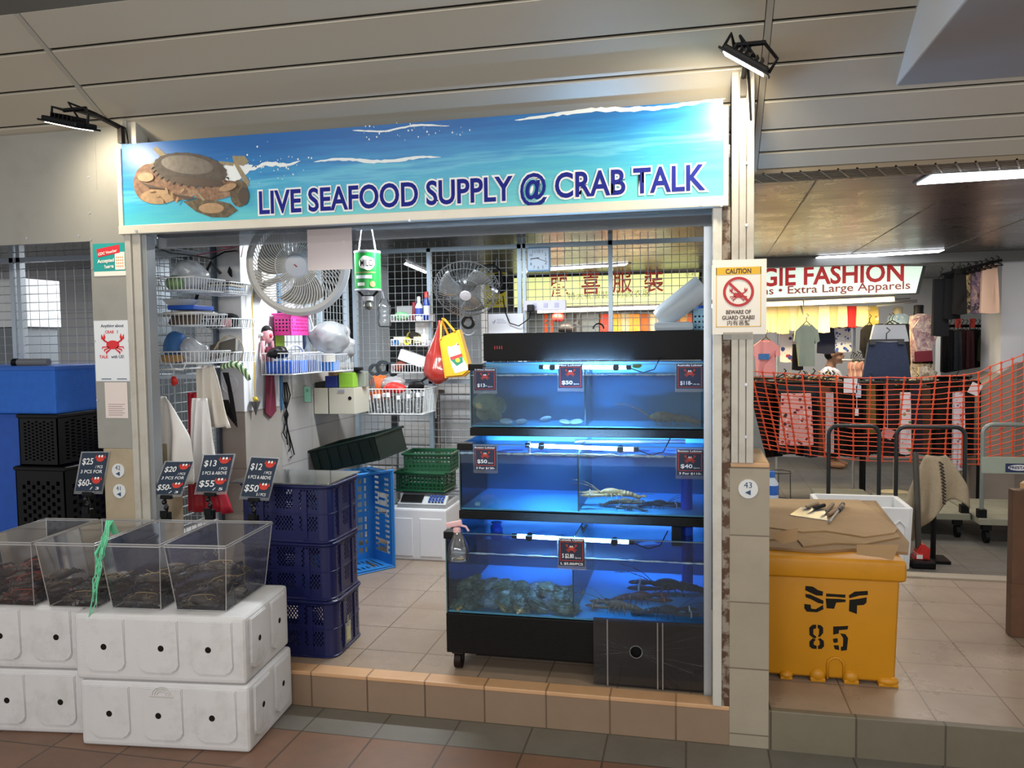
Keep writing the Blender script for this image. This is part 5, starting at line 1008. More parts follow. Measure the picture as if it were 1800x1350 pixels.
t = T('dark_tray', 'dark green black tray lying tilted on the sky blue crate', 'tray', (0, 0, 0)); O('body', crate_open(.50, .34, .15, hs2), m_dkgreen, t, local=True)
for k in range(6): O('rib', M().bx(-.2+.08*k-.006, -.2+.08*k+.006, -.178, -.17, .01, .14), m_dkgreen, t, local=True)
put(t, V((-2.09, 4.87, .825)), (R(4), R(-13), R(-10)))
p, q_ = aY(678, 893, 5.0), aY(786, 985, 5.0); t = T('foam_box', 'clean white foam box under the weighing scale at the back', 'foam box', ((p.x+q_.x)/2, 5.17, ZK)); w_ = q_.x-p.x; h_ = p.z-ZK
a = M(); a.box((0, 0, h_/2), (w_, .34, h_), None, .012); 
for s in (-1, 1): a.box((s*w_*.24, -.168, h_*.45), (w_*.36, .012, h_*.74), None, .004)
O('body', a, mat('dcdcde', .7, var=.02), t, local=True)
zt = ZK+h_; xc_ = (p.x+q_.x)/2; ys_ = 5.15; t = T('weighing_scale', 'flat electronic weighing scale with a dark display on the foam box', 'scale', (xc_+.03, ys_, zt)); a = M(); a.bx(-.17, .17, -.12, .15, 0, .035, .006); a.poly([V((-.16, -.13, .03)), V((.17, -.13, .03)), V((.165, -.04, .085)), V((-.15, -.04, .085))], (0, .02, -.01)); O('base', a, mat('bfc3c4', .4), t, local=True)
nz = MX((R(-58+90-0), 0, 0)); 
a = M(); a.box((-.07, -.098, .062), (.15, .066, .004), MX((R(31), 0, 0))); O('display', a, m_black, t, local=True)
a = M()
for i in range(5):
    for j in range(3): a.box((.055+.022*i, -.098+.02*(j-1), .062+.012*(j-1)), (.016, .014, .006), MX((R(31), 0, 0)))
O('keypad', a, mat('2f4f9a', .4), t, local=True); O('pan', M().bx(-.16, .17, -.06, .16, .088, .094, .003), mat('6f7476', .3, .7), t, local=True)
m_grn = mat('0f4a2c', .45); hg = lambda i, j, n, nz: 1 < j < 12 and j % 3 != 0 and i % 3 != 0
for k, (dz, dx_, lab) in enumerate(((.094, -.02, 'green plastic basket on the scale, lower of two'), (.222, .02, 'green plastic basket on the scale, upper of two'))):
    t = T('green_basket', lab, 'basket', (xc_+.03+dx_, ys_+.05, zt+dz+.006), 'green baskets on the scale', R(6*k-3)); O('body', crate_open(.34-.02*k, .24, .125, hg, .004), m_grn, t, local=True)
# stacked foam cartons and pole behind the mesh
for k in range(7):
    for j, (u0, u1) in enumerate(((697, 757), (763, 838), (640, 694))):
        if j == 2 and k > 3: continue
        p, q_ = aY(u0, 700, 5.62), aY(u1, 700, 5.62); z = .12+.178*k+(.02 if j else 0); simple_box('white_carton', 'white foam carton stacked behind the back mesh', 'carton', mat(['cfd1d3', 'd6d5d2', 'c5c8cb'][(k+j) % 3], .7, dirt='8d7f6c', dscale=7, damt=.5, dlo=.6), ((p.x+q_.x)/2+.006*((k*7+j) % 3-1), 5.80, z+.088), (abs(q_.x-p.x)-.012, .33, .174), 0, .008, 'white cartons behind the back mesh')
a = M(); p = aY(770, 690, 5.50); a.cyl((p.x, 5.5, .14), (p.x, 5.5, p.z), .014, n=8); a.box((p.x+.01, 5.5, p.z+.005), (.07, .03, .03), None, .006); O('pole', a, mat('5e4d42', .6), None, 'brown pole leaning behind the back mesh', 'pole')
# ================================================================ FISH TANKS
YT = [3.33, 3.56, 3.77]; YTB = 4.06
xl = aY(786, 1080, YT[0]).x; xr_ = aY(1243, 1080, YT[0]).x
zb = [aY(787, 1075, YT[0]).z, aY(813, 895, YT[1]).z, aY(835, 750, YT[2]).z]; zt_ = [aY(787, 934, YT[0]).z, aY(813, 779, YT[1]).z, aY(835, 640, YT[2]).z]; zw = [aY(800, 972, YT[0]).z, aY(830, 797, YT[1]).z, aY(850, 660, YT[2]).z]
xdv = [aY(1007, 1000, YT[0]).x, aY(1016, 850, YT[1]).x, aY(1028, 700, YT[2]).x]
m_blk = mat('060607', .42, bump=.25, bscale=300); m_glass = clear('eaf4f8', .055, .02, 0, ior=1.42); m_edge = clear('bfe0e6', .12, .1, .35, 'a9d4de')
t = T('tank_rack', 'black tank rack on casters carrying the three fish tanks', 'rack', ((xl+xr_)/2, YT[0], ZK))
zc0 = aY(790, 1146, YT[0]).z
O('cabinet', M().bx(xl-.004, xr_+.004, YT[0]-.004, YTB+.02, zc0, zb[0]-.004, .004), m_blk, t)
O('shade_filler', M().bx(xl+.10, xr_-.10, YT[0]+.10, YTB-.02, ZK+.035, zc0-.002), m_blk, t)  # recessed black box added to darken the space under the cabinet
for i in (1, 2): O('shelf', M().bx(xl-.004, xr_+.006, YT[i]-.008, YTB+.004, zb[i]-.044, zb[i]-.004, .003), m_blk, t)
for x in (xl+.012, xr_+.03):
    for y in (YTB+.035,): O('post', M().bx(x-.012, x+.012, y, y+.03, zc0, 1.5035), m_blk, t)
O('back_sheet', M().bx(xl-.004, xr_+.004, YTB+.006, YTB+.012, zb[0], zt_[2]), mat('4f9ae6', .45, var=.05, vscale=4), t, 'blue sheet behind the tanks')
for i, (x, y) in enumerate(((xl+.04, YT[0]+.04), (xr_-.04, YT[0]+.05), (xl+.05, YTB-.04), (xr_-.05, YTB-.04))):
    r_ = (zc0-ZK)*.46; a = M(); w__ = M().cyl((x-.015, y, ZK+r_), (x+.015, y, ZK+r_), r_, n=24); a.bx(x-.02, x-.016, y-.012, y+.012, ZK+r_, zc0-.01); a.bx(x+.016, x+.02, y-.012, y+.012, ZK+r_, zc0-.01); a.bx(x-.025, x+.025, y-.025, y+.025, zc0-.012, zc0); a.bx(x-.045, x-.02, y-.012, y+.012, ZK+r_*1.9, ZK+r_*2.1)
    cs = O('caster', a, mat('2a2a2c', .4, .5), t); O('wheel', w__, mat('1a0f0c', .5, dirt='3a1e14', dscale=40), cs, smooth=35)
def water(hc, fac): return clear(hc, .045, .03, fac, 'a9c6ec', 1.30)
labs = ['bottom fish tank with oysters on the left and dark lobsters on the right', 'middle fish tank with an orange lobster on the right', 'top fish tank with clams on the left']
m_backblue = mat('62b6da', .45, var=.05, vscale=4)
wcol = [('dbe8f6', .11), ('deecfb', .06), ('d8e6f0', .09)]
for i in range(3):
    y0, y1 = YT[i], YTB; z0, z1 = zb[i], zt_[i]-.003; g = .006
    t = T('fish_tank', labs[i], 'fish tank', ((xl+xr_)/2, y0, z0))
    O('front_glass', M().bx(xl, xr_, y0, y0+g, z0, z1), m_glass, t)
    O('side_glass', M().bx(xl, xl+g, y0+g, y1, z0, z1), m_glass, t); O('side_glass', M().bx(xr_-g, xr_, y0+g, y1, z0, z1), m_glass, t)
    O('back_panel', M().bx(xl, xr_, y1-g, y1, z0, z1), m_backblue, t, 'blue back wall of the tank'); O('floor_panel', M().bx(xl+g, xr_-g, y0+g, y1-g, z0, z0+g), m_backblue, t)
    O('divider', M().bx(xdv[i]-.003, xdv[i]+.003, y0+g, y1-g, z0+g, z1-.012), m_edge, t)
    a = M(); e = .0022
    for x in (xl, xr_): a.bx(x-e, x+e, y0-e, y0+e, z0, z1)
    a.bx(xl, xr_, y0-e, y0+e, z1-.004, z1); a.bx(xl-e, xl+e, y0, y1, z1-.004, z1); a.bx(xr_-e, xr_+e, y0, y1, z1-.004, z1); O('glass_edge', a, m_edge, t)
    O('corner_cap', M().bx(xl-.008, xl+.065, y0-.01, y0+.05, z1-.028, z1+.004, .003), m_blk, t)
    a = M(); d_ = .0075
    def wf(u, v, d_=d_): return V((xl+d_+(xr_-xl-2*d_)*u, y0+d_+(y1-y0-2*d_)*v, zw[i]+.0035*noise.noise(V((u*14, v*7, i*5)))))
    a.grid(wf, 60, 24)
    for x in (xl+d_, xr_-d_): a.face([a.b.verts.new(V(p)) for p in ((x, y0+d_, z0+d_), (x, y1-d_, z0+d_), (x, y1-d_, zw[i]-.001), (x, y0+d_, zw[i]-.001))])
    for y in (y0+d_, y1-d_): a.face([a.b.verts.new(V(p)) for p in ((xl+d_, y, z0+d_), (xr_-d_, y, z0+d_), (xr_-d_, y, zw[i]-.001), (xl+d_, y, zw[i]-.001))])
    O('water', a, water(*wcol[i]), t, smooth=True)
    a = M()
    for k in range(160):
        u = random.random(); a.ell((xl+.01+(xr_-xl-.02)*u, y0+.009, zw[i]+.002*noise.noise(V((u*20, i, 0)))), (.014+.016*random.random(), .004, (.0012+.0035*random.random()**2)*(1.5 if i == 1 else 1)), None, 6)
    O('waterline_foam_glint', a, mat('cfe2f2', .4), t, kind='stuff')  # pale foam beads, also standing in for lamp glint on the water
# LED tubes
def led(lab, u0, v0, u1, v1, Y, em, power, caps=True):
    p, q_ = aY(u0, v0, Y), aY(u1, v1, Y); t = T('light_tube', lab, 'light tube', (p+q_)/2)
    O('tube', M().cyl(p, q_, .0085, n=12), mat('90c8ff', .3, emit=em), t)
    a = M(); d_ = (q_-p).normalized()
    for c in (p, q_): a.cyl(c-d_*.012, c+d_*.012, .011, n=12)
    for f in (.13, .86): c = p.lerp(q_, f); a.cyl(c+V((0, -.016, 0)), c+V((0, .012, 0)), .016, n=14)
    O('holder', a, m_black, t); a = M(); a.tube([q_, q_+V((.03, 0, -.012)), q_+V((.07, 0, -.025)), q_+V((.12, .01, -.01)), q_+V((.15, .02, .05))], .0025, 5); O('cable', a, m_black, t)
led('lit white light tube across the top fish tank', 952, 645, 1105, 646, YT[2]+.10, 200, 11)
led('lit light tube with black holders across the middle fish tank', 928, 783, 1118, 790, YT[1]+.05, 300, 13)
led('dim light tube with black holders across the bottom fish tank', 905, 942, 1110, 953, YT[0]+.05, 90, 9)
for _z, _p in ((.768, 8.0), (1.130, 3.5)): area('shelf_fill_light', ((xl+xr_)/2, YTB-.10, _z), 1.0, .02, _p, (.16, .36, 1), (R(35), 0, 0))  # unseen blue lights added under the shelves to brighten the tank gaps
# hood
p, q_ = aY(849, 586, 3.93), aY(1238, 632, 3.93); t = T('tank_hood', 'black box hood with a faint red display above the top tank', 'hood', ((p.x+q_.x)/2, 3.93, q_.z))
O('shell', M().bx(p.x, xr_+.006, 3.93, 4.40, q_.z, p.z, .004), m_blk, t)
a = M(); c = aY(875, 611, 3.928); 
for k in range(4): a.bx(c.x-.018+.012*k, c.x-.013+.012*k, 3.927, 3.93, c.z-.008, c.z+.008)
O('display', a, mat('8a1020', .4, emit=.35), t)
a = M(); a.tube(arc(aY(1052, 578, 4.0), .026, 0, 180, 12), .004, 6); O('handle', a, m_black, t)
zh = p.z
# white jug and baskets on top
c = aY(1195, 575, 4.15); t = T('white_jug', 'white plastic container lying tilted on the hood', 'container', (c.x, c.y, zh)); a = M(); a.lathe([(.001, -.16), (.05, -.155), (.06, -.12), (.062, .10), (.055, .12), (.001, .122)], (c.x+.02, c.y, zh+.150), 20, (.80, 0, .62)); O('body', a, mat('c9d7e2', .4), t, smooth=35); a = M(); a.box((c.x-.03, c.y, zh+.022), (.19, .16, .044), None, .016); O('base', a, mat('c3d2de', .4), t)
x0 = aY(1217, 570, 4.26).x; a = M(); t = T('blue_basket', 'pale blue basket of blue packets at the right end of the hood', 'basket', (x0+.06, 4.3, zh)); a.perf((x0, 4.24, zh+.004), (.12, 0, 0), (0, 0, .11), 12, 12, lambda i, j: i % 2 == 1 and j % 3 == 1 and j < 9, (0, .003, 0)); a.bx(x0, x0+.004, 4.24, 4.38, zh+.004, zh+.11); a.bx(x0+.116, x0+.12, 4.24, 4.38, zh+.004, zh+.11); a.bx(x0, x0+.12, 4.376, 4.38, zh+.004, zh+.11); a.bx(x0, x0+.12, 4.24, 4.38, zh+.002, zh+.006); O('body', a, mat('8fc3e0', .4), t)
bag('packet', 'crumpled bright blue packet in the pale blue basket', 'packet', mat('2f5fc8', .3), (x0+.05, 4.31, zh+.10), (.045, .04, .03), 5, jit=.4)
# price cards on the tanks
def tcard(lab, u0, v0, u1, v1, Y, title, price, extra=None):
    p, q_ = aY(u0, v0, Y), aY(u1, v1, Y); W, H = q_.x-p.x, p.z-q_.z; t = T('price_card', lab, 'price card', ((p.x+q_.x)/2, Y, q_.z), 'price cards on the fish tanks'); z1 = p.z
    fr = .82 if extra else .95
    O('sleeve', M().bx(p.x-.006, q_.x+.006, Y-.003, Y-.001, q_.z-.016, z1+.006), clear('e6eef4', .09, .05, .12), t); cd_ = O('card', M().bx(p.x, q_.x, Y-.006, Y-.004, q_.z, z1), mat('1a2740', .55), t)
    a = M(); a.mi(1); b = .05; zz = lambda f: z1-H*f
    for r_ in ((b, .12, 1-b, .14), (b, fr-.02, 1-b, fr), (b, .12, b+.025, fr), (1-b-.025, .12, 1-b, fr)): a.bx(p.x+W*r_[0], p.x+W*r_[2], Y-.0075, Y-.0065, zz(r_[3]), zz(r_[1]))
    a.mi(0); yy = Y-.008; a.text(title, V((p.x+W*.03, yy, zz(.085))), H*.075, w=W*.94, off=.02); a.text(price[0], V((p.x+W*.14, yy, zz(fr-.11))), H*.15, w=W*.45, off=.02); a.text(price[1], V((p.x+W*.62, yy, zz(fr-.10))), H*.06, w=W*.24)
    if extra: a.text(extra, V((p.x+W*.08, yy, zz(.96))), H*.08, w=W*.86, off=.02)
    crabmark(a, p.x+W*.5, zz(.37), W*.22, yy+.001, True, 1, 2, 3); O('print', a, [m_chalk, mat('b8372c', .5), m_eye, m_black], cd_)
Yc_ = [y-.004 for y in YT]
tcard('navy 13 dollar card at the left of the top tank', 834, 648, 872, 686, Yc_[2], 'S-Wing Abalone', ('$13-', '/pcs')); tcard('navy 50 dollar card at the middle of the top tank', 982, 640, 1024, 682, Yc_[2], 'Mini Lobster', ('$50', '/pcs')); tcard('navy 118 dollar card at the right of the top tank', 1189, 640, 1236, 683, Yc_[2], 'Australia Lobster', ('$118-', '/KG'))
tcard('navy 50 dollar card at the left of the middle tank', 834, 784, 873, 826, Yc_[1], 'Boston Lobster', ('$50', '/pcs'), '3 For $130-'); tcard('navy 40 dollar card at the right of the middle tank', 1190, 790, 1236, 836, Yc_[1], 'Boston Lobster', ('$40', '/pcs'), '3 For $110-'); tcard('navy oyster card at the top of the bottom tank', 982, 945, 1028, 995, Yc_[0], 'Canada Oyster', ('S $2.80', '/pcs'), 'L $5.00/PCS')
# ---- sea life
def shell_mesh(seed, ridge=True):
    a = M()
    for s in (-1, 1):
        def f(u, v, s=s):
            th = 2*math.pi*u; r_ = v; k = 1+.06*math.sin(th*2+seed); rr = .045*r_*k; z = s*.020*math.sqrt(max(0, 1-r_**2))*(1+(.06*math.sin(r_*26) if ridge else 0)); return (rr*math.cos(th)*1.15, rr*math.sin(th), z+.02)
        a.grid(f, 28, 14)
    return a
def clam(lab, m_, grp=None): return O('clam', shell_mesh(1), m_, None, lab, 'clam', grp, smooth=True)
mc1 = mat('b5a57a', .5, var=.2, vscale=30, bump=.4, bscale=80); mc2 = mat('eceee6', .5, var=.15, vscale=40, bump=.3, bscale=80)
f2 = zb[2]+.007
for k, (u, v, rx, rz_, sc, dz) in enumerate(((853, 718, 1.2, .3, 1.15, .075), (872, 722, 1.4, 1.2, 1.0, .06), (861, 738, .9, 2.2, 1.15, .012), (845, 740, 1.1, .9, .8, .012))):
    p = aY(u, v, YT[2]+.06+.02*(k % 2)); put(clam('large brown clam piled in the left corner of the top tank', mc1, 'brown clams in the top tank'), (p.x, p.y, f2+dz+.028), (rx, .1*k, rz_), sc)
for k, (u, yo, lab) in enumerate(((890, .06, 'white clam next to the brown clam pile in the top tank'), (917, .05, 'white clam alone between pile and middle of the top tank'), (992, .05, 'white clam left of the divider in the top tank'), (1013, .055, 'white clam touching the divider in the top tank'), (960, .20, 'dim clam far back in the top tank'))):
    p = aY(u, 742, YT[2]+yo); put(clam(lab, mc2), (p.x, p.y, f2+.002), (.25*(-1)**k, .1, k), .62)
def oyster_mesh(seed):
    a = M(); rnd = random.Random(seed)
    def f(u, v):
        th = 2*math.pi*u; ph = math.pi*v; r_ = math.sin(ph); lay = 1+.16*math.sin(ph*14+3*noise.noise(V((math.cos(th), math.sin(th), seed)))); n_ = 1+.35*noise.noise(V((2*math.cos(th), 2*math.sin(th), seed+2*math.cos(ph))))+.22*noise.noise(V((6*math.cos(th), 6*math.sin(th), seed+7*math.cos(ph)))); return (.050*r_*math.cos(th)*n_*lay, .034*r_*math.sin(th)*n_*lay, .021*math.cos(ph)*n_+.02)
    a.grid(f, 30, 20); return a
mo = [mat('8a8662', .6, var=.6, vscale=40, dirt='f0eee0', dscale=26, damt=.9, bump=.5, bscale=90), mat('6b6848', .6, var=.6, vscale=50, dirt='d9d9c4', dscale=20, damt=.8, bump=.5, bscale=90), mat('9a9c98', .6, var=.5, vscale=45, dirt='e3e5e2', dscale=22, damt=.9, bump=.5, bscale=90)]
oys = [bpy.data.meshes.new('oyster') for _ in range(4)]
for s_, me in enumerate(oys):
    b = oyster_mesh(s_*3+1).b; bmesh.ops.recalc_face_normals(b, faces=b.faces[:]); b.to_mesh(me); b.free(); me.materials.append(mo[s_ % 3])
    for p in me.polygons: p.use_smooth = True
f0 = zb[0]+.007; xa, xb_ = xl+.05, xdv[0]-.05
for k in range(48):
    lay_ = 0 if k < 24 else (1 if k < 40 else 2); j = k if k < 24 else (k-24 if k < 40 else k-40)
    if lay_ == 0: x, y = xa+(xb_-xa)*((j % 8)/7), YT[0]+.06+.10*(j//8)
    elif lay_ == 1: x, y = xa+.02+(xb_-xa-.05)*((j % 8)/7), YT[0]+.09+.10*(j//8)
    else: x, y = xa+.02+(xb_-xa)*.75*((j % 8)/7), YT[0]+.13
    o = bpy.data.objects.new('oyster', oys[k % 4]); COL.objects.link(o); tag(o, 'rough grey oyster in the pile on the left floor of the bottom tank', 'oyster', 'oysters in the bottom tank'); put(o, (x+random.uniform(-.012, .012), y+random.uniform(-.012, .012), f0+.003+.026*lay_), (random.uniform(-.5, .5)+(.7 if k % 3 == 0 else 0), random.uniform(-.5, .5), random.uniform(0, 6)), random.uniform(.95, 1.25))
def lobster_mesh(claws=True):
    a = M(); a.ell((.03, 0, .038), (.062, .026, .028), None, 16, .05, 1, 40); a.ell((.085, 0, .036), (.022, .012, .012), None, 8)
    for k in range(6): a.ell((-.035-.021*k, 0, .034-.0015*k*k*.6), (.0165, .025-.0018*k, .023-.002*k), None, 12)
    for s in (-1, -.4, .4, 1): a.ell((-.172, s*.017, .016), (.020, .011, .005), MX((0, 0, -s*.5+math.pi)), 8)
    for s in (-1, 1):
        if claws:
            a.tube([(.055, s*.02, .025), (.085, s*.045, .028), (.115, s*.048, .028)], [.009, .009, .012], 8); a.ell((.148, s*.046, .028), (.042, .021, .014), MX((0, 0, -s*.12)), 12); a.tube([(.165, s*.056, .028), (.20, s*.052, .026), (.215, s*.044, .025)], [.010, .007, .003], 6); a.tube([(.165, s*.034, .028), (.195, s*.030, .026), (.212, s*.036, .025)], [.008, .006, .003], 6)
        for k in range(4): a.tube([(.05-.022*k, s*.02, .026), (.055-.03*k, s*.062, .034), (.06-.036*k, s*.088, .006)], [.005, .0045, .003], 5)
        a.tube([(.095, s*.008, .042), (.14, s*.03, .075), (.20, s*.05, .10), (.27, s*.075, .105)], [.0035, .003, .003, .0028], 5)
    return a
def lobster(lab, m_, loc, rz_, sc, band='d9d4c2', claws=True, rot=None):
    t = T('lobster', lab, 'lobster', (0, 0, 0)); O('body', lobster_mesh(claws), m_, t, smooth=True, remesh=.0036, local=True)
    if claws:
        for s in (-1, 1): O('claw_band', M().tube([V((.158, s*.046, .028))+V((0, .025*math.cos(k*.45), .018*math.sin(k*.45))) for k in range(14)], .0045, 5, True), mat(band, .5), t, 'pale claw band', local=True)
    put(t, loc, rot or (0, 0, rz_), sc); return t
lo1 = mat('d98a3e', .45, var=.25, vscale=40, dirt='8a4a22', dscale=25, damt=.7); lo2 = mat('4a4434', .45, var=.4, vscale=40, dirt='7a6a48', dscale=25); lo3 = mat('3a3128', .45, var=.4, vscale=40); lo4 = mat('8a6238', .5, var=.35, vscale=40)
f1 = zb[1]+.007
p = aY(1082, 890, YT[1]+.11); lobster('orange brown lobster on top of the others in the middle tank', lo1, (p.x, p.y, f1+.042), math.pi+.1, .74, 'd0a070')
p = aY(1092, 896, YT[1]+.16); lobster('pale lobster lying under the orange one in the middle tank', lo4, (p.x, p.y, f1), .25, .55, 'cfd6d9')
p = aY(1152, 892, YT[1]+.13); lobster('dark lobster with white claw bands near the blue pipe in the middle tank', lo3, (p.x, p.y, f1), .12, .58, 'f0f0ec')
p = aY(1118, 895, YT[1]+.06); lobster('small mottled lobster curled between the two in the middle tank', lo2, (p.x-.02, p.y, f1), 2.9, .40, 'cfcfc9')
p = aY(1160, 745, YT[2]+.11); lobster('large brown spiny lobster in the right half of the top tank', mat('a8743e', .5, var=.35, vscale=40), (p.x+.04, p.y, f2), math.pi+.05, .95, claws=False)
p = aY(1092, 1080, YT[0]+.12); lobster('brown lobster next to the divider in the bottom tank', lo4, (p.x, p.y, f0), math.pi-.2, .72, 'b98a50')
p = aY(1118, 1085, YT[0]+.25); lobster('reddish lobster in the middle right of the bottom tank', mat('6b3a26', .45, var=.3, vscale=40), (p.x, p.y, f0), .2, .75, 'c2603a')
p = aY(1185, 1080, YT[0]+.42); lobster('big black lobster at the right end of the bottom tank', lo3, (p.x, p.y, f0), math.pi, 1.0, 'e0ded8')
p = aY(1165, 1092, YT[0]+.09); lobster('black lobster with white claw bands in the front right corner of the bottom tank', lo3, (p.x, p.y, f0), .12, .72, 'f2f2ee')
# pipes, small things
for (u, i, lab) in ((1207, 1, 'upright blue pipe at the right end of the middle tank'), (1208, 0, 'upright blue pipe at the back right of the bottom tank')):
    p = aY(u, 850, YT[i]+(.12 if i else .5)); a = M(); a.cyl((p.x, p.y, zb[i]+.01), (p.x, p.y, zt_[i]-.03 if i else zt_[0]+.04), .026, n=16); O('blue_pipe', a, mat('1f4fd0', .4), None, lab, 'pipe', smooth=40)
p = aY(840, 890, YT[1]+.05); simple_box('white_block', 'tiny white block at the left floor of the middle tank', 'block', mat('d8e4e2', .6), (p.x, p.y, f1+.01), (.026, .02, .016))
p = aY(873, 936, YT[0]+.42); a = M(); a.lathe([(.028, 0), (.03, .02), (.02, .035), (.028, .045)], (p.x, p.y, zw[0]), 14); O('air_valve', a, mat('1d3fb0', .4), None, 'blue round valve at the back of the bottom tank', 'valve', smooth=35)
a = M(); p = aY(1019, 938, YT[0]+.3); a.cyl((p.x-.02, p.y, zw[0]-.02), (p.x+.03, p.y+.03, zw[0]+.07), .006, n=8); O('stick', a, m_black, None, 'black stick poking out of the water of the bottom tank', 'stick')
p = aY(1190, 932, YT[0]+.45); simple_box('pump', 'dark pump box at the back right of the bottom tank', 'pump', m_black, (p.x, p.y, zw[0]+.01), (.05, .04, .10))
a = M(); p, q_ = aY(1010, 776, YT[1]+.25), aY(1205, 776, YT[1]+.25); a.cyl(p, q_, .011, n=10); a.cyl(p+V((-.22, 0, 0)), p+V((-.22, 0, -.05)), .01, n=8); O('air_pipe', a, clear('dfe9f2', .2, .1, .5, 'cfdcf0'), None, 'clear pipe lying across the back of the middle tank', 'pipe')
p = aY(1120, 643, YT[2]+.05); bag('weed', 'bit of green weed at the top of the top tank', 'weed', mat('7f9a3a', .5, var=.4, vscale=60), p, (.022, .012, .010), 4, jit=.5)
# spray bottle on the left corner
c = aY(806, 985, 3.27); t = T('spray_bottle', 'clear spray bottle with a pink head hung on the left corner of the bottom tank', 'spray bottle', c); h_ = aY(806, 935, 3.27).z-c.z
a = M(); a.lathe([(.02, 0), (.045, .004), (.048, .03), (.040, h_*.55), (.018, h_*.95), (.014, h_)], c, 18); O('body', a, m_plasclear, t, smooth=40)
a = M(); k_ = V((c.x-.005, c.y, c.z+h_)); a.lathe([(.017, 0), (.017, .014), (.012, .02)], k_, 14); a.box(k_+V((-.012, 0, .034)), (.07, .02, .022), MX((0, R(-12), 0)), .005); a.tube([k_+V((.01, 0, .03)), k_+V((.04, 0, .024)), k_+V((.052, 0, .005))], .005, 6); O('spray_head', a, mat('e6b9bd', .4), t, smooth=35)
# grey acrylic front panel
p, q_ = aY(1043, 1085, 3.295), aY(1249, 1210, 3.295); z0 = ZK+.006; z1 = p.z; c = aY(1118, 1146, 3.295)
a = M(); n = 40; x0, x1 = p.x, .072
ring_ = [V((c.x+.024*math.cos(2*math.pi*k/n), 3.295, c.z+.024*math.sin(2*math.pi*k/n))) for k in range(n)]
def edge(d):
    t_ = min(((x1-c.x)/d.x if d.x > 0 else (x0-c.x)/d.x) if abs(d.x) > 1e-6 else 9, ((z1-c.z)/d.z if d.z > 0 else (z0-c.z)/d.z) if abs(d.z) > 1e-6 else 9); return c+d*t_
angs = sorted([2*math.pi*k/n for k in range(n)]+[math.atan2(zz-c.z, xx-c.x) % (2*math.pi) for xx in (x0, x1) for zz in (z0, z1)])
for a0, a1 in zip(angs, angs[1:]+[angs[0]+2*math.pi]):
    d0, d1 = V((math.cos(a0), 0, math.sin(a0))), V((math.cos(a1), 0, math.sin(a1)))
    a.face([a.b.verts.new(q) for q in (c+d0*.024, c+d1*.024, edge(d1), edge(d0))])
t = T('acrylic_guard', 'smoky acrylic panel with a round hole leaning on the front of the tank rack', 'panel', ((x0+x1)/2, 3.295, z0)); O('sheet', a, clear('a9adb2', .07, .12, .05, '8f98a0'), t, solid=.004)
for u in (1068, 1156, 1165): x = aY(u, 1150, 3.29).x; O('rib', M().bx(x-.0025, x+.0025, 3.286, 3.293, z0, z1-.004), clear('e3e6e8', .3, .15, .5, 'c9cdd0'), t)
a = M(); a.tube([c+V((.0255*math.cos(2*math.pi*k/24), -.002, .0255*math.sin(2*math.pi*k/24))) for k in range(24)], .0018, 4, True); O('hole_rim', a, clear('ffffff', .3, .1, .5, 'd3d7da'), t)
# cables and crate behind the tanks on the right
a = M(); a.tube([aY(1243, 700, 4.15), aY(1246, 760, 4.1), aY(1248, 820, 4.1), aY(1247, 880, 4.1), aY(1250, 940, 4.1)], .006, 6); O('cable', a, m_black, None, 'black cable hanging down behind the right side of the tanks', 'cable')
p = aY(1243, 612, 4.5); simple_box('blue_crate', 'dark blue crate behind the right end of the hood', 'crate', mat('16245e', .5), (p.x+.05, 4.62, p.z), (.16, .2, .16)); simple_box('orange_block', 'orange tub below the dark blue crate behind the tanks', 'tub', mat('c4552f', .5), (p.x+.05, 4.62, p.z-.135), (.16, .2, .10)); simple_box('crate_shelf', 'white shelf holding crates behind the tanks', 'shelf', m_white, (p.x+.05, 4.62, p.z-.2), (.18, .24, .03)); simple_box('crate_post', 'white shelf upright behind the tanks', 'post', m_white, (p.x+.05, 4.62, (p.z-.22+ZK)/2), (.05, .05, p.z-.22-ZK))
# ================================================================ RIGHT SIDE: YELLOW BIN, TROLLEYS, BARRIER
yb = 3.50; p = aY(1358, 1188, yb); q_ = aY(1581, 1208, yb); X0, X1 = .30, q_.x; zl = aY(1358, 978, yb).z
t = T('yellow_bin', 'yellow fish bin stencilled SFP 05 beside the tiled pillar', 'bin', ((X0+X1)/2, yb, ZK)); m_yel = mat('c4860f', .42, var=.06, vscale=5, dirt='9a6a16', dscale=5, damt=.45, dlo=.55, dhi=.8)
D = .56; ty = .012
a = M(); a.hexa([V(v) for v in ((X0+.012, yb+ty, ZK+.012), (X1-.012, yb+ty, ZK+.012), (X1-.012, yb+D-.01, ZK+.012), (X0+.012, yb+D-.01, ZK+.012), (X0, yb, zl-.07), (X1, yb, zl-.07), (X1, yb+D, zl-.07), (X0, yb+D, zl-.07))], .022, 3)
O('body', a, m_yel, t, smooth=30)
a = M(); a.bx(X0-.012, X1+.022, yb-.018, yb+D+.02, zl-.085, zl+.008, .024, 3); O('lid', a, m_yel, t, smooth=30)
for u0, u1, h in ((1370, 1395, .02), (1423, 1453, .03), (1482, 1512, .03), (1543, 1582, .022)):
    x0, x1 = aY(u0, 1190, yb).x, aY(u1, 1200, yb).x; a = M(); a.ell(((x0+x1)/2, yb+.02, ZK+h*.9), ((x1-x0)/2, .026, h), None, 14); a.bx(x0+.004, x1-.004, yb+.0, yb+.05, ZK, ZK+h*.6, .004); O('foot', a, m_yel, t, smooth=35)
a = M(); x0, x1 = aY(1455, 1190, yb).x, aY(1484, 1190, yb).x; cxx = (x0+x1)/2; hw = (x1-x0)/2
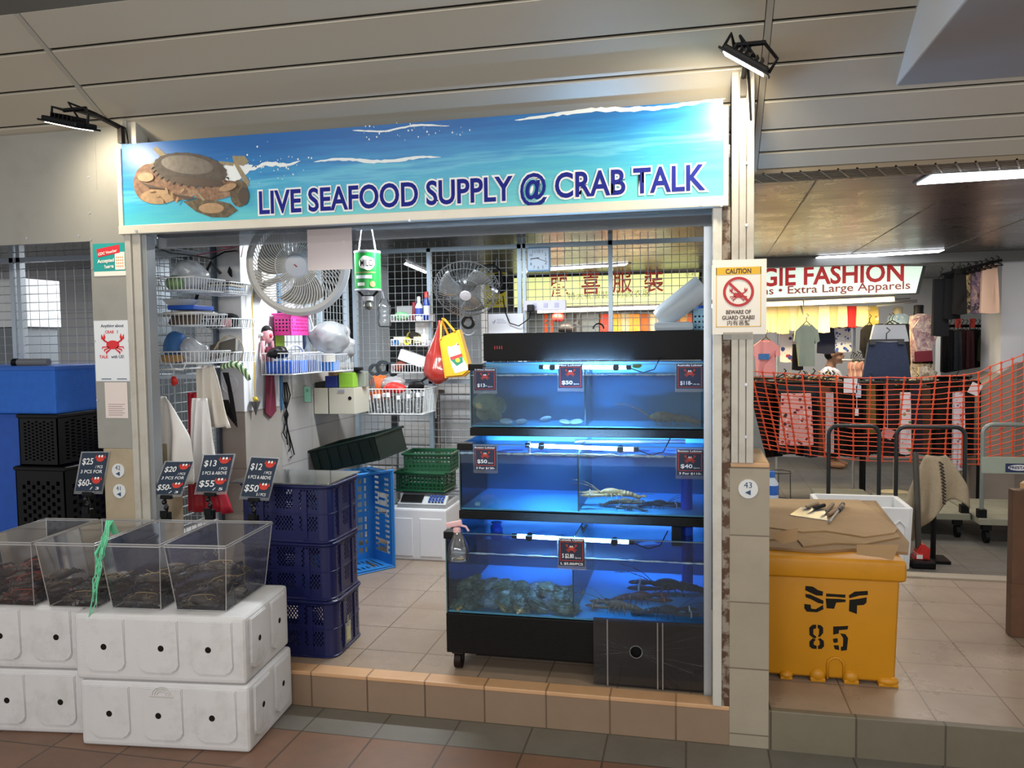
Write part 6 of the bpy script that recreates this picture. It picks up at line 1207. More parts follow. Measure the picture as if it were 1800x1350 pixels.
a.tube([V((cxx+hw*k, yb+.010, z)) for k, z in ((-1, ZK+.015), (-1, ZK+.07))]+[V((cxx+hw*math.cos(R(180-30*k)), yb+.008, ZK+.075+hw*math.sin(R(30*k)))) for k in range(7)]+[V((cxx+hw, yb+.010, ZK+.07)), V((cxx+hw, yb+.012, ZK+.015))], .006, 6); O('arch_mark', a, m_yel, t, smooth=True)
def cp3(x, y): return (1240+x/2.368, 780+y/2.368)
a = M()
sten = [[(417, 592), (447, 595), (470, 610), (490, 616), (488, 634), (462, 632), (440, 622), (415, 610)], [(416, 626), (436, 628), (492, 654), (491, 668), (470, 664), (440, 648), (418, 640)], [(412, 668), (438, 671), (441, 688), (460, 690), (490, 672), (492, 690), (465, 703), (422, 700), (412, 686)],
        [(503, 624), (546, 627), (584, 629), (582, 642), (540, 638), (503, 637)], [(501, 645), (560, 647), (585, 650), (583, 660), (545, 662), (536, 688), (505, 686)], [(597, 632), (622, 616), (676, 613), (677, 630), (640, 633), (600, 644)], [(600, 651), (640, 646), (672, 640), (671, 662), (660, 672), (632, 674), (631, 710), (598, 698)],
        [(433, 768), (446, 756), (462, 755), (462, 770), (450, 774), (450, 795), (463, 806), (458, 814), (446, 808), (434, 798)], [(468, 755), (482, 758), (491, 768), (491, 790), (478, 806), (470, 806), (474, 792), (474, 772), (468, 770)], [(434, 826), (448, 812), (460, 818), (452, 828), (452, 840), (464, 844), (464, 857), (446, 856), (434, 846)], [(470, 816), (480, 812), (494, 824), (495, 846), (484, 857), (470, 857), (470, 844), (477, 840), (477, 826)],
        [(533, 763), (562, 762), (596, 760), (592, 775), (557, 778), (556, 792), (533, 797)], [(562, 792), (584, 795), (595, 812), (590, 862), (566, 865), (565, 850), (574, 846), (575, 812)], [(532, 815), (551, 812), (553, 828), (540, 832), (534, 828)], [(535, 842), (556, 842), (558, 862), (540, 858)]]
grp_ = [0, 0, 0, 1, 1, 2, 2, 3, 3, 3, 3, 4, 4, 4, 4]; ms_ = [M() for _ in range(5)]
for s_, g_ in zip(sten, grp_): ms_[g_].poly([aY(*cp3(*c), yb-.0005)+V((0, -.0002+.012*max(0, (zl-.07-aY(*cp3(*c), yb).z))/.5, 0)) for c in s_], (0, .006, 0))
for a in ms_: O('stencil_letter', a, mat('15140f', .7), t)
# cardboard and tools on the lid
m_card_ = mat('a98a63', .8, var=.08, vscale=10, dirt='7d6243', dscale=5, damt=.5); m_card2 = mat('8d7150', .8, var=.12, vscale=12, dirt='6a5136', dscale=6, damt=.5)
def board(lab, px, z, th, m_, bend=None, grp=None): return O('cardboard_sheet', M().poly([aZ(u, v, z) for u, v in px], (0, 0, th)), m_, None, lab, 'cardboard', grp)
zt = zl+.008
board('lowest worn cardboard sheet covering the yellow bin lid', [(1340, 965), (1440, 973), (1500, 969), (1596, 976), (1598, 958), (1540, 884), (1340, 880)], zt+.001, .012, m_card2)
board('middle cardboard sheet with a ragged front edge on the yellow bin', [(1345, 950), (1400, 948), (1412, 962), (1470, 956), (1520, 958), (1582, 946), (1535, 884), (1345, 882)], zt+.014, .006, mat('9a7c56', .8, var=.12, vscale=12))
board('top clean cardboard sheet on the yellow bin under the knives', [(1352, 928), (1410, 936), (1450, 934), (1520, 945), (1572, 938), (1578, 930), (1510, 880), (1352, 878)], zt+.021, .005, m_card_)
for k, (px, lab) in enumerate((([(1358, 938), (1402, 928), (1402, 950), (1378, 956), (1362, 948)], 'torn cardboard flap at the front left of the bin lid'), ([(1506, 958), (1580, 958), (1570, 985), (1548, 980), (1506, 975)], 'torn cardboard flap hanging at the front of the bin lid'))):
    Yf = yb-.024; O('cardboard_flap', M().poly([aY(u, v, Yf) for u, v in px], (0, .004, 0)), m_card_, None, lab, 'cardboard')
zz = zt+.027; t = T('scraper', 'wide steel scraper blade lying on the cardboard', 'scraper', aZ(1430, 905, zz)); a = M(); a.poly([aZ(u, v, zz) for u, v in ((1388, 906), (1408, 892), (1458, 897), (1456, 916))], (0, 0, .003)); O('blade', a, mat('b9bcbf', .25, .85), t); a = M(); b0, b1 = aZ(1456, 905, zz+.012), aZ(1481, 890, zz+.014); a.tube([b0, b1], [.010, .013], 8); O('handle', a, mat('8a6f52', .6), t)
for k, (h0, h1, tip, lab, hc) in enumerate((((1417, 891), (1437, 884), (1408, 897), 'knife with a pale brown handle, leftmost of the tools on the cardboard', '9a8568'), ((1430, 893), (1449, 888), (1418, 903), 'knife with a black handle among the tools on the cardboard', '22201e'), ((1452, 899), (1464, 886), (1441, 908), 'knife with a grey wooden handle in the middle of the tools', '7d6a52'))):
    t = T('knife', lab, 'knife', aZ(*h0, zz+.004)); b0, b1, b2 = aZ(*h0, zz+.012), aZ(*h1, zz+.014), aZ(*tip, zz+.006); O('handle', M().tube([b0, b0.lerp(b1, .5), b1], [.008, .011, .010], 8), mat(hc, .6), t); d_ = (b2-b0); n_ = V((0, 0, 1)).cross(d_).normalized(); a = M(); a.poly([b0+n_*.006, b0.lerp(b2, .6)+n_*.009, b2, b0-n_*.006], (0, 0, .002)); O('blade', a, mat('c3c6c8', .25, .85), t)
t = T('sharpening_rod', 'steel sharpening rod with a dark handle at the right of the tools', 'rod', aZ(1463, 915, zz)); b0, b1, b2 = aZ(1458, 918, zz+.010), aZ(1474, 897, zz+.012), aZ(1482, 886, zz+.014); O('rod', M().tube([b0, b1], .006, 8), mat('a3a6a8', .3, .8), t); O('handle', M().tube([b1, b1.lerp(b2, .5), b2], [.012, .014, .011], 8), mat('2a2826', .5), t)
# grey board and bottle, stool behind the pillar
a = M(); Yg = 3.63; a.poly([aY(u, v, Yg) for u, v in ((1310, 672), (1318, 690), (1350, 818), (1310, 818))], (0, .008, 0)); O('grey_board', a, mat('8b8f8f', .6, var=.15, vscale=20), None, 'grey board with a slanted edge standing behind the corner post', 'board')
c = aZ(1357, 905, .03+.25); bottle('blue and white bottle seen between pillar and wire stand', (aY(1357, 870, 6.1).x, 6.1, aY(1357, 878, 6.1).z), .045, .21, mat('cfd9e6', .4), mat('2f6fc0', .4), lbl=mat('2a66bf', .4)); zs = aY(1357, 878, 6.1).z; simple_box('low_stand', 'low stand under the blue and white bottle', 'stand', mat('77726a', .6), (aY(1357, 870, 6.1).x, 6.1, (zs+.03)/2), (.14, .14, zs-.03))
c = aY(1370, 829, 6.6); a = M(); a.tube(arc((c.x, c.y, c.z), .09, 0, 360, 28, 'XY'), .005, 6, True); a.tube(arc((c.x, c.y, c.z-.22), .08, 0, 360, 28, 'XY'), .004, 6, True)
for th in (20, 140, 260): a.cyl((c.x+.09*math.cos(R(th)), c.y+.09*math.sin(R(th)), c.z), (c.x+.10*math.cos(R(th)), c.y+.10*math.sin(R(th)), .03), .004, n=6)
O('wire_stand', a, mat('4a4845', .4, .5), None, 'thin wire ring stand behind the tiled pillar', 'stand')
# white foam box and pole tool with burlap
yw = 5.75; p, q_ = aY(1462, 875, yw), aY(1602, 893, yw); zf = .03; H = q_.z-zf; W = .56; xc_ = q_.x-W/2-.005; t = T('foam_box', 'open white foam box with red print behind the yellow bin', 'foam box', (xc_, yw+.21, zf)); a = M()
def obx(z0, z1, w0, d0, w1, d1): a.hexa([V((x*w_/2, y*d_/2, z)) for z, w_, d_ in ((z0, w0, d0), (z1, w1, d1)) for x, y in ((-1, -1), (1, -1), (1, 1), (-1, 1))], .012)
Dp = .42; th = .035
for s in (-1, 1): a.hexa([V(v) for v in ((s*W*.47-th/2, -Dp*.47, 0), (s*W*.47+th/2, -Dp*.47, 0), (s*W*.47+th/2, Dp*.47, 0), (s*W*.47-th/2, Dp*.47, 0), (s*W*.5-th/2, -Dp/2, H), (s*W*.5+th/2, -Dp/2, H), (s*W*.5+th/2, Dp/2, H), (s*W*.5-th/2, Dp/2, H))], .008); a.hexa([V(v) for v in ((-W*.47, s*Dp*.47-th/2, 0), (W*.47, s*Dp*.47-th/2, 0), (W*.47, s*Dp*.47+th/2, 0), (-W*.47, s*Dp*.47+th/2, 0), (-W*.5, s*Dp/2-th/2, H), (W*.5, s*Dp/2-th/2, H), (W*.5, s*Dp/2+th/2, H), (-W*.5, s*Dp/2+th/2, H))], .008)
a.bx(-W*.46, W*.46, -Dp*.46, Dp*.46, .002, .04); a.tube([V((.16, -Dp*.49-th/2, H*.15)), V((.16, -Dp*.5-th/2, H*.7)), V((.21, -Dp*.5-th/2, H*.8)), V((.25, -Dp*.5-th/2, H*.7)), V((.25, -Dp*.49-th/2, H*.15))], .006, 6); O('body', a, mat('e2e3e4', .7, var=.02), t, local=True)
a = M(); c0 = aY(1540, 893, yw-.02)-V((xc_, yw+.21, zf)); y_ = -Dp*.5-th/2-.004
for k in range(4):
    for j in range(2): a.box((c0.x+.014*k+.006*j, y_, c0.z-.03-.02*k+.045*(1-j)-.0), (.009, .002, .018))
O('red_print', a, mat('c25560', .6), t, local=True)
yt = 5.9; f = aY(1614, 985, yt); t = T('pole_tool', 'pole tool with a red and white foot on a black base beside the foam box', 'tool', (f.x, yt, .03)); a = M(); a.box((f.x+.01, yt, .055), (.15, .22, .05), None, .012); O('base', a, m_black, t); a = M(); a.poly([V((f.x-.04, yt-.05, .08)), V((f.x+.06, yt-.05, .08)), V((f.x+.065, yt-.05, .15)), V((f.x+.03, yt-.05, .18)), V((f.x-.0, yt-.05, .17))], (0, .10, 0), .01); a.mi(1); a.bx(f.x-.03, f.x+.02, yt-.055, yt+.04, .08, .12, .006); O('foot', a, [mat('c92f2a', .4), m_white], t); a = M(); a.tube([V((f.x-.0, yt, .15)), V((f.x-.01, yt, .45)), V((f.x-.02, yt+.03, .80))], .02, 8); O('pole', a, mat('4a4640', .5, .3), t)
cb = aY(1645, 800, 6.0); a = M()
def burl(u, v):
    wv = .12+.24*min(1, v*1.7)**.8; x = (u-.5)*wv-.05*v*(1-u)+.02*v; return V((cb.x+x, 6.0-.05*math.sin(u*math.pi)-.035*math.sin(u*13+v*2)*v-.03*v, cb.z-(.44+.10*math.sin(u*5+1)-.06*u)*v))
a.grid(burl, 30, 18); t = T('burlap_cloth', 'beige burlap cloth with a dark stitched stripe draped over a post', 'cloth', (cb.x, 6.0, cb.z-.5)); O('cloth', a, mat('a3937a', .9, var=.08, vscale=60, bump=.3, bscale=300), t, smooth=True, solid=.008)
a = M()
for k in range(26):
    v = .12+.033*k; p = burl(.58, v)+V((0, -.012, 0)); a.box(p+V((.006 if k % 2 else -.006, 0, 0)), (.016, .004, .010), MX((0, R(25), 0)))
O('stitched_stripe', a, mat('2a241c', .8), t)
a = M(); p = burl(.15, .85); a.tube([p, p+V((-.02, 0, -.08)), p+V((-.0, 0, -.14))], [.03, .03, .008], 8); O('loose_end', a, mat('9a8a70', .9), t)
a = M(); a.tube([V((cb.x, 6.03, .03)), V((cb.x, 6.03, cb.z-.01))], .018, 8); a.box((cb.x, 6.03, .04), (.18, .18, .02)); O('post_stand', a, m_black, None, 'black post stand under the burlap cloth', 'stand')
# trolleys
def trolley(lab, u0, u1, vt, Y, dz, m_h, m_d, deck=True, dl=.75, board=None):
    p, q_ = aY(u0, vt, Y), aY(u1, vt, Y); w_ = q_.x-p.x; t = T('platform_trolley', lab, 'trolley', ((p.x+q_.x)/2, Y, .03), 'platform trolleys by the barrier'); r_ = .016; rc = .07
    a = M(); pts = [V((p.x, Y, dz))]+[V((p.x, Y, p.z-rc))]+[V((p.x+rc-rc*math.cos(R(18*k)), Y, p.z-rc+rc*math.sin(R(18*k)))) for k in range(1, 6)]+[V((q_.x-rc+rc*math.sin(R(18*k)), Y, p.z-rc+rc*math.cos(R(18*k)))) for k in range(0, 6)]+[V((q_.x, Y, dz))]
    a.tube(pts, r_, 10); O('handle', a, m_h, t, smooth=40)
    a = M(); x0, x1 = p.x-.03, q_.x+.03; a.bx(x0, x1, Y-.06, Y+dl, dz-.04, dz+.008, .006); O('deck', a, m_d, t)
    for x in (p.x, q_.x): O('handle_socket', M().bx(x-.03, x+.03, Y-.03, Y+.03, dz, dz+.07, .006), m_black, t)
    for x in (x0+.07, x1-.07):
        for y in (Y+.02, Y+dl-.1): a = M(); a.cyl((x-.014, y, .03+.05), (x+.014, y, .03+.05), .05, n=16); a.bx(x-.03, x+.03, y-.03, y+.03, .03+.10, dz-.04); O('caster', a, m_black, t)
    if board:
        zb_ = aY(u0, 803, Y-.02).z; zc_ = aY(u0, 832, Y-.02).z; O('cross_board', M().bx(p.x-.01, q_.x+.01, Y-.02, Y-.005, zc_, zb_, .003), mat('9fa99a', .5, var=.05), t); a = M(); c = aY(1786, 822, Y-.022); a.bx(c.x-.07, c.x+.12, Y-.024, Y-.021, c.z-.035, c.z+.03); a.mi(1); a.poly([c+V((.02+.075*math.cos(k*.35), -.004, .022*math.sin(k*.35))) for k in range(18)], (0, .001, 0)); a.mi(0); a.text('PRESTAR', c+V((-.045, -.006, -.009)), .02, w=.13, off=.03); O('name_plate', a, [mat('1f2a55', .5), mat('e6e6ea', .5)], t)
m_h = mat('35383a', .4, .5); m_deck = mat('8b8a78', .6, var=.12, vscale=8)
trolley('platform trolley with dark handle, left of the three by the net', 1457, 1546, 748, 6.9, .22, m_h, m_deck); trolley('platform trolley with dark handle, middle one behind the burlap cloth', 1576, 1697, 750, 6.75, .22, m_h, m_deck); trolley('platform trolley with grey green cross board at the right edge', 1728, 1850, 746, 6.6, .22, mat('8d938e', .4, .4), m_deck, board=True)
p = aZ(1727, 868, .24); simple_box('yellow_lock', 'small yellow lock on the deck of the right trolley', 'lock', mat('d8c02a', .4), (p.x, 6.62, .265), (.07, .05, .07))
# wooden table at the right edge
yl = 4.2; p, q_ = aY(1776, 1120, yl), aY(1800, 870, yl); zt2 = aY(1790, 862, yl).z; m_wood = mat('5c3d26', .6, var=.2, vscale=14, dirt='3a2616', dscale=6, damt=.5); t = T('wooden_table', 'dark wooden table leg and pale top at the right edge of the photo', 'table', (p.x+.3, yl, ZK))
for x, y in ((p.x, yl), (p.x+.55, yl), (p.x+.32, yl+.45), (p.x+.87, yl+.45)): O('leg', M().bx(x, x+.065, y, y+.065, ZK, zt2, .004), m_wood, t)
O('rail', M().bx(p.x-.004, p.x+.62, yl-.004, yl+.03, ZK+.20, ZK+.26), m_wood, t); O('rail', M().bx(p.x+.01, p.x+.62, yl+.01, yl+.03, zt2-.09, zt2-.002), mat('8a6a48', .6), t); O('top', M().poly([V((p.x+.02, yl-.02, zt2)), V((p.x+.66, yl-.02, zt2)), V((p.x+.98, yl+.54, zt2)), V((p.x+.34, yl+.54, zt2))], (0, 0, .05), .012), mat('b58f66', .6, var=.1), t)
# orange barrier net
yn = 7.35; a = M(); top = [(1300, 652), (1380, 657), (1500, 664), (1620, 664), (1720, 655), (1800, 622), (1850, 600)]; bot = [(1338, 786), (1400, 797), (1500, 808), (1600, 812), (1720, 816), (1800, 800), (1850, 795)]
def lerp_poly(ps, u):
    f_ = u*(len(ps)-1); i = min(int(f_), len(ps)-2); k = f_-i; return (ps[i][0]+(ps[i+1][0]-ps[i][0])*k, ps[i][1]+(ps[i+1][1]-ps[i][1])*k)
def netp(u, v):
    a_, b_ = lerp_poly(top, u), lerp_poly(bot, u); vv = v**.92; n_ = noise.noise(V((u*9, v*7, 1))); x = a_[0]+(b_[0]-a_[0])*vv; y = a_[1]+(b_[1]-a_[1])*vv+3.5*n_*(1-v*.5); return aY(x, y, yn+.04*noise.noise(V((u*6, v*3, 4))))
NV, NH = 24, 17
for i in range(NV+1): a.tube([netp(i/NV, j/24) for j in range(25)], .0062, 4)
for j in range(NH+1): a.tube([netp(i/90, j/NH) for i in range(91)], .0030 if j % 2 else .0042, 4)
for i in range(NV+1):
    for j in range(NH+1): a.ell(netp(i/NV, j/NH), (.014, .004, .011), None, 6)
t = T('barrier_net', 'orange plastic barrier net strung in front of the clothes shop', 'net', netp(.5, 1)); O('mesh', a, mat('e0532c', .5), t)
for x in (aY(1322, 700, yn+.05).x,): O('stake', M().cyl((x, yn+.05, .03), (x, yn+.05, netp(0, 0).z+.05), .012, n=8), m_black, t)
# ================================================================ CLOTHES SHOP
def lightbox(name, lab, quad, Y, dep, col, em, dark='2a2a2a'):
    P = [aY(u, v, Y) for u, v in quad]; c = (P[0]+P[2])/2; t = T(name, lab, 'sign', (c.x, Y, P[3].z)); a = M(); a.poly(P, (0, dep, 0)); O('face', a, mat(col, .4, emit=em), t)
    a = M(); e = [P[i]+(P[i]-c).normalized()*.03 for i in range(4)]; a.poly([q+V((0, .01, 0)) for q in e], (0, dep+.02, 0)); O('case', a, mat(dark, .5), t); return t, P
yE = 8.0; t, P = lightbox('shop_sign', 'white lit sign lettered GIE FASHION above the clothes shop', [(1240, 466), (1622, 468), (1610, 515), (1240, 527)], yE, .12, 'd3e8d8', .62)
a = M(); b0, b1 = aY(1338, 503, yE-.004), aY(1589, 493, yE-.004); xd = b1-b0; a.text('GIE FASHION', b0, .165, xd, w=xd.length, off=.025); O('lettering', a, mat('c22c2e', .5, emit=.25), t)
a = M(); b0, b1 = aY(1340, 518, yE-.004), aY(1600, 507.5, yE-.004); xd = b1-b0; a.text('ns • Extra Large Apparels', b0, .072, xd, w=xd.length, off=.01); O('small_lettering', a, mat('a8483a', .5, emit=.15), t)
yH = 8.55; t, P = lightbox('shop_sign', 'pale yellow lit sign with red Chinese characters seen through the mesh', [(903, 489), (1229, 479), (1224, 532), (903, 540)], yH, .12, 'e6ea9c', .62)
for ch, u, v, h_ in (('麗', 966, 518, 35), ('喜', 1022, 514, 31), ('服', 1077, 511, 31), ('裝', 1132, 510, 32)):
    a = M(); o_ = aY(u, v, yH-.004); a.text(ch, o_, .175, (1, 0, .015), w=.20, off=.012); O('character', a, mat('a8382c', .5, emit=.2), t)
a = M(); o_ = aY(998, 526, yH-.004); a.text('特大號服裝 • 修改衣服', o_, .06, (1, 0, .015), w=.87); O('small_lettering', a, mat('8f8a4a', .5, emit=.2), t); a = M(); a.text('01-45', aY(1205, 485, yH-.004), .03); O('small_lettering', a, mat('8f8a4a', .5, emit=.2), t)
def tube_lamp(lab, u0, v0, u1, v1, Y, col, em, power, name='tube_lamp'):
    p, q_ = aY(u0, v0, Y), aY(u1, v1, Y); t = T(name, lab, 'lamp', (p+q_)/2); O('tube', M().cyl(p, q_, .014, n=10), mat(col, .4, emit=em), t); O('batten', M().tube([p+V((0, .01, .03)), q_+V((0, .01, .03))], .018, 4), m_white, t)
    l = bpy.data.lights.new('tube_glow', 'AREA'); l.shape = 'RECTANGLE'; l.size = (q_-p).length; l.size_y = .04; l.energy = power; l.color = lin(col)[:3]; o = bpy.data.objects.new('tube_glow', l); COL.objects.link(o); o.location = (p+q_)/2+V((0, 0, -.02))
tube_lamp('warm tube lamp under the GIE FASHION sign, left part', 1240, 540, 1411, 534, 8.12, 'ffd98a', 6, 9); tube_lamp('warm tube lamp under the GIE FASHION sign, right part', 1414, 534, 1572, 527, 8.12, 'ffe0a0', 6, 9); tube_lamp('white tube lamp under the Chinese sign', 945, 548, 1180, 541, 8.7, 'fff0d8', 7, 14)
def ceil_lamp(lab, px, em, Z=ZC-.012):
    P = [aZ(u, v, Z) for u, v in px]; c = sum(P, V((0, 0, 0)))/4; t = T('ceiling_lamp', lab, 'lamp', (c.x, c.y, Z)); a = M(); a.poly(P, (0, 0, .012)); O('diffuser', a, mat('f4f8ff', .4, emit=em), t); a = M(); a.poly([c+(p-c)*1.06+V((0, 0, .006)) for p in P], (0, 0, .012)); O('frame', a, mat('5a5a58', .5), t)
ceil_lamp('bright recessed strip light in the shiny ceiling at the upper right', [(1612, 325), (1640, 309), (1880, 296), (1880, 308)], 5)
ceil_lamp('long tube light on the shiny ceiling above the GIE FASHION sign', [(1425, 458), (1440, 452), (1660, 440), (1650, 444)], 5)
ceil_lamp('tube light on the ceiling behind the wall clock', [(918, 479), (935, 473), (1104, 464), (1098, 467)], 5)
ceil_lamp('small tube light on the ceiling seen beside the hanging tin', [(710, 465), (714, 462), (752, 478), (748, 481)], 3)
ceil_lamp('tube light in the neighbouring stall at the left edge', [(92, 501), (100, 496), (170, 496), (168, 501)], 5)
# yellow board behind the fan
p, q_ = aY(850, 480, 7.5), aY(890, 540, 7.5); t = T('yellow_board', 'small yellow and black notice board seen behind the cage fan', 'sign', ((p.x+q_.x)/2, 7.5, q_.z)); O('board', M().bx(p.x, q_.x, 7.5, 7.53, q_.z, p.z), mat('cdbf1e', .5), t); a = M(); c = (p+q_)/2; a.poly([V((c.x+.04+.10*math.cos(k*.5), 7.496, c.z+.06+.10*math.sin(k*.5))) for k in range(13)], (0, .002, 0)); a.text('PUSH', V((p.x+.03, 7.494, q_.z+.03)), .05); O('print', a, m_black, t); O('post', M().bx(q_.x-.02, q_.x, 7.53, 7.56, .12, p.z), m_black, t)

def garm(name, lab, cat, px, Y, m_, th=.05, grp=None, folds=3, hanger=True, amp=.012):
    """a garment hanging flat: its outline (pixels) gets real size at distance Y, thickness and folds"""
    P = [aY(u, v, Y) for u, v in px]; zs = [p.z for p in P]; xs = [p.x for p in P]; t = T(name, lab, cat, ((min(xs)+max(xs))/2, Y, min(zs)), grp)
    a = M(); a.poly(P, (0, th, 0)); bmesh.ops.triangulate(a.b, faces=[f for f in a.b.faces if len(f.verts) > 4]); bmesh.ops.subdivide_edges(a.b, edges=a.b.edges[:], cuts=2, use_grid_fill=True); bmesh.ops.bevel
    z1, z0 = max(zs), min(zs); k = folds*2*math.pi/max(.05, max(xs)-min(xs))
    for v in a.b.verts: v.co.y += amp*math.sin((v.co.x-min(xs))*k)*(.3+.7*(z1-v.co.z)/max(.01, z1-z0))
    O('cloth', a, m_, t, smooth=40)
    if hanger:
        c = V(((min(xs)+max(xs))/2, Y+th/2, z1)); w_ = (max(xs)-min(xs))*.25; a = M(); a.tube([c+V((-w_, 0, -.03)), c+V((0, 0, .03)), c+V((w_, 0, -.03))], .006, 5); a.tube([c+V((0, 0, .03)), c+V((.0, 0, .06)), c+V((.018, 0, .085)), c+V((.0, 0, .10))], .004, 5); O('hanger', a, m_dark, t)
    return t
def tee(u0, u1, v0, v1, sl=.25, ln=.42):
    w_, h = u1-u0, v1-v0; b0, b1 = u0+w_*.22, u1-w_*.22; return [(b0+w_*.10, v0), (u0+w_*.42, v0+h*.04), (u0+w_*.58, v0+h*.04), (b1-w_*.10, v0), (u1-w_*.06, v0+h*.16), (u1, v0+h*ln), (b1+w_*.06, v0+h*(ln+.06)), (b1+w_*.02, v0+h*.34), (b1+w_*.03, v1), (b0-w_*.03, v1), (b0-w_*.02, v0+h*.34), (b0-w_*.06, v0+h*(ln+.06)), (u0, v0+h*ln), (u0+w_*.06, v0+h*.16)]
def drape(u0, u1, v0, v1, fl=.15): w_ = u1-u0; return [(u0+w_*fl, v0), (u1-w_*fl, v0), (u1-w_*fl*.5, (v0+v1)/2), (u1, v1), ((u0+u1)/2, v1+1.5), (u0, v1), (u0+w_*fl*.5, (v0+v1)/2)]
m_den = mat('26334d', .8, var=.15, vscale=40); m_whitec = mat('d3d0cc', .8)
# cream row under the tube
cols = ['e8dfb4', 'efe6c4', 'e3d7a6', 'efe8cf', 'e6dcb0', 'eadfb8', 'f0e9d0', 'e0d4a4', 'e9dfba', 'c8262f', 'e6dbae', 'd9c489']
us = [1330, 1349, 1366, 1384, 1402, 1420, 1438, 1456, 1472, 1487, 1505, 1524, 1542]; nm = ['first from the left, half hidden by the board', 'second from the left', 'third from the left', 'fourth from the left', 'fifth from the left', 'sixth from the left', 'seventh from the left', 'eighth from the left', 'ninth from the left', '', 'next to the red one on its right', 'at the right end, printed']
vb_ = [584, 583, 586, 580, 576, 578, 584, 575, 574, 575, 573, 570]
for k in range(12): garm('blouse', 'red blouse hanging in the lit cream row of the clothes shop' if k == 9 else 'cream blouse in the lit row, '+nm[k], 'blouse', drape(us[k], us[k+1]+3, 538, vb_[k], .06), 8.45+.03*(k % 2), pattern('d9c06a', ['a8742c', 'e9e2c0', '7a5f8a'], 14, thr=.3) if k == 11 else mat(cols[k], .8), .05, 'blouses in the lit top row', 2, False)
a = M(); p, q_ = aY(1320, 536, 8.5), aY(1600, 526, 8.5); a.cyl(p, q_, .012, n=8); a.cyl(aY(1540, 538, 8.3), aY(1612, 529, 8.3), .014, n=8); O('clothes_rail', a, m_alu, None, 'steel rail holding the lit cream blouses', 'rail')
garm('floral_trousers', 'white trousers with red and blue flowers on the shop wall, left pair', 'trousers', drape(1371, 1394, 585, 636, .05), 8.75, pattern('e6e1e2', ['b0303c', '3c4a8c', 'c23a4a'], 16, thr=.42), .05, None, 2); garm('floral_trousers', 'white trousers with blue and red flowers, right pair behind the green shirt', 'trousers', drape(1390, 1412, 586, 634, .05), 8.8, pattern('e4dfe4', ['3c4a9c', 'b03a4a', '5a6ab0'], 18, thr=.42), .05, None, 2)
garm('navy_skirt', 'plain navy skirt hanging left of the blue flowered dress', 'skirt', drape(1437, 1468, 577, 621, .04), 8.75, mat('1d2440', .8), .05); garm('floral_dress', 'white dress with blue flowers on the shop wall', 'dress', drape(1468, 1497, 576, 618, .06), 8.72, pattern('dfe4f0', ['2c4fb0', '4a6fc8', '1f3a8c'], 26, thr=.40), .05)
t = garm('pink_shirt', 'pink short sleeved shirt with a blue print on the chest', 't-shirt', tee(1322, 1372, 598, 660), 7.95, mat('e59a95', .8), .06)
p = aY(1343, 627, 7.935); O('chest_print', M().box((p.x, 7.935, p.z), (.10, .004, .055)), mat('3a6fa8', .7, var=.3, vscale=60), t)
garm('green_shirt', 'grey green long t-shirt hanging in front of the flowered trousers', 't-shirt', tee(1396, 1441, 570, 644, ln=.40), 8.0, mat('8a988a', .8, var=.06), .07); garm('black_shirt', 'black shirt hanging behind the grey green t-shirt', 'shirt', drape(1393, 1412, 605, 650, .05), 8.15, m_black, .05)
garm('black_jacket', 'black jacket with pale edging left of the denim skirts', 'jacket', tee(1513, 1545, 571, 630, ln=.75), 8.35, mat('1a1a1c', .8), .06); garm('white_skirt', 'white skirt on a clip hanger above the denim skirt', 'skirt', drape(1530, 1598, 571, 600, .10), 8.08, mat('b9bcc2', .8), .05); garm('black_skirt', 'long black skirt behind the white and denim skirts', 'skirt', drape(1532, 1606, 569, 640, .12), 8.25, m_black, .05)
t = garm('denim_skirt', 'dark blue denim skirt on a clip hanger facing the passage', 'skirt', drape(1517, 1602, 602, 666, .12), 7.95, m_den, .06, hanger=False); a = M(); c = aY(1558, 600, 7.95); a.box(c+V((0, 0, .01)), (.30, .02, .02)); 
for s in (-.12, .12): a.box(c+V((s, -.02, -.005)), (.05, .02, .045))
a.tube([c+V((0, 0, .02)), c+V((0, 0, .07)), c+V((.03, 0, .10)), c+V((0, 0, .125))], .006, 5); O('clip_hanger', a, mat('2a2c30', .4), t)
def mannequin(lab, un, vn, Y, top_px, m_top, head='c9bd9a', skirt=None, m_sk=None):
    P = aY(un, vn, Y); t = T('mannequin', lab, 'mannequin', (P.x, Y+.1, .03)); a = M(); a.lathe([(.05, -.06), (.042, 0), (.045, .05), (.036, .055)], (P.x, Y+.10, P.z), 16); a.lathe([(.02, 0), (.02, P.z-.1)], (P.x, Y+.12, .03), 8); a.lathe([(.14, 0), (.14, .015), (.02, .03)], (P.x, Y+.12, .03), 16); O('bust', a, mat(head, .5), t, smooth=40)
    for k, (px, m_) in enumerate(((top_px, m_top), (skirt, m_sk))):
        if px:
            Q = [aY(u, v, Y) for u, v in px]; a = M(); a.poly(Q, (0, .20, 0), .05); O('top' if k == 0 else 'skirt', a, m_, t, smooth=50)
    return t
mannequin('bust mannequin in a light blue flowered blouse behind the denim skirt', 1583, 549, 8.45, [(1565, 556), (1580, 551), (1592, 551), (1606, 558), (1606, 572), (1600, 600), (1600, 640), (1570, 640), (1562, 570)], pattern('9dbbd8', ['e1e9f2', '6f98c4', 'bdd3e6'], 34, thr=.4))
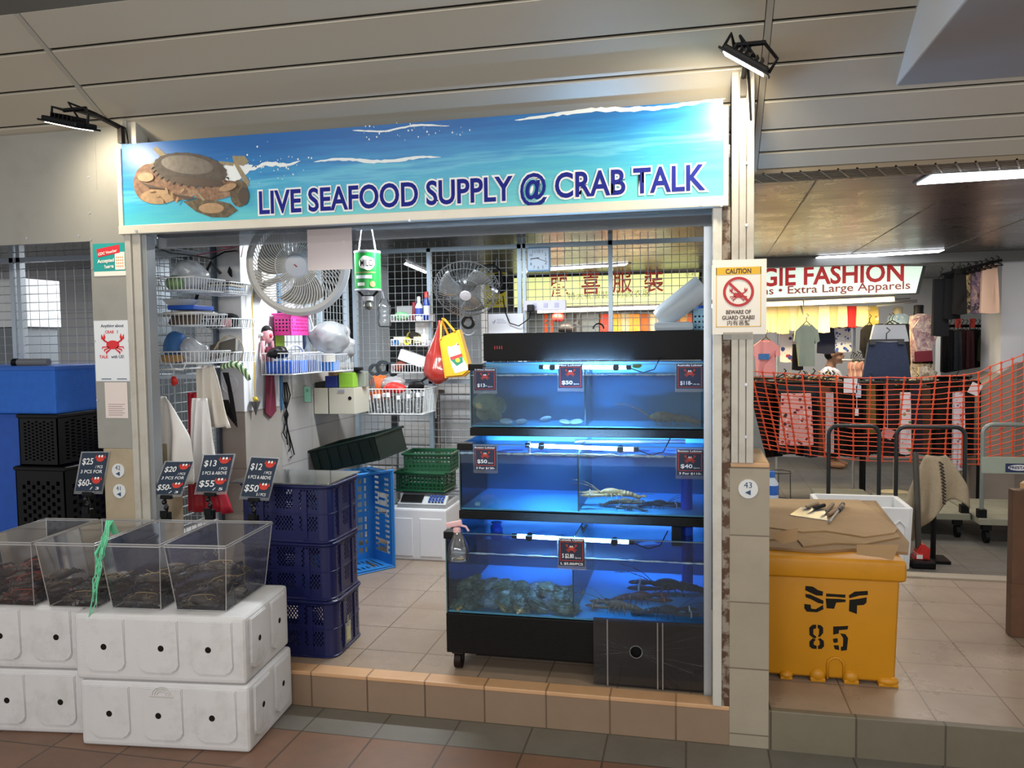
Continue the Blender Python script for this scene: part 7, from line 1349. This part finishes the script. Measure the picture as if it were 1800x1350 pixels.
t = mannequin('bust mannequin in a paisley blouse with a maroon sash and pale skirt', 1620, 546, 8.15, [(1606, 556), (1616, 551), (1628, 551), (1648, 558), (1650, 572), (1641, 577), (1643, 640), (1606, 640), (1603, 580)], pattern('b9a3a3', ['8f6f78', 'd9c9bd', 'a37f86'], 22, thr=.5, kind='swirl'), '17171a', [(1606, 636), (1642, 633), (1650, 672), (1630, 680), (1604, 674)], pattern('c9bda6', ['a8957a', 'ddd3c0', '8f7f66'], 22, thr=.5, kind='swirl'))
p, q_ = aY(1610, 617, 8.10), aY(1640, 636, 8.10); O('sash', M().box(((p.x+q_.x)/2, 8.13, (p.z+q_.z)/2), (q_.x-p.x, .04, p.z-q_.z), MX((0, R(-4), 0)), .01), mat('7a1f2e', .7), t)
# dark rack at the right
dk = ['1a1b1f', '20242c', '17181b', '2a3038', '3a1a22', '18191c', '421c26', '1c1f24', '15161a', '26221f', '1d2026', '17181a']
for k in range(12): garm('dark_coat', 'dark garment on the crowded rack by the white column', 'coat', drape(1655+7.2*k, 1670+7.2*k, 578+1.2*k % 4, 654-1.2*k, .1), 8.6+.05*(k % 3), mat(dk[k], .85, var=.2, vscale=30), .05, 'dark garments on the rack by the column', 2, True)
garm('olive_jacket', 'olive green jacket at the right end of the dark rack', 'jacket', tee(1722, 1762, 583, 655, ln=.7), 8.4, mat('3f4630', .8, var=.1), .07)
a = M(); p, q_ = aY(1650, 573, 8.7), aY(1756, 573, 8.7); a.cyl(p, q_, .014, n=8); O('clothes_rail', a, m_black, None, 'black rail of the dark garment rack', 'rail')
for k, u in enumerate((1684, 1709, 1735)): p = aY(u, 568, 8.66); simple_box('size_tag', 'red size tag standing on the black rail', 'tag', mat('c9453f', .6), p, (.05, .01, .09), 0, .002, 'red size tags on the black rail')
up = [(1640, 1668, 490, 590, '18181b'), (1660, 1688, 482, 560, '121214'), (1676, 1700, 472, 552, '1b1917')]
for k, (u0, u1, v0, v1, c_) in enumerate(up): garm('black_dress', 'black dress hanging high beside the white column', 'dress', drape(u0, u1, v0, v1, .1), 7.8-.06*k, mat(c_, .9), .06, 'black dresses hanging high by the column')
garm('print_dress', 'brown and black printed dress hanging high, left of two', 'dress', drape(1692, 1712, 470, 548, .06), 7.7, pattern('8f7a55', ['1b1815', '3a2f22', 'b59a6a'], 14, thr=.5, kind='swirl'), .05); garm('print_dress', 'purple brown printed dress hanging high, right of two', 'dress', drape(1708, 1728, 466, 550, .06), 7.66, pattern('6a5560', ['2a2026', '8f7468', '4a3a4f'], 14, thr=.5, kind='swirl'), .05); garm('peach_dress', 'plain peach dress hanging high next to the white column', 'dress', drape(1724, 1757, 464, 550, .12), 7.62, mat('c9a68f', .8), .06)
p, q_ = aY(1655, 483, 7.75), aY(1762, 457, 7.55); a = M(); a.cyl(p, q_, .012, n=8); O('clothes_rail', a, m_black, None, 'black rail of the high hanging dresses by the column', 'rail')
for k in range(9): u = 1672+10*k; p0 = aY(u, 481-2.6*k, 7.72-.02*k); a = M(); a.tube([p0+V((0, 0, .05)), p0+V((.02, 0, .035)), p0+V((0, 0, .0)), p0+V((-.05, 0, -.03)), p0+V((.05, 0, -.03)), p0], .005, 5); O('hanger', a, m_black, None, 'empty black hanger on the high rail by the column', 'hanger', 'hangers on the high rail')
p, q_ = aY(1655, 550, 9.4), aY(1765, 660, 9.4); simple_box('white_shelving', 'white lit shelving behind the dark rack', 'shelving', mat('cdcdca', .6), ((p.x+q_.x)/2, 9.5, (p.z+.03)/2), (q_.x-p.x, .2, p.z-.03))
for k in range(5): p = aY(1752, 478+14*k, 9.2); simple_box('folded_clothes', 'folded clothes on the shelf behind the peach dress', 'clothes', mat(['b8343a', '2a2c33', 'd9d6d0', '34383f', 'c9c6c0'][k], .8), p, (.22, .16, .05), 0, .01, 'folded clothes behind the peach dress')
# low dark racks behind the net
cl = ['15161a', '1b1d22', '101114', '2a1f22', '16211f', '231a16', '1a1f2c', '0f1012', '2f2a24', '191514', '141519', '4a3a2a']
for row, (v0, v1, n, Y, u0, du) in enumerate(((676, 806, 26, 8.0, 1325, 15.4), (668, 740, 20, 8.66, 1330, 19))):
    for k in range(n):
        u = u0+du*k; garm('dark_garment', 'dark garment packed on the low racks behind the orange net', 'garment', drape(u-3, u+du+5, v0+3*math.sin(k*2.1), v1+3*math.sin(k*1.3)-(6 if row == 0 else 0), .12), Y+.06*(k % 3), mat(cl[(k*5+row*3) % 12], .9, var=.2, vscale=30), .06, 'dark garments behind the net', 2, k % 2 == 0)
for lab, Y, v, ua, ub in (('low rail of the dark garments directly behind the net', 8.12, 672, 1318, 1728), ('second low rail of dark garments further into the shop', 8.78, 665, 1325, 1715), ('front low rail of the flowered skirts behind the net', 7.85, 673, 1330, 1722)):
    p, q_ = aY(ua, v, Y), aY(ub, v, Y); q_ = V((q_.x, Y, p.z)); a = M(); a.cyl(p, q_, .014, n=8)
    for c in (p, p.lerp(q_, .5), q_): a.cyl((c.x, Y, .03), c, .014, n=8)
    O('garment_rack', a, m_black, None, lab, 'rack')
for lab, u0, u1, v0, v1, m_, Y in (('pink dress printed with dark roses seen through the net', 1370, 1430, 692, 782, pattern('d9a9a4', ['7a2a33', 'b0525a', '3f2a2c', 'e6cfc9'], 24, thr=.36), 7.82), ('pale skirt with pink and green flowers, left one behind the net', 1583, 1602, 690, 798, pattern('dcd3d6', ['c24a52', '6a8a4a', 'd98a92'], 20, thr=.30), 7.80), ('pale skirt with small pink flowers, right one behind the net', 1676, 1697, 690, 826, pattern('d3c9cf', ['b8525c', '8a6a74', 'c98f9a'], 28, thr=.30), 7.80), ('brown trousers hanging behind the net below the person', 1440, 1462, 682, 790, mat('6a3a22', .8, var=.15), 7.84), ('pale striped scarf hanging behind the net', 1452, 1466, 690, 795, mat('b8aeb0', .8, var=.3, vscale=40), 7.78), ('teal dark dress bundle behind the net at the left', 1364, 1444, 676, 700, mat('173038', .8, var=.2), 7.89), ('olive yellow dress hanging behind the net', 1520, 1540, 676, 760, mat('6b5a24', .8, var=.25), 7.88)): garm('flowered_dress' if 'dress' in lab else 'garment', lab, 'garment', drape(u0, u1, v0, v1, .07), Y, m_, .05, None, 3, True)
for k, (u, v, w_, h, lab) in enumerate(((1495, 678, .115, .13, 'large white price tag hanging behind the net'), (1509, 688, .045, .11, 'pale blue price tag behind the net'), (1506, 724, .03, .07, 'small white slip tag behind the net'), (1714, 684, .09, .10, 'white tag tilted at the right end of the net'), (1560, 762, .10, .09, 'red and white tag behind the left trolley handle'))): p = aY(u, v, 7.77); q_ = aY(u, 673, 7.84); a = M(); a.box(p, (w_, .006, h), MX((0, R(0 if k < 3 else 25), 0)), .001); a.tube([p, q_], .003, 4); O('price_tag', a, mat(['dcdee2', 'b9c6d8', 'dfe0e0', 'e0d6d6', 'c98f92'][k], .6), None, lab, 'tag')
for k in range(9): garm('kids_top', 'small pink top on the short rack right of the person', 'top', tee(1490+3.4*k, 1503+3.4*k, 635+1.5*(k % 3), 662, ln=.5), 8.75-.03*k, mat(['d8a4a2', 'e0c3bd', 'c98a8c', 'e6d9d3', 'd3a9a0'][k % 5], .8), .03, 'small pink tops on the short rack', 1, True)
a = M(); a.cyl(aY(1480, 633, 8.75), aY(1525, 633, 8.75), .01, n=8); O('clothes_rail', a, m_alu, None, 'short rail of the small pink tops', 'rail')
for k in range(12): u = 1378+8.5*k; p0 = aY(u, 661+4*(k % 3), 8.15+.05*(k % 2)); a = M(); a.tube([p0+V((.0, 0, .07)), p0+V((.02, 0, .05)), p0+V((0, 0, .02)), p0+V((-.09, .02, -.03)), p0+V((.09, -.02, -.03)), p0+V((0, 0, .02))], .007, 5); O('hanger', a, mat(['17181a', 'd9c7a0', '2a2624', 'c98a52'][k % 4], .5), None, 'hanger sticking up from the low rack near the person', 'hanger', 'hangers on the low rack')
# clothes seen through the back mesh
oc = ['d9531f', 'c9a23a', 'e07a2a', '3a3430', 'd98a2f', 'e0b04a', 'c23a2a', 'e6a040', 'd9c9a0', 'e08a30', 'b8622a', 'efd9b0', '5f7a3a', 'd97a3a', 'e6b870', 'c96a3a']
for k in range(16): garm('orange_garment', 'orange and yellow garment under the Chinese sign' if k not in (3, 12) else ('dark garment among the orange ones under the Chinese sign' if k == 3 else 'green garment among the orange ones under the Chinese sign'), 'garment', drape(952+17*k, 973+17*k, 552, 600, .1), 9.0+.04*(k % 3), mat(oc[k], .8, var=.2, vscale=20), .05, 'orange garments under the Chinese sign' if k not in (3, 12) else None, 2, False)
a = M(); a.cyl(aY(940, 551, 9.05), aY(1232, 549, 9.05), .012, n=8); O('clothes_rail', a, m_alu, None, 'rail of the orange garments under the Chinese sign', 'rail')
for k, (u, v, lab) in enumerate(((981, 557, 'round red lantern like hat among the orange garments'), (995, 578, 'dark round hat among the orange garments'))): p = aY(u, v, 8.8); a = M(); a.ell(p, (.07 if k == 0 else .10, .06, .06), None, 16); a.tube([p, p+V((0, .06, .18))], .004, 5); O('hat', a, mat(['d2352a', '2a2422'][k], .6), None, lab, 'hat', smooth=True)

# ---- the shop keeper
Yp_ = 10.2; hd = aY(1467, 621, Yp_); t = T('person', 'person with short dark thinning hair in a white printed top, seen from the side', 'person', (hd.x, Yp_, .03)); S_ = 1.0
m_skin = mat('b98a6c', .55); a = M(); H0 = hd
fw = V((.90, -.30, -.08)).normalized(); sd = V((0, 0, 1)).cross(fw).normalized(); upv = V((0, 0, 1))
def L3(f_, s_, u_): return H0+fw*f_+sd*s_+upv*u_
rm = Matrix((fw, sd, upv)).transposed()
a.ell(L3(-.005, 0, .02), (.095, .075, .10), rm, 18); a.ell(L3(.035, 0, -.055), (.062, .058, .065), rm, 14); a.ell(L3(.098, 0, -.02), (.020, .013, .022), rm, 8); a.ell(L3(.08, 0, .012), (.022, .05, .012), rm, 8); a.ell(L3(.083, 0, -.062), (.018, .025, .008), rm, 8); a.ell(L3(.075, 0, -.098), (.022, .025, .018), rm, 8)
for s in (-1, 1): a.ell(L3(-.012, s*.076, -.015), (.022, .010, .034), rm, 8)
a.tube([L3(-.02, 0, -.06), L3(-.035, 0, -.12), L3(-.05, 0, -.18)], [.055, .052, .065], 12)
hz = H0.z
a.tube([L3(-.05, 0, -.19), L3(-.05, 0, -.30), L3(-.04, 0, -.50), L3(-.03, 0, -.70), L3(-.03, 0, -.82)], [.08, .14, .135, .13, .14], 14)
for s in (-1, 1):
    a.tube([L3(-.05, s*.10, -.22), L3(-.05, s*.19, -.26), L3(-.03, s*.23, -.45), L3(.02, s*.22, -.54), L3(.16, s*.17, -.52)], [.06, .062, .048, .042, .03], 10); a.ell(L3(.20, s*.155, -.51), (.045, .02, .035), rm, 10)
    for k in range(4): a.tube([L3(.225, s*.155, -.49-.014*k), L3(.265, s*.150, -.495-.015*k), L3(.285, s*.145, -.51-.015*k)], [.009, .008, .006], 6)
    a.tube([L3(.20, s*.14, -.49), L3(.24, s*.12, -.475)], [.010, .007], 6); a.tube([L3(-.03, s*.08, -.78), L3(-.01, s*.09, -1.10), L3(-.03, s*.09, -(hz-.11))], [.095, .07, .045], 10); a.ell(L3(.04, s*.09, -(hz-.075)), (.12, .045, .04), rm, 10)
O('body', a, m_skin, t, smooth=True, remesh=.011)
a = M(); a.ell(L3(-.022, 0, .045), (.098, .083, .088), rm, 18, .04, 2, 30); a.ell(L3(-.055, 0, -.02), (.062, .079, .07), rm, 14, .05, 3, 30); a.ell(L3(.045, 0, .085), (.05, .055, .035), rm, 10); O('hair', a, mat('16130f', .5, var=.4, vscale=60), t, smooth=True)
a = M()
for s in (-1, 1): a.ell(L3(.083, s*.032, -.004), (.008, .013, .007), rm, 8)
O('eye', a, m_dark, t)
a = M(); a.tube([L3(-.05, 0, -.175), L3(-.05, 0, -.22), L3(-.05, 0, -.31), L3(-.04, 0, -.50), L3(-.03, 0, -.72), L3(-.03, 0, -.80)], [.072, .12, .155, .152, .15, .165], 18)
for s in (-1, 1): a.tube([L3(-.05, s*.09, -.22), L3(-.05, s*.195, -.26), L3(-.04, s*.235, -.42)], [.075, .08, .072], 12)
O('white_top', a, pattern('d9d3cf', ['3a3230', '8a6a3a', 'c9c0b8'], 9, thr=.30), t, smooth=True, remesh=.014)
a = M(); a.tube([L3(-.03, 0, -.78), L3(-.03, 0, -.88)], [.165, .17], 16)
for s in (-1, 1): a.tube([L3(-.03, s*.08, -.84), L3(-.01, s*.09, -1.10), L3(-.03, s*.09, -(hz-.15))], [.11, .09, .07], 12)
O('trousers', a, mat('1c1d22', .8), t, smooth=True, remesh=.014)

# ================================================================ NEIGHBOURING STALL, FAR LEFT
yq = 3.62; x1 = aY(96, 650, yq).x; z1, z0 = aY(90, 645, yq).z, aY(90, 728, yq).z; t = T('blue_tub', 'big rough blue plastic tub on the black crates at the left edge', 'tub', (x1-.4, yq, z0)); O('body', M().bx(x1-.9, x1, yq, yq+.45, z0, z1, .012), mat('1763c8', .6, var=.08, vscale=30, bump=.3, bscale=120), t)
a = M(); a.bx(x1-.9, x1+.004, yq-.004, yq+.45, z1-.02, z1+.004, .004); O('rim', a, mat('1a5cba', .5), t)
p = aY(38, 640, yq+.15); a = M(); a.cyl((p.x-.02, yq+.15, z1+.022), (aY(86, 640, yq+.15).x, yq+.15, z1+.022), .02, n=12); a.mi(1); a.cyl((p.x-.05, yq+.15, z1+.02), (p.x-.02, yq+.15, z1+.02), .024, n=12); O('grey_roll', a, [mat('77797f', .6), m_black], None, 'grey roll lying on the blue tub at the left edge', 'roll')
xq = aY(35, 850, yq).x
hx = lambda i, j, n, nz: False
def black_crate(lab, x0, x1, y0, z0, z1, n, nz):
    t = T('black_crate', lab, 'crate', ((x0+x1)/2, y0, z0), 'black perforated crates at the left edge'); a = M(); hole = lambda i, j: 2 < i < n-3 and 2 < j < nz-3 and (i % 3 != 0) and ((j+(i//3) % 2) % 2 == 0); a.perf((x0, y0, z0), (x1-x0, 0, 0), (0, 0, z1-z0), n, nz, hole, (0, .006, 0)); a.perf((x1, y0, z0), (0, .42, 0), (0, 0, z1-z0), n, nz, hole, (-.006, 0, 0)); a.bx(x0, x0+.006, y0, y0+.42, z0, z1); a.bx(x0, x1, y0+.414, y0+.42, z0, z1); a.bx(x0, x1, y0, y0+.42, z0, z0+.006); a.tube([V((x0, y0, z1)), V((x1, y0, z1)), V((x1, y0+.42, z1)), V((x0, y0+.42, z1))], .012, 6, True); O('body', a, mat('101114', .45), t)
black_crate('black perforated crate under the blue tub at the left edge', aY(34, 780, yq).x, x1+.0, yq, aY(60, 818, yq).z, z0-.012, 30, 30)
black_crate('black perforated crate, lower one at the left edge', aY(28, 850, yq).x, x1+.03, yq-.0, ZK, aY(60, 820, yq).z-.012, 30, 36)
simple_box('blue_tank', 'tall blue plastic tank side left of the black crates', 'tank', mat('174fae', .6, var=.1, vscale=20), (aY(34, 780, yq).x-.32, yq+.25, (ZK+z0)/2), (.58, .4, z0-ZK-.01))
for k, (v0, v1) in enumerate(((764, 822), (825, 880), (883, 925))):
    p, q_ = aY(104, v0, 4.0), aY(176, v1, 4.0); w_ = .5; t = T('blue_crate', 'navy crate stacked behind the black crates, %s of three' % ['top', 'middle', 'bottom'][k], 'crate', (p.x+w_/2, 4.0+.16, max(ZK, q_.z)), 'navy crates in the neighbouring stall'); O('body', crate_body(w_, .30, (p.z-max(ZK, q_.z))-.012, .04, hole_lattice, 36, 20, 16), m_navy, t, local=True)
p = aY(18, 520, 4.6); simple_box('white_cabinet', 'white cabinet behind the mesh at the left edge', 'cabinet', mat('cfd3d4', .5), (p.x-.15, 4.75, (aY(20, 490, 4.6).z+aY(20, 575, 4.6).z)/2), (.55, .3, aY(20, 490, 4.6).z-aY(20, 575, 4.6).z)); simple_box('cabinet_stand', 'grey stand under the white cabinet at the left edge', 'stand', mat('6a7075', .5), (p.x-.15, 4.75, (aY(20, 577, 4.6).z+ZK)/2), (.5, .28, aY(20, 577, 4.6).z-ZK))
p, q_ = aY(158, 680, 5.0), aY(172, 758, 5.0); simple_box('brown_panel', 'brown patterned strip behind the mesh beside the notice', 'panel', mat('9a6a55', .7, var=.3, vscale=30), ((p.x+q_.x)/2, 5.02, (p.z+ZK)/2), (q_.x-p.x+.03, .02, p.z-ZK))
a = M(); p, q_ = aY(1366, 577, 8.80), aY(1502, 577, 8.80); q_ = V((q_.x, q_.y, p.z)); a.cyl(p, q_, .012, n=8)
for c in (p, q_): a.cyl((c.x, 8.80, .03), c, .012, n=8)
O('garment_rack', a, m_alu, None, 'steel rack holding the flowered trousers and the navy skirt', 'rack')
a = M(); p = aY(1418, 557, 8.035); a.tube([p+V((0, -.03, 0)), p+V((0, .20, 0)), V((p.x, 8.47, aY(1418, 535, 8.5).z))], .008, 6); O('hook_arm', a, m_alu, None, 'steel hook arm from which the grey green t-shirt hangs', 'hook')
